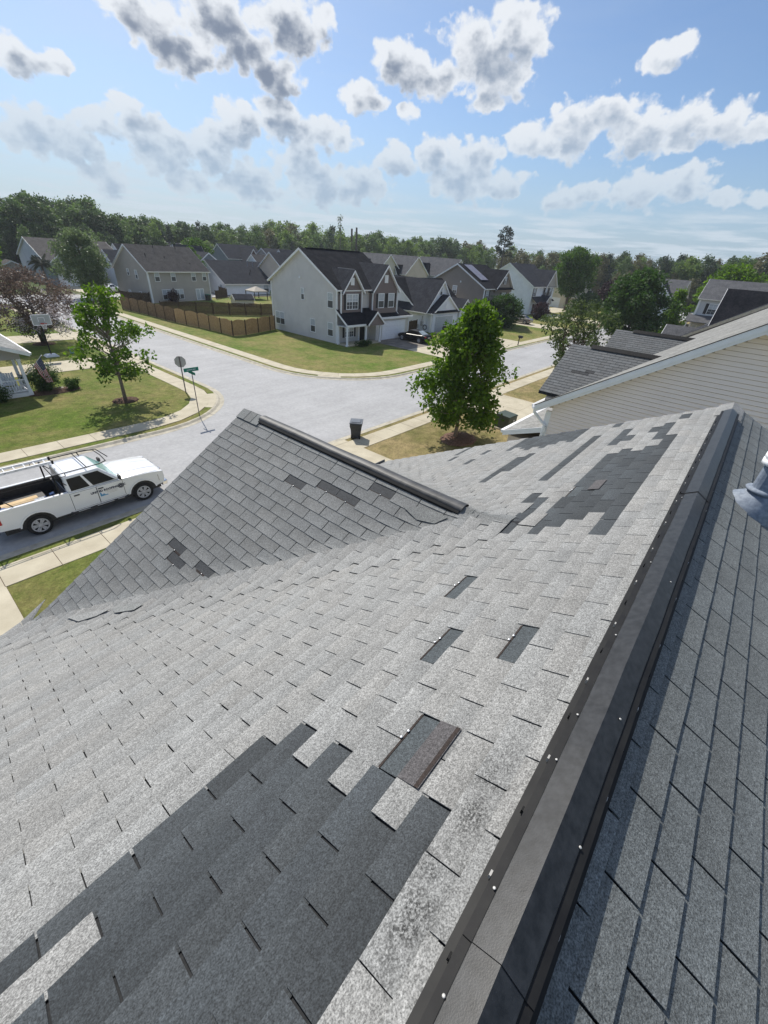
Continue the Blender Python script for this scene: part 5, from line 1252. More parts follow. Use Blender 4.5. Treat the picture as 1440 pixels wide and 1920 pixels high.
for i in range(12):
    a = 2 * math.pi * i / 12; a2 = a + 0.5
    m.tube([(9.95 + 0.22 * math.cos(a), 45.5 + 0.22 * math.sin(a), 2.85), (9.95 + 0.12 * math.cos(a2), 45.5 + 0.12 * math.sin(a2), 2.45)], 0.006, 4)
    m.tube([(9.95 + 0.22 * math.cos(a), 45.5 + 0.22 * math.sin(a), 2.85), (9.95 + 0.12 * math.cos(a - .5), 45.5 + 0.12 * math.sin(a - .5), 2.45)], 0.006, 4)
m.build('net', M_WHITE, t)
t = thing('utility_pedestal', 'small pale green utility pedestal on the strip of grass by the hoop', 'pedestal', (11.64, 46.87, Z0), local=True)
m = MB(); m.lathe((0, 0, 0), (0, 0, 1), [(0, 0.16), (0.45, 0.14), (0.52, 0.08)], 10); m.build('cabinet', mat('pale_green', (0.25, 0.42, 0.36)), t)
t = thing('mailbox', 'pale mailbox on a post at the edge of the strip of grass by the hoop', 'mailbox', (12.36, 46.26, Z0), local=True)
m = MB(); m.box(-0.06, 0.06, -0.06, 0.06, 0, 1.0); m.build('post', M_STONE, t); m = MB(); m.box(-0.14, 0.14, -0.3, 0.25, 1.0, 1.28); m.build('box', M_STONE, t, bevel=0.05)

# flag on the porch
t = thing('flag', 'striped and starred flag on a short pole fixed to the porch post', 'flag', (5.9, 35.2, Z0))
m = MB(); P0, P1 = Vector((5.86, 35.25, 1.42)), Vector((6.95, 35.12, 2.52)); m.tube([P0, P1], 0.016, 8); pole = m.build('flag_pole', M_ALU, t); m = MB(); m.lathe(P1, P1 - P0, [(0, 0.02), (0.03, 0.035), (0.06, 0.01)], 10); m.build('finial', M_ALU, pole)
hA, hB = P0.lerp(P1, 0.48), P0.lerp(P1, 0.94)          # hoist low end, hoist high end
nr, nc = 13, 18
m = MB().mat(M_FLAGR).mat(M_FLAGW).mat(M_FLAGN)
def fp(r_, c): # r_ 0..13 from canton side (top) down, c 0..18 along the fly
    h_ = hB.lerp(hA, r_ / 13); s_ = c / 18
    e_ = V(7.10, 35.1, 0.80).lerp(V(6.74, 35.18, 0.82), r_ / 13); p_ = h_.lerp(e_, s_)
    return p_ + V(0.02 * math.sin(s_ * 9 + r_ * .5), 0.06 * math.sin(s_ * 6 + r_ * 0.55) * (0.25 + s_), 0)
for r_ in range(nr):
    for c in range(nc):
        m.mat(M_FLAGN if (r_ < 7 and c < 8) else (M_FLAGR if r_ % 2 == 0 else M_FLAGW)); m.face([fp(r_, c), fp(r_ + 1, c), fp(r_ + 1, c + 1), fp(r_, c + 1)])
fl = m.build('cloth', None, t, smooth=True)
m = MB()
for r_ in range(9):
    for c in range(6 if r_ % 2 == 0 else 5):
        p = fp(0.5 + r_ * 0.75, 0.7 + (c + 0.5 * (r_ % 2)) * 1.3)
        for sg in (-1, 1): m.prism([p + V(0.012 * math.cos(R(72 * i)), sg * 0.004, 0.012 * math.sin(R(72 * i))) for i in range(5)], (0, sg * 0.001, 0))
m.build('stars', M_FLAGW, fl, kind='stuff')
# rocks round the porch bed
def rock(x, y, s, label):
    m = MB(); k = random.random() * 9
    prof = []
    for i in range(7):
        for j in range(4):
            a, e = 2 * math.pi * i / 7, [0, 0.5, 1.0, 1.4][j]; r_ = s * (0.8 + 0.35 * math.sin(i * 2.3 + k + j))
            prof.append((x + r_ * math.cos(a) * math.cos(e), y + r_ * math.sin(a) * math.cos(e), 0.1 + 0.7 * r_ * math.sin(e)))
    n = 0; m.v = prof
    for i in range(7):
        for j in range(3): m.f.append((i * 4 + j, ((i + 1) % 7) * 4 + j, ((i + 1) % 7) * 4 + j + 1, i * 4 + j + 1)); m.m.append(0)
    m.f.append(tuple(i * 4 + 3 for i in range(7))); m.m.append(0)
    o = m.build('garden_rock', M_STONE, off=(x, y, Z0), smooth=False); tag(o, label, 'rock', 'pale rocks edging the porch bed')
rk_l = 'pale rock edging the mulched bed beside the porch'
for x, y, s in ((7.1, 36.5, 0.22), (7.3, 36.1, 0.14), (7.55, 35.9, 0.2), (7.0, 36.9, 0.16), (7.9, 35.6, 0.12)): rock(x, y, s, rk_l)
def mulch_bed(cx, cy, rx, ry, label, m_=M_MULCH, z=0.12):
    m = MB(); n = 36; rim = [(cx + rx * math.cos(2 * math.pi * i / n) * (1 + 0.04 * math.sin(i * 2.1)), cy + ry * math.sin(2 * math.pi * i / n) * (1 + 0.04 * math.sin(i * 1.7)), Z0 - 0.01) for i in range(n)]
    mid = [(cx + (x - cx) * 0.9, cy + (y - cy) * 0.9, Z0 + z * 0.55) for x, y, _ in rim]; top = [(cx + (x - cx) * 0.45, cy + (y - cy) * 0.45, Z0 + z) for x, y, _ in rim]
    for a, c in ((rim, mid), (mid, top)):
        for i in range(n): m.face([a[i], a[(i + 1) % n], c[(i + 1) % n], c[i]])
    m.face(top); o = m.build('mulch_bed', m_, off=(cx, cy, Z0), smooth=True); return tag(o, label, 'mulch bed')
mulch_bed(21.85, 11.75, 1.35, 1.05, 'ring of reddish mulch round the foot of the dense tree', M_MULCHR)
mulch_bed(9.8, 30.75, 0.82, 0.72, 'ring of dark mulch round the young corner tree')
mulch_bed(10.9, 52.1, 0.95, 0.85, 'ring of dark mulch round the blossom tree')
mulch_bed(7.0, 35.5, 1.7, 0.85, 'dark mulched bed beside the porch', M_MULCH, 0.06)

# ------------------------------------------------------------------ vehicles (local x points forward)
def wheel(P, x, y, r, w, spokes=6, rimr=0.66):
    sg = -1 if y < 0 else 1
    m = MB(); m.lathe((x, y - sg * w, r), (0, sg, 0), [(0, r * 0.8), (w * 0.06, r * 0.96), (w * 0.2, r), (w * 0.8, r), (w * 0.94, r * 0.96), (w, r * 0.8), (w * 0.97, r * rimr), (w * 0.6, r * rimr)], 28)
    wo = m.build('wheel', M_RUB, P, smooth=False)
    m = MB(); yo = y + sg * 0.004
    for i in range(spokes):
        a0 = 2 * math.pi * i / spokes
        for da in (-0.17, 0.17):
            a, b_ = a0 + da * 0.6, a0 + da
            d0, d1 = Vector((math.cos(a), 0, math.sin(a))), Vector((math.cos(b_), 0, math.sin(b_))); t_ = Vector((-math.sin(a0), 0, math.cos(a0))) * r * 0.075
            c = Vector((x, yo, r)); p, q = c + d0 * r * 0.12, c + d1 * r * rimr * 0.95
            m.hexa([p - t_, p + t_, q + t_, q - t_] + [v_ - Vector((0, sg * 0.03, 0)) for v_ in (p - t_, p + t_, q + t_, q - t_)])
    m.lathe((x, yo - sg * 0.05, r), (0, sg, 0), [(0, r * 0.2), (0.05, r * 0.17), (0.06, r * 0.08)], 14)
    n = 24
    for i in range(n):
        a, b_ = 2 * math.pi * i / n, 2 * math.pi * (i + 1) / n
        P4 = [Vector((x + k * r * math.cos(t_), yo, r + k * r * math.sin(t_))) for k, t_ in ((rimr * 0.87, a), (rimr * 1.02, a), (rimr * 1.02, b_), (rimr * 0.87, b_))]
        m.hexa(P4 + [v_ - Vector((0, sg * 0.03, 0)) for v_ in P4])
    m.build('rim', M_RIM, wo)
def frustum(bot, top):                                  # rings of 4: rear right, front right, front left, rear left
    return [Vector(p) for p in bot] + [Vector(p) for p in top]
def facequad(a, b_, c, d, s0, s1, t0, t1, out):
    """a patch of the face a-b (bottom) c-d (top), proud by out"""
    a, b_, c, d = map(Vector, (a, b_, c, d)); n = (b_ - a).cross(d - a).normalized()
    def P(s, t): return (a.lerp(b_, s)).lerp(d.lerp(c, s), t)
    q = [P(s0, t0), P(s1, t0), P(s1, t1), P(s0, t1)]
    return q, n

def pickup(loc, rz, paint, label, detail=True):
    t = thing('pickup_truck', label, 'pickup truck', (*loc, 0.005), rz, local=True)
    AR, AF, RW, RA = -1.72, 1.925, 0.405, 0.53
    def arch(cx): return [(cx + RA * math.cos(R(a)), 0.42 + RA * math.sin(R(a))) for a in range(170, 5, -15)]
    prof = [(-2.86, 0.62), (AR - RA, 0.55)] + arch(AR) + [(AR + RA, 0.5), (AF - RA, 0.5)] + arch(AF) + [(AF + RA, 0.52), (2.80, 0.58), (2.87, 0.85), (2.84, 1.12), (2.3, 1.20), (1.3, 1.265), (-0.58, 1.30), (-0.60, 1.34), (-2.86, 1.36)]
    for sg in (-1, 1):
        m = MB(); m.prism([(x, sg * 0.99, z) for x, z in prof], (0, -sg * 0.12, 0)); m.build('body_side', paint, t, bevel=0.03)
        for cx in (AR, AF):                            # flared arch lips
            m = MB()
            for a in range(170, 10, -16):
                p = [(cx + k * math.cos(R(b_)), sg * 1.0, 0.42 + k * math.sin(R(b_))) for k, b_ in ((RA * 0.99, a), (RA * 1.09, a), (RA * 1.09, a - 16), (RA * 0.99, a - 16))]
                m.hexa(p + [(x, y + sg * 0.018, z) for x, y, z in p])
            m.build('wheel_arch', paint, t)
    m = MB(); m.box(-2.7, 2.7, -0.86, 0.86, 0.34, 0.62); m.box(AR - 0.6, AR + 0.6, -0.93, 0.93, 0.40, 0.98); m.box(AF - 0.62, AF + 0.62, -0.93, 0.93, 0.40, 1.0); m.box(2.2, 2.8, -0.86, 0.86, 0.5, 0.95); m.build('chassis', M_PLAST, t)
    # bonnet
    m = MB(); prev = None
    for x, z, w_ in ((1.18, 1.335, 0.93), (1.6, 1.325, 0.94), (2.1, 1.295, 0.94), (2.5, 1.25, 0.92), (2.74, 1.20, 0.89), (2.84, 1.12, 0.86), (2.86, 1.0, 0.84)):
        ring = [(x, y * w_, z - 0.075 * abs(y) ** 3 + (0.03 if 0.25 < abs(y) < 0.6 else 0.008)) for y in (-1, -0.85, -0.62, -0.56, -0.26, -0.2, 0, 0.2, 0.26, 0.56, 0.62, 0.85, 1)]
        if prev:
            for i in range(len(ring) - 1): m.face([prev[i], prev[i + 1], ring[i + 1], ring[i]])
        prev = ring
    m.build('bonnet', paint, t, smooth=True)
    m = MB(); m.box(2.80, 2.91, -0.62, 0.62, 0.66, 1.08); m.build('grille', M_CHROME, t, bevel=0.02)
    m = MB(); m.box(2.72, 2.97, -0.97, 0.97, 0.42, 0.64); m.build('front_bumper', M_CHROME if detail else M_PLAST, t, bevel=0.04)
    m = MB(); m.box(-2.98, -2.84, -0.97, 0.97, 0.50, 0.68); m.build('rear_bumper', M_PLAST, t, bevel=0.03)
    for sg in (-1, 1):
        m = MB(); m.hexa([(2.70, sg * 0.96, 0.72), (2.90, sg * 0.64, 0.72), (2.90, sg * 0.64, 0.98), (2.70, sg * 0.96, 1.0), (2.62, sg * 1.0, 0.72), (2.82, sg * 0.64, 0.72), (2.82, sg * 0.64, 0.98), (2.60, sg * 1.0, 1.0)]); m.build('headlight', M_LAMP, t)
        m = MB(); m.box(-2.885, -2.68, sg * 0.90 if sg > 0 else -1.012, 1.012 if sg > 0 else -0.90, 0.86, 1.24); m.build('taillight', M_RED, t, bevel=0.015)
    # cab
    bot = [(-0.60, -0.97, 1.28), (1.24, -0.95, 1.28), (1.24, 0.95, 1.28), (-0.60, 0.97, 1.28)]
    top = [(-0.57, -0.83, 1.91), (0.62, -0.81, 1.92), (0.62, 0.81, 1.92), (-0.57, 0.83, 1.91)]
    m = MB(); m.hexa(bot + top)
    m.hexa([(-0.60, -0.955, 0.6), (1.36, -0.955, 0.6), (1.36, 0.955, 0.6), (-0.60, 0.955, 0.6), (-0.60, -0.957, 1.285), (1.36, -0.932, 1.255), (1.36, 0.932, 1.255), (-0.60, 0.957, 1.285)])
    cab = m.build('cab', paint, t, bevel=0.07)
    m = MB()
    m.hexa([(-0.42, -0.62, 1.914), (0.46, -0.62, 1.914), (0.46, 0.62, 1.914), (-0.42, 0.62, 1.914), (-0.40, -0.58, 1.936), (0.40, -0.58, 1.936), (0.40, 0.58, 1.936), (-0.40, 0.58, 1.936)])
    m.build('roof', paint, cab, bevel=0.02)
    def pane(name, f, s0, s1, t0, t1, mt, out=0.006, skew=0.0):
        q, n = facequad(*f, s0, s1, t0, t1, out)
        if skew: q[2] = q[2] + (q[3] - q[2]) * skew
        m = MB(); m.hexa([p - n * 0.01 for p in q] + [p + n * out for p in q]); m.build(name, mt, cab)
    for sgn in (-1, 1):
        f = [bot[0], bot[1], top[1], top[0]] if sgn < 0 else [bot[2], bot[3], top[3], top[2]]
        if sgn < 0:
            pane('side_window', f, 0.07, 0.42, 0.10, 0.84, M_CARGL); pane('side_window', f, 0.48, 0.91, 0.08, 0.84, M_CARGL, skew=0.06)
        else:
            pane('side_window', f, 0.60, 0.94, 0.10, 0.86, M_CARGL); pane('side_window', f, 0.115, 0.53, 0.08, 0.88, M_CARGL)
    pane('windscreen', [bot[1], bot[2], top[2], top[1]], 0.06, 0.94, 0.06, 0.94, M_CARGLT if detail else M_CARGL); pane('rear_window', [bot[3], bot[0], top[0], top[3]], 0.12, 0.88, 0.12, 0.88, M_CARGL)
    for i in (0, 1): m = MB(); m.tube([(1.38, 0.55 - 0.75 * i, 1.28), (1.26, 0.1 - 0.75 * i, 1.34)], 0.012, 5); m.build('wiper', M_PLAST, cab)
    # doors
    for sgn in (-1, 1):
        for x0, x1 in ((-0.56, 0.30), (0.325, 1.24)):
            m = MB(); y = sgn * 0.985
            pr = [(x0, 0.56), (x1, 0.56), (x1, 1.235), (x0, 1.255)]
            m.prism([(x, y, z) for x, z in pr], (0, sgn * 0.016, 0)); d = m.build('door', paint, t, bevel=0.012)
            m = MB(); m.prism([(x0 - 0.014, sgn * 0.984, 0.55), (x1 + 0.014, sgn * 0.984, 0.55), (x1 + 0.014, sgn * 0.984, 1.245), (x0 - 0.014, sgn * 0.984, 1.265)], (0, sgn * 0.008, 0)); m.build('door_seam', M_PLAST, t)
            hx = x0 + 0.03 if x0 > 0 else x0 + 0.10
            m = MB(); m.box(hx, hx + 0.19, min(sgn * 1.0, sgn * 1.028), max(sgn * 1.0, sgn * 1.028), 1.13, 1.175); m.build('door_handle', M_PLAST, d, bevel=0.008)
            if sgn < 0 and x0 > 0 and detail: door_r = d
        m = MB(); m.box(1.12, 1.22, min(sgn * 0.98, sgn * 1.19), max(sgn * 0.98, sgn * 1.19), 1.34, 1.52); m.build('mirror', M_PLAST, t, bevel=0.03)
        m = MB(); m.tube([(-0.72, sgn * 0.97, 0.50), (-0.6, sgn * 1.04, 0.46), (1.2, sgn * 1.04, 0.46), (1.32, sgn * 0.97, 0.50)], 0.045, 8); m.build('running_board', M_PLAST, t)
        if detail:
            for x0, x1 in ((-0.5, -0.1), (0.15, 0.75), (0.9, 1.15)): m = MB(); m.box(x0, x1, min(sgn * 1.03, sgn * 1.08), max(sgn * 1.03, sgn * 1.08), 0.497, 0.507); m.build('step_plate', M_ALU, t)
    # bed
    m = MB(); m.box(-2.84, -0.62, -0.88, 0.88, 0.70, 0.76); m.box(-2.84, -0.62, 0.78, 0.875, 0.76, 1.325); m.box(-2.84, -0.62, -0.875, -0.80, 0.76, 1.325); m.box(-0.70, -0.62, -0.88, 0.88, 0.76, 1.31); m.build('bed_liner', M_PLAST, t)
    m = MB(); m.box(-2.88, -2.80, -0.90, 0.90, 0.68, 1.33); m.build('tailgate', paint, t, bevel=0.015)
    for x in (AR, AF):
        for sg in (-1, 1): wheel(t, x, sg * 0.975, RW, 0.27)
    if not detail: return t
    # door print
    yl = -1.004
    text('lettering', 'UNITED ROOFING  LLC', 0.118, M_NAVY, door_r, frame((0.70, yl, 1.03), (1, 0, 0), (0, 0, 1)))
    m = MB(); m.prism([(1.15 + 0.11 * math.cos(R(a)), yl, 1.02 + 0.105 * math.sin(R(a))) for a in range(0, 360, 20)], (0, -0.003, 0)); em = m.build('emblem', M_NAVY, door_r)
    m = MB()
    for i in range(20):
        a, b_ = R(18 * i), R(18 * i + 18)
        m.face([(1.15 + k * math.cos(q), yl - 0.0045, 1.02 + k * math.sin(q)) for k, q in ((0.072, a), (0.084, a), (0.084, b_), (0.072, b_))])
    m.box(1.12, 1.18, yl - 0.0055, yl - 0.004, 1.01, 1.035); m.build('emblem_ring', M_SIGNB, door_r)
    m = MB(); m.prism([(0.37, yl, 0.80), (0.66, yl, 0.80), (0.60, yl, 0.845), (0.56, yl, 0.825), (0.50, yl, 0.90), (0.44, yl, 0.86), (0.40, yl, 0.98), (0.365, yl, 0.95)], (0, -0.003, 0)); m.build('picture_print', M_SKYB, door_r)
    m = MB()
    for q, (x0, x1) in enumerate(((0.56, 1.0), (0.62, 1.02), (0.7, 0.98))): m.box(x0, x1, yl - 0.003, yl, 0.955 - 0.05 * q, 0.967 - 0.05 * q)
    m.build('small_print', M_SIGNB, door_r)
    # ladder rack
    m = MB()
    for sg in (-1, 1):
        y = sg * 0.84
        m.tube([(-2.95, y, 2.05), (0.70, y * 0.97, 2.06), (0.98, y * 0.80, 2.06), (1.02, 0.0, 2.06)], 0.019, 8)
        m.tube([(-2.95, y, 1.92), (-0.45, y, 1.93)], 0.015, 6)
        for x in (-2.7, -1.9, -1.1, -0.45): m.tube([(x, y, 1.92), (x, y, 2.05)], 0.014, 6)
        for x in (-2.62, -0.82): m.tube([(x, sg * 0.90, 1.33), (x, y, 2.05)], 0.028, 8)
        m.tube([(-0.82, y, 1.95), (-0.35, sg * 0.90, 1.36)], 0.018, 6); m.tube([(-2.62, y, 1.95), (-2.2, sg * 0.90, 1.36)], 0.018, 6)
    for x in (-2.62, -0.82, 0.28): m.tube([(x, -0.84, 2.05), (x, 0.84, 2.05)], 0.019, 8)
    m.tube([(0.55, 0.84, 2.05), (1.15, 0.95, 1.95), (1.5, 0.98, 1.5)], 0.019, 6); m.tube([(0.45, 0.84, 2.05), (0.55, 0.9, 1.75)], 0.022, 6)
    m.build('ladder_rack', M_BLACK, t)
    return t
tk = pickup((3.31, 18.2), 0.0, M_PAINTW, 'white pickup truck with a ladder rack parked at our kerb')
# things carried on it
tx, ty = 3.31, 18.2
l = thing('ladder', 'aluminium extension ladder lying on the rack of the white pickup', 'ladder', (tx - 2.0, ty + 0.5, 2.08))
for y in (0.26, 0.70): m = MB(); m.box(tx - 4.2, tx - 0.50, ty + y, ty + y + 0.03, 2.08, 2.17); m.box(tx - 4.2, tx - 0.50, ty + y - 0.01, ty + y + 0.04, 2.16, 2.175); m.build('rail', M_WHITE, l)
for i in range(12): m = MB(); m.tube([(tx - 4.05 + 0.305 * i, ty + 0.26, 2.13), (tx - 4.05 + 0.305 * i, ty + 0.73, 2.13)], 0.019, 8); m.build('rung', M_WHITE, l)
for y in (0.25, 0.69): m = MB(); m.box(tx - 0.53, tx - 0.46, ty + y, ty + y + 0.05, 2.05, 2.19); m.build('foot', M_RUB, l)
m = MB(); m.hexa([(tx - 2.45, ty - 0.78, 0.97), (tx - 1.35, ty - 0.78, 0.99), (tx - 1.35, ty + 0.3, 0.99), (tx - 2.45, ty + 0.3, 0.97)] + [(x, y, z + 0.02) for x, y, z in ((tx - 2.45, ty - 0.78, 0.97), (tx - 1.35, ty - 0.78, 0.99), (tx - 1.35, ty + 0.3, 0.99), (tx - 2.45, ty + 0.3, 0.97))])
tag(m.build('plywood_sheet', M_PLY, off=(tx - 1.9, ty, 0.77)), 'sheet of pale plywood lying in the bed of the white pickup', 'plywood')
m = MB(); m.box(tx - 2.35, tx - 1.4, ty - 0.6, ty + 0.2, 0.765, 0.965); tag(m.build('toolbox', M_PLAST, off=(tx - 1.9, ty, 0.77), bevel=0.02), 'low dark toolbox under the plywood in the pickup bed', 'toolbox')
m = MB(); m.box(tx - 1.50, tx - 1.20, ty - 0.40, ty - 0.02, 1.012, 1.016); tag(m.build('paper_sheet', M_PAPER, off=(tx - 1.35, ty - 0.2, 1.0)), 'white printed sheet on the front end of the plywood', 'paper')
def heap(name, label, cat, x, y, z, s, m_, n=7):
    m = MB()
    for i in range(n):
        a, e = random.uniform(0, 6.28), random.uniform(0, 1)
        c = Vector((x + s * 0.6 * math.cos(a) * e, y + s * 0.6 * math.sin(a) * e, z + random.uniform(0, s * 0.3)))
        v1, v2 = Vector((math.cos(a), math.sin(a), random.uniform(-.3, .3))), Vector((-math.sin(a), math.cos(a), random.uniform(-.3, .3))); v3 = v1.cross(v2).normalized()
        w_ = s * random.uniform(0.25, 0.5); m.obox(c - (v1 + v2) * w_ / 2, v1 * w_, v2 * w_ * 0.7, v3 * w_ * 0.5)
    return tag(m.build(name, m_, off=(x, y, z), bevel=0.01), label, cat)
heap('tool_bag', 'dark blue bundle of tools behind the cab in the pickup bed', 'tool bag', tx - 0.95, ty - 0.05, 0.80, 0.42, M_BLUE)
heap('material_heap', 'pale scraps along the near side of the pickup bed behind the cab', 'scraps', tx - 0.92, ty - 0.62, 0.95, 0.34, M_PAPER)
heap('tarp_bundle', 'crumpled blue tarp at the tail end of the pickup bed', 'tarp', tx - 2.62, ty - 0.5, 0.95, 0.42, M_BLUE, 9)
pickup((57.2, 33.2), R(90), M_PAINTG, 'dark grey pickup on the drive of the white garage house', detail=False)

def car(loc, rz, paint, label, glass=M_CARGL, back=M_CARGL):
    t = thing('parked_car', label, 'car', (*loc, 0.13), rz, local=True)
    m = MB(); prev = None; Rr = 0.0
    st = [(-2.32, 0.40, 0.80, 0.74), (-2.22, 0.30, 0.98, 0.84), (-1.75, 0.26, 1.02, 0.89), (-1.0, 0.22, 0.98, 0.90), (0.0, 0.22, 0.95, 0.905), (0.9, 0.22, 0.93, 0.90), (1.5, 0.24, 0.87, 0.88), (2.0, 0.28, 0.78, 0.84), (2.25, 0.34, 0.66, 0.74), (2.32, 0.42, 0.56, 0.64)]
    for x, zb, zt, w_ in st:
        ring = [(x, s * w_ * k, zb + (zt - zb) * f) for s, k, f in ((-1, 0.88, 0), (-1, 1.0, 0.28), (-1, 1.0, 0.62), (-1, 0.955, 0.90), (-1, 0.84, 1.0), (0, 0, 1.035), (1, 0.84, 1.0), (1, 0.955, 0.90), (1, 1.0, 0.62), (1, 1.0, 0.28), (1, 0.88, 0))]
        if prev:
            for i in range(len(ring)): j = (i + 1) % len(ring); m.face([prev[i], prev[j], ring[j], ring[i]])
        else: m.face(ring)
        prev = ring
    m.face(prev); m.build('body', paint, t, smooth=True)
    bot = [(-1.82, -0.80, 0.96), (1.15, -0.80, 0.90), (1.15, 0.80, 0.90), (-1.82, 0.80, 0.96)]
    top = [(-0.85, -0.58, 1.40), (0.28, -0.58, 1.41), (0.28, 0.58, 1.41), (-0.85, 0.58, 1.40)]
    m = MB(); m.hexa(bot + top); cab = m.build('cabin', paint, t, bevel=0.06)
    def pane(name, f, s0, s1, t0, t1, mt, k0=0.0, k1=0.0):
        q, n = facequad(*f, s0, s1, t0, t1, 0.006)
        q[3] = q[3] + (q[2] - q[3]) * k0; q[2] = q[2] + (q[3] - q[2]) * k1
        m = MB(); m.hexa([p - n * 0.01 for p in q] + [p + n * 0.007 for p in q]); m.build(name, mt, cab)
    pane('side_window', [bot[0], bot[1], top[1], top[0]], 0.20, 0.52, 0.12, 0.86, glass); pane('side_window', [bot[0], bot[1], top[1], top[0]], 0.55, 0.88, 0.12, 0.86, glass)
    pane('side_window', [bot[2], bot[3], top[3], top[2]], 0.12, 0.45, 0.12, 0.86, glass); pane('side_window', [bot[2], bot[3], top[3], top[2]], 0.48, 0.80, 0.12, 0.86, glass)
    pane('windscreen', [bot[1], bot[2], top[2], top[1]], 0.05, 0.95, 0.05, 0.95, glass); pane('rear_window', [bot[3], bot[0], top[0], top[3]], 0.08, 0.92, 0.08, 0.95, back)
    for sg in (-1, 1):
        m = MB(); m.box(-2.30, -2.12, min(sg * 0.5, sg * 0.82), max(sg * 0.5, sg * 0.82), 0.74, 0.90); m.build('taillight', M_RED, t, bevel=0.03)
        m = MB(); m.box(2.02, 2.22, min(sg * 0.5, sg * 0.80), max(sg * 0.5, sg * 0.80), 0.58, 0.70); m.build('headlight', M_LAMP, t, bevel=0.03)
        m = MB(); m.box(0.72, 0.88, min(sg * 0.86, sg * 1.02), max(sg * 0.86, sg * 1.02), 0.93, 1.05); m.build('mirror', paint, t, bevel=0.03)
        for x in (-1.38, 1.40):
            m = MB(); m.lathe((x, sg * 0.70, 0.34), (0, sg, 0), [(0, 0.40), (0.212, 0.395)], 24); m.build('wheel_well', M_PLAST, t)
            wheel(t, x, sg * 0.93, 0.33, 0.22, 5, 0.7)
    m = MB(); m.box(-2.345, -2.30, -0.26, 0.26, 0.66, 0.78); m.build('number_plate', M_SIGNB, t)
    return t
car((47.05, 34.3), R(90), M_PAINTB, 'black saloon car on the drive of the corner house', back=M_CARGLB)
car((82.4, 35.6), R(90), M_PAINTS, 'beige saloon car on the drive beyond the round green shrub')
car((33.0, 95.6), R(40), M_PAINTW, 'white car glinting behind the willow at the bend of the side street')

# ------------------------------------------------------------------ trees and shrubs
LF_BRIGHT = leaf_mat('bright_leaf', (0.034, 0.085, 0.010), (0.14, 0.235, 0.028), 0.48)
LF_MID = leaf_mat('mid_leaf', (0.026, 0.066, 0.012), (0.095, 0.170, 0.030), 0.42)
LF_DARK = leaf_mat('dark_leaf', (0.020, 0.050, 0.013), (0.065, 0.125, 0.028), 0.36)
LF_OLIVE = leaf_mat('olive_leaf', (0.035, 0.060, 0.020), (0.110, 0.150, 0.050), 0.35)
LF_GREY = leaf_mat('grey_green_leaf', (0.045, 0.080, 0.032), (0.17, 0.225, 0.10), 0.42)
LF_BLOOM = leaf_mat('blossom_twig', (0.050, 0.036, 0.030), (0.20, 0.145, 0.115), 0.25)
LF_PINK = leaf_mat('pale_blossom', (0.42, 0.36, 0.38), (0.72, 0.66, 0.68), 0.25)
LF_PURP = leaf_mat('purple_leaf', (0.012, 0.006, 0.008), (0.045, 0.014, 0.020), 0.2)
LF_BROWN = leaf_mat('brownish_leaf', (0.045, 0.040, 0.018), (0.115, 0.105, 0.045), 0.3)
FF_BRIGHT = leaf_mat('far_bright_leaf', (0.070, 0.130, 0.030), (0.19, 0.265, 0.070), 0.4)  # far leaf set: haze painted in as paler leaf colours
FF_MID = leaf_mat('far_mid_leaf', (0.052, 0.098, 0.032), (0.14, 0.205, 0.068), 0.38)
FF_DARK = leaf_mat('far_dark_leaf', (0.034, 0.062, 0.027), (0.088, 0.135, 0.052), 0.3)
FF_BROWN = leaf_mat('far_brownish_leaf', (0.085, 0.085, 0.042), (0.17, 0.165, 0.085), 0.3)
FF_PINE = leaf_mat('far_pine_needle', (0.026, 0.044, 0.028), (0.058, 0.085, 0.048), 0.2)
LF_PINE = leaf_mat('pine_needle', (0.008, 0.022, 0.010), (0.026, 0.048, 0.020), 0.15)
LF_PALM = leaf_mat('palm_leaf', (0.014, 0.022, 0.010), (0.05, 0.06, 0.028), 0.2)

def leafcloud(centres, radii, per, size, rg, tones=None, droop=0.25, flat_=1.0, twist=1.0):
    """leaf blades scattered in clumps: returns vertices, faces, tone per face"""
    centres = np.asarray(centres, float); n = len(centres)
    idx = np.repeat(np.arange(n), per); k = len(idx)
    g = rg.normal(size=(k, 3)); g /= np.linalg.norm(g, axis=1)[:, None] + 1e-9
    rad = np.asarray(radii)[idx] * rg.random(k) ** 0.45
    p = centres[idx] + g * rad[:, None] * np.array([1, 1, flat_])
    d = rg.normal(size=(k, 3)) * twist + g * 0.8; d[:, 2] -= droop; d /= np.linalg.norm(d, axis=1)[:, None]
    s = np.cross(d, rg.normal(size=(k, 3))); s /= np.linalg.norm(s, axis=1)[:, None]
    L = size * rg.uniform(0.45, 1.5, k)[:, None]
    nrm = np.cross(d, s) * L * 0.12
    v = np.stack([p, p + d * L * 0.5 + s * L * 0.34 + nrm, p + d * L, p + d * L * 0.5 - s * L * 0.34 + nrm], 1).reshape(-1, 3)
    base = (np.zeros(n) + 0.5) if tones is None else np.asarray(tones)
    tone = np.clip(base[idx] * 0.6 + rg.random(k) * 0.55 - 0.05, 0, 1)
    return v, tone
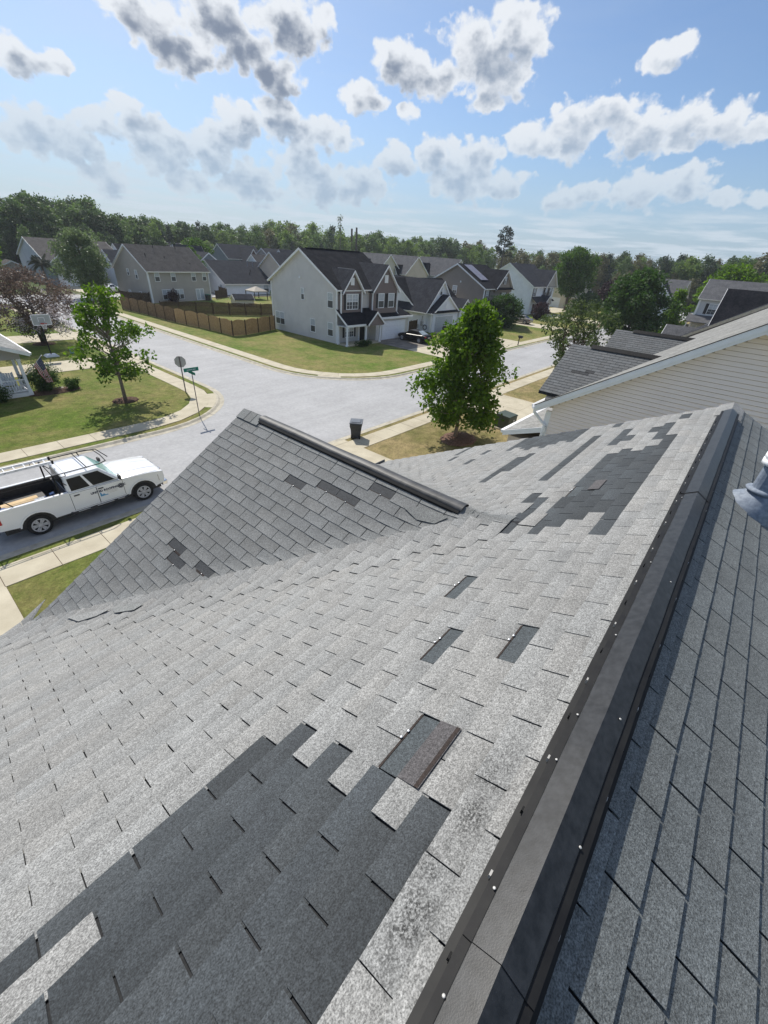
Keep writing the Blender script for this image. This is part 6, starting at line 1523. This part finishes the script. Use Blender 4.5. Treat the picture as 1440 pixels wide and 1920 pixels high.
def leafmesh(name, v, tone, m_, parent=None, off=(0, 0, 0), kind=None):
    k = len(v) // 4; me = bpy.data.meshes.new(name)
    me.vertices.add(len(v)); me.vertices.foreach_set('co', (v - np.array(off)).astype(np.float32).ravel())
    me.loops.add(4 * k); me.loops.foreach_set('vertex_index', np.arange(4 * k, dtype=np.int32))
    me.polygons.add(k); me.polygons.foreach_set('loop_start', np.arange(0, 4 * k, 4, dtype=np.int32))
    me.update(calc_edges=True)
    a = me.attributes.new('tone', 'FLOAT', 'FACE'); a.data.foreach_set('value', tone.astype(np.float32))
    me.materials.append(m_)
    o = bpy.data.objects.new(name, me); COL.objects.link(o)
    if parent is not None: o.parent = parent
    if kind: o['kind'] = kind
    return o
def tree(name, label, loc, h, rx, z0, m_, n=60, per=70, size=0.16, clump=0.5, trunk_r=0.09, seed=1, lean=(0, 0), shape='egg', bark=M_BARK, fork=0.0, stems=1, group=None, hollow=0.55, cat='tree', droop=0.25, limbs=26, ry=None, irregular=0.25):
    rg = np.random.default_rng(seed); t = thing(name, label, cat, (*loc, Z0), group=group, local=True)
    ry = rx if ry is None else ry
    cs, ts, rs = [], [], []
    ph = rg.uniform(0, 6.28, 4)
    while len(cs) < n:
        z = rg.uniform(0, 1); a = rg.uniform(0, 6.283)
        if shape == 'egg': w_ = math.sin(math.pi * min(max((z * 0.92 + 0.08), 0), 1) ** 0.75) ** 0.65
        elif shape == 'round': w_ = math.sqrt(max(0, 1 - (2 * z - 1) ** 2))
        elif shape == 'vase': w_ = (0.22 + 0.78 * min(z / 0.6, 1)) * (1 if z < 0.6 else math.sqrt(max(0, 1 - ((z - 0.6) / 0.4) ** 2)) * 0.9 + 0.1)
        elif shape == 'cone': w_ = (1 - z) ** 0.8 * min(1, z / 0.1 + 0.4)
        else: w_ = 1
        r_ = (hollow + (1 - hollow) * rg.random()) if rg.random() < 0.8 else rg.random()
        if rg.random() < 0.06: r_ = rg.uniform(1.03, 1.15)
        bump = 1 + irregular * (math.sin(3 * a + ph[0]) * 0.5 + math.sin(5 * z * 3 + ph[1] + a) * 0.6)
        q = np.array([math.cos(a) * rx * w_ * r_ * bump + lean[0] * z, math.sin(a) * ry * w_ * r_ * bump + lean[1] * z, z0 + (h - z0) * z])
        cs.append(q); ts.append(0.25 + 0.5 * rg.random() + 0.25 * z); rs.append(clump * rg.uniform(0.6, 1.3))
    v, tone = leafcloud(cs, rs, per, size, rg, ts, droop)
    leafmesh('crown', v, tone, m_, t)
    m = MB(); top = Vector((lean[0] * 0.8, lean[1] * 0.8, h * 0.86))
    bases = []
    if stems == 1:
        spine = [Vector((0, 0, -0.1)), Vector((0.02, 0.01, z0 * 0.7)), Vector((lean[0] * .35, lean[1] * .35, h * 0.5)), top]
        m.tube(spine, [trunk_r * 1.25, trunk_r, trunk_r * 0.6, trunk_r * 0.12], 9); bases = [spine]
    else:
        for i in range(stems):
            a = 2 * math.pi * i / stems + ph[2]; e = Vector((math.cos(a) * rx * 0.45, math.sin(a) * ry * 0.45, h * 0.8))
            spine = [Vector((0.06 * math.cos(a), 0.06 * math.sin(a), -0.1)), Vector((math.cos(a) * 0.2, math.sin(a) * 0.2, z0 * 0.8)), e * 0.55 + Vector((0, 0, h * 0.05)), e]
            m.tube(spine, [trunk_r, trunk_r * 0.8, trunk_r * 0.5, trunk_r * 0.1], 7); bases.append(spine)
    for i in range(min(limbs, n)):
        c = Vector(cs[i]); sp = bases[i % len(bases)]; f = max(0.12, min(0.85, (c.z - z0 * 0.8) / max(h - z0, 0.1) * 0.8))
        k = 1 + min(int(f * 2), 1); fr = f * 2 - (k - 1); s_ = sp[k].lerp(sp[min(k + 1, len(sp) - 1)], max(0, min(1, fr)))
        if s_.z > c.z: s_ = sp[1].lerp(sp[2], max(0.0, (c.z * 0.75 - sp[1].z) / max(sp[2].z - sp[1].z, 0.1))) if c.z * 0.75 > sp[1].z else sp[1]
        mid = s_.lerp(c, 0.5) + Vector((0, 0, -0.06 * (c - s_).length)); rr = trunk_r * 0.32
        m.tube([s_, mid, c], [rr, rr * 0.6, rr * 0.15], 5, cap=False)
    m.build('trunk', bark, t, smooth=True)
    return t
tree('maple_tree', 'dense leafy green tree on the dry lawn with reddish mulch round its foot', (21.77, 11.95), 7.4, 2.15, 1.2, LF_BRIGHT, n=240, per=85, size=0.20, clump=0.52, trunk_r=0.11, seed=3, bark=M_BARKL, hollow=0.6, limbs=60, lean=(0.15, -0.1), irregular=0.42, shape='egg')
tree('young_maple_tree', 'young open crowned tree on the corner lawn with dark mulch round its foot', (9.76, 30.62), 6.9, 1.9, 1.7, LF_BRIGHT, n=120, per=42, size=0.19, clump=0.36, trunk_r=0.10, seed=8, hollow=0.45, limbs=90, bark=M_BARKL, irregular=0.35, droop=0.35, shape='egg')
tree('sparse_tree', 'thin leaved tree rising behind the front gable of the neighbour', (38.9, 11.6), 7.2, 2.9, 1.8, LF_OLIVE, n=130, per=42, size=0.19, clump=0.44, trunk_r=0.10, seed=14, hollow=0.4, limbs=100, stems=3, shape='vase', irregular=0.35)
tree('blossom_tree', 'spreading tree with brown twigs and pale blossom behind the basketball hoop', (10.9, 52.1), 6.0, 3.9, 1.6, LF_BLOOM, n=170, per=75, size=0.15, clump=0.6, trunk_r=0.13, seed=21, stems=4, shape='round', hollow=0.5, limbs=70)
rg = np.random.default_rng(5)
bl = bpy.data.objects['blossom_tree']
cs = [(3.2 * math.cos(a) * r_, 3.2 * math.sin(a) * r_, z) for a, r_, z in zip(rg.uniform(-2.6, 1.1, 90), rg.uniform(0.5, 1.2, 90), rg.uniform(1.4, 4.4, 90))]
v, tone = leafcloud(cs, [0.45] * 90, 30, 0.12, rg); leafmesh('blossom', v, tone, LF_PINK, bl)
cs = [(2.2 * math.cos(a) * r_, 2.2 * math.sin(a) * r_, z) for a, r_, z in zip(rg.uniform(0, 6.28, 40), rg.uniform(0.2, 1.0, 40), rg.uniform(0.9, 2.4, 40))]
v, tone = leafcloud(cs, [0.45] * 40, 60, 0.13, rg); leafmesh('lower_leaves', v, tone, LF_DARK, bl)
tree('young_tree', 'thin young tree at the left edge of the far green lawn', (10.0, 63.5), 3.4, 0.9, 1.4, LF_GREY, n=26, per=30, size=0.16, clump=0.4, trunk_r=0.06, seed=4)
tree('willow_tree', 'soft grey green willow beside the bend of the side street', (27.6, 89.0), 9.2, 3.6, 1.6, LF_GREY, n=200, per=80, size=0.26, clump=0.8, trunk_r=0.22, seed=31, droop=0.9, shape='round')
tree('street_tree', 'round crowned dark green tree by the far bend of the street', (122.9, 41.5), 13.3, 4.9, 4.0, LF_MID, n=210, per=80, size=0.42, clump=1.0, trunk_r=0.30, seed=41, stems=3, shape='round')
tree('spreading_tree', 'broad dark green tree in front of the half hidden white house', (80.0, 16.2), 9.3, 4.3, 0.5, LF_DARK, n=260, per=90, size=0.36, clump=1.05, trunk_r=0.25, seed=43, shape='round', irregular=0.2)
tree('light_tree', 'small light green tree beside the broad dark one', (88.5, 12.0), 7.4, 2.1, 0.4, LF_BRIGHT, n=90, per=70, size=0.30, clump=0.7, trunk_r=0.14, seed=47, shape='cone', irregular=0.4)
tree('garden_tree', 'bright green tree behind the house with the columned porch', (120, 8.0), 11.5, 5.2, 1.0, LF_BRIGHT, n=190, per=80, size=0.5, clump=1.2, trunk_r=0.3, seed=49, shape='round')
tree('round_shrub', 'large round green shrub on the lawn of the brown house', (73.0, 34.6), 4.7, 2.7, 0.3, LF_DARK, n=150, per=90, size=0.22, clump=0.65, trunk_r=0.12, seed=53, shape='round', cat='shrub')
tree('leafy_tree', 'bright green tree top at the left edge beside the grey shed', (19.5, 118), 7.6, 3.0, 0.8, LF_BRIGHT, n=90, per=70, size=0.36, clump=0.9, trunk_r=0.18, seed=59, shape='round')
tree('back_garden_tree', 'rounded green tree among the far roofs above the white bungalow', (63, 118), 9.3, 3.6, 1.5, LF_MID, n=110, per=80, size=0.36, clump=0.9, trunk_r=0.2, seed=61, shape='round')
tree('back_garden_tree', 'slim dark green tree right behind the roof of the taupe house', (49.5, 95), 7.8, 2.0, 1.2, LF_MID, n=80, per=70, size=0.3, clump=0.7, trunk_r=0.16, seed=63)
tree('garden_tree', 'dark green tree between the cream house and the broad dark tree', (119, 35.5), 4.3, 3.2, 0.3, LF_DARK, n=80, per=70, size=0.35, clump=0.9, trunk_r=0.14, seed=66, shape='round')
tree('purple_tree', 'dark purple leaved tree beside the cream house', (139, 35), 7.0, 3.4, 0.8, LF_PURP, n=110, per=80, size=0.45, clump=1.1, trunk_r=0.2, seed=67, shape='round')
def shrub(name, label, loc, h, rx, m_, seed, n=40, per=60, size=0.12, ry=None, group=None):
    return tree(name, label, loc, h, rx, 0.12, m_, n=n, per=per, size=size, clump=min(0.4, h * 0.3), trunk_r=0.03, seed=seed, shape='round', cat='shrub', hollow=0.3, limbs=8, ry=ry, group=group)
shrub('purple_shrub', 'dark purple shrub against the back wall of the taupe house', (36.6, 78.4), 1.75, 1.0, LF_PURP, 71, 40, 50, 0.16)
shrub('red_shrub', 'dark red shrub in front of the tall white house, the left of two', (93.0, 36.6), 3.0, 1.6, LF_PURP, 72, 50, 70, 0.2)
shrub('red_shrub', 'dark red shrub in front of the tall white house, the right of two', (96.0, 37.0), 2.8, 1.5, LF_PURP, 73, 50, 70, 0.2)
shrub('porch_shrub', 'tall clipped dark shrub beside the porch under the flag', (6.75, 35.95), 1.72, 0.85, LF_DARK, 74, 90, 70, 0.09)
shrub('porch_shrub', 'low dark green shrub at the tip of the mulched porch bed', (8.15, 35.35), 0.62, 0.5, LF_DARK, 75, 30, 60, 0.08)
shrub('porch_shrub', 'dark green shrub at the left image edge in front of the porch', (3.9, 34.7), 0.9, 0.7, LF_DARK, 79, 30, 60, 0.09)
shrub('foundation_shrub', 'low spreading shrub at the porch foot of the corner house', (38.4, 35.35), 0.62, 1.25, LF_DARK, 76, 40, 60, 0.11, 0.6)
shrub('garden_shrub', 'dark shrub beside the gazebo, the left of two', (57.5, 78.5), 1.5, 0.9, LF_DARK, 77, 30, 50, 0.16); shrub('garden_shrub', 'dark shrub beside the gazebo, the right of two', (60.2, 78.0), 1.3, 0.9, LF_DARK, 78, 30, 50, 0.16)
shrub('garden_shrub', 'clipped dark hedge shrub before the columned porch', (95.5, 8.5), 1.3, 1.2, LF_DARK, 81, 40, 50, 0.2, 2.6)
# palm
t = thing('palm_tree', 'dark shaggy palm in front of the grey and white house, far left', 'tree', (25.6, 104.5, Z0), local=True)
m = MB(); m.tube([(0, 0, -0.1), (0.05, 0, 2.0), (0.0, 0.05, 3.9)], [0.22, 0.17, 0.16], 9); m.build('trunk', M_BARK, t)
rg = np.random.default_rng(9); vs_, ts_ = [], []
for i in range(70):
    a, e = rg.uniform(0, 6.28), rg.uniform(-0.5, 1.35); L = rg.uniform(1.5, 2.3)
    for k in range(26):
        s_ = (k + 1) / 26; r_ = L * s_; z = 3.9 + r_ * math.sin(e) - 0.9 * s_ * s_ * math.cos(e)
        p = np.array([math.cos(a) * r_ * math.cos(e), math.sin(a) * r_ * math.cos(e), z])
        side = np.array([-math.sin(a), math.cos(a), 0]) * (1 if k % 2 else -1); tip = p + side * 0.5 * (1 - s_ * 0.6) + np.array([math.cos(a) * 0.2, math.sin(a) * 0.2, -0.28])
        q = np.array([math.cos(a), math.sin(a), 0]) * 0.05
        vs_ += [p - q, p + q, tip + q * 0.3, tip - q * 0.3]; ts_.append(rg.random())
leafmesh('fronds', np.array(vs_), np.array(ts_), LF_PALM, t)

# ------------------------------------------------------------------ the wood round the estate
FOREST = [(15.0, 148.5, 13.5), (26.4, 147.7, 14.0), (32.0, 146.6, 14.4), (37.0, 145.4, 16.6), (43.2, 148.9, 14.6), (50.1, 149.9, 16.7), (56.9, 151.7, 16.0), (66.3, 154.3, 15.0), (73.2, 155.6, 15.0), (84.2, 156.8, 15.0), (96.6, 157.8, 15.7), (111.7, 153.7, 18.0), (124.0, 150.5, 18.5), (139.6, 143.2, 18.5), (152.2, 137.3, 17.8), (161.9, 133.8, 17.5), (170.2, 123.0, 18.0), (172.3, 111.1, 18.1), (174.2, 98.3, 17.6), (178.5, 78.5, 16.1), (180.6, 58.9, 15.5), (183.1, 50.7, 16.5), (186.8, 34.5, 16.5), (188.1, 27.0, 16.9), (189.1, 18.1, 16.6), (189.8, 7.9, 18.4), (190.0, -4.3, 18.7), (191, -22, 18.0)]
rg = np.random.default_rng(77)
def proto(h, r_, z0, n, per, size, clump, shape, seed):
    g = np.random.default_rng(seed); cs, ts, rs = [], [], []; ph = g.uniform(0, 6, 3)
    for i in range(n):
        z = g.random(); a = g.uniform(0, 6.283)
        w_ = {'round': math.sqrt(max(0, 1 - (2 * z - 1) ** 2)), 'tall': math.sin(math.pi * (z * 0.9 + 0.08)) ** 0.6, 'pine': (1 - z) ** 0.6 * 0.9 + 0.1}[shape]
        k = (0.5 + 0.5 * g.random()) * (1 + 0.25 * math.sin(2 * a + ph[0] + 3 * z))
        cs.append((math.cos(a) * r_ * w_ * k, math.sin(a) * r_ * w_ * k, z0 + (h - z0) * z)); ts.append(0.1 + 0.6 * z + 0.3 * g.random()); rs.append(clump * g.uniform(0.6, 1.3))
    return leafcloud(cs, rs, per, size, g, ts, 0.2, 0.8)
PR = [proto(15, 4.2, 0.4, 90, 34, 0.55, 1.25, 'round', 1), proto(16, 3.6, 0.4, 90, 34, 0.55, 1.2, 'tall', 2), proto(15, 3.0, 1.0, 90, 34, 0.5, 1.05, 'tall', 3), proto(17, 2.9, 1.5, 85, 32, 0.5, 0.95, 'pine', 4)]
FM = [('bright_woodland_tree', FF_BRIGHT), ('woodland_tree', FF_MID), ('dark_woodland_tree', FF_DARK), ('brownish_woodland_tree', FF_BROWN), ('pine_tree', FF_PINE)]
LBL = {'bright_woodland_tree': 'bright spring green tree along the front of the wood', 'woodland_tree': 'mid green tree along the front of the wood', 'dark_woodland_tree': 'dark green tree along the front of the wood', 'brownish_woodland_tree': 'brownish just leafing tree along the front of the wood', 'pine_tree': 'blackish pine standing in the front of the wood'}
GRP = {k: 'trees along the front of the wood, ' + k.replace('_', ' ') for k in LBL}
protos = {}
def wood_tree(fi, pi, x, y, s, sz, rz):
    nm, ml = FM[fi]
    key = (fi, pi)
    if key not in protos:
        t = thing(nm, LBL[nm], 'tree', (0, 0, Z0), group=GRP[nm], local=True); v, tone = PR[pi]; leafmesh('crown', v, tone, ml, t)
        m = MB(); m.tube([(0, 0, -0.2), (0, 0, 4), (0.1, 0, 12)], [0.25, 0.2, 0.06], 6); m.build('trunk', M_BARK, t); protos[key] = t; o = t
    else: o = copy_tree(protos[key])
    o.location = (x, y, Z0); o.scale = (s, s, sz); o.rotation_euler = (0, 0, rz); return o
def weights(f):                                         # kinds of tree along the wood, left to right
    if f < 0.24: return [0.06, 0.36, 0.52, 0.0, 0.06]
    if f < 0.42: return [0.2, 0.40, 0.25, 0.02, 0.13]
    if f < 0.62: return [0.46, 0.30, 0.12, 0.02, 0.10]
    if f < 0.74: return [0.25, 0.30, 0.2, 0.18, 0.07]
    return [0.08, 0.22, 0.16, 0.44, 0.10]
mass = {i: ([], []) for i in range(5)}
NP = len(FOREST) - 1
for row, (back, hs, cnt) in enumerate(((-7, 0.66, 76), (0, 0.95, 84), (9, 1.02, 84), (20, 1.0, 84), (34, 1.02, 80))):
    for i in range(cnt):
        f = (i + rg.uniform(0.1, 0.9)) / cnt; s_ = f * NP; k = int(s_); u_ = s_ - k
        a, b_ = np.array(FOREST[k]), np.array(FOREST[k + 1]); p = a + (b_ - a) * u_; d = p[:2] / np.linalg.norm(p[:2])
        q = p[:2] + d * (back + rg.uniform(-3, 3)); H_ = (p[2] + 0.03 * max(back, 0)) * hs * rg.uniform(0.80, 1.0) * (1.0 if f < 0.2 else 0.93)
        fi = rg.choice(5, p=weights(f)); pi = 3 if fi == 4 else int(rg.integers(0, 3)); hh = [15, 16, 15, 17][pi]
        sc = H_ / hh; wd = sc * rg.uniform(0.85, 1.25)
        if row == 0: wood_tree(fi, pi, q[0], q[1], wd, sc, rg.uniform(0, 6.28))
        else:
            v, tone = PR[pi]; a_ = rg.uniform(0, 6.28); c_, n_ = math.cos(a_), math.sin(a_)
            w_ = np.empty_like(v); w_[:, 0] = (v[:, 0] * c_ - v[:, 1] * n_) * wd + q[0]; w_[:, 1] = (v[:, 0] * n_ + v[:, 1] * c_) * wd + q[1]; w_[:, 2] = v[:, 2] * sc + Z0
            mass[fi][0].append(w_); mass[fi][1].append(tone)
vv, tt, mi = [], [], []
for fi in range(5):
    if mass[fi][0]: x = np.concatenate(mass[fi][0]); vv.append(x); tt.append(np.concatenate(mass[fi][1])); mi.append(np.full(len(x) // 4, fi, np.int32))
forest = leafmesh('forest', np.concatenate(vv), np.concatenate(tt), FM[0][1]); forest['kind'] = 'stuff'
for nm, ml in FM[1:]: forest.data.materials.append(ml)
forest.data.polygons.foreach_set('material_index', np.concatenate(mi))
forest['label'] = 'mixed wood closing off the estate behind the houses'
# trees that stand out above it
t = thing('tall_pine_tree', 'tall lone pine with flat tufts standing above the wood', 'tree', (173.9, 88.1, Z0), local=True)
m = MB(); m.tube([(0, 0, -0.2), (0.2, 0, 10), (0, 0.2, 21)], [0.4, 0.3, 0.08], 8)
g = np.random.default_rng(3); cs = []
for i in range(26):
    z = 12.0 + 9.2 * (i / 26) ; a = g.uniform(0, 6.28); r_ = g.uniform(0.6, 3.4) * (1.1 - 0.75 * max(0, (z - 16) / 6)); c = (math.cos(a) * r_, math.sin(a) * r_, z); cs.append(c); m.tube([(0.1, 0.1, z - 0.5), c], [0.09, 0.03], 5, cap=False)
m.build('trunk', M_BARK, t); v, tone = leafcloud(cs, [1.05] * 26, 70, 0.5, g, None, 0.0, 0.5); leafmesh('crown', v, tone, LF_PINE, t)
t = thing('bare_tree', 'thin half bare tree sticking out of the wood above the corner house roof', 'tree', (132.3, 136.3, Z0), local=True)
m = MB(); m.tube([(0, 0, -0.2), (0.1, 0, 19)], [0.25, 0.06], 6); cs = [(g.normal() * 0.8, g.normal() * 0.8, g.uniform(15.5, 20)) for i in range(10)]
for c in cs: m.tube([(0.1, 0, c[2] - 1.2), c], [0.05, 0.02], 4, cap=False)
m.build('trunk', M_BARKL, t); v, tone = leafcloud(cs, [0.8] * 10, 22, 0.4, g); leafmesh('crown', v, tone, LF_OLIVE, t)
for i, (x, y, z) in enumerate(((142.6, 140.2, 17.3), (143.9, 138.8, 17.8))):
    m = MB(); m.tube([(x, y, 0.0), (x, y, z)], [0.42, 0.36], 8); tag(m.build('mast', M_BARK, off=(x, y, Z0)), ('dark mast standing out of the wood, the left of two', 'dark mast standing out of the wood, the right and taller of two')[i], 'mast')

# ------------------------------------------------------------------ spring haze
hz = MB(); hz.box(-960, 1560, -960, 1560, -1.0, 24.0)
haze = hz.build('haze'); haze['kind'] = 'stuff'
mh = bpy.data.materials.new('haze_air'); mh.use_nodes = True
nt = mh.node_tree
for n in list(nt.nodes):
    if n.type == 'BSDF_PRINCIPLED': nt.nodes.remove(n)
pv_ = nt.nodes.new('ShaderNodeVolumePrincipled'); pv_.inputs['Color'].default_value = (0.86, 0.92, 1.0, 1); pv_.inputs['Density'].default_value = 0.00028; pv_.inputs['Anisotropy'].default_value = 0.25
nt.links.new(pv_.outputs[0], [n for n in nt.nodes if n.type == 'OUTPUT_MATERIAL'][0].inputs['Volume'])
haze.data.materials.append(mh)
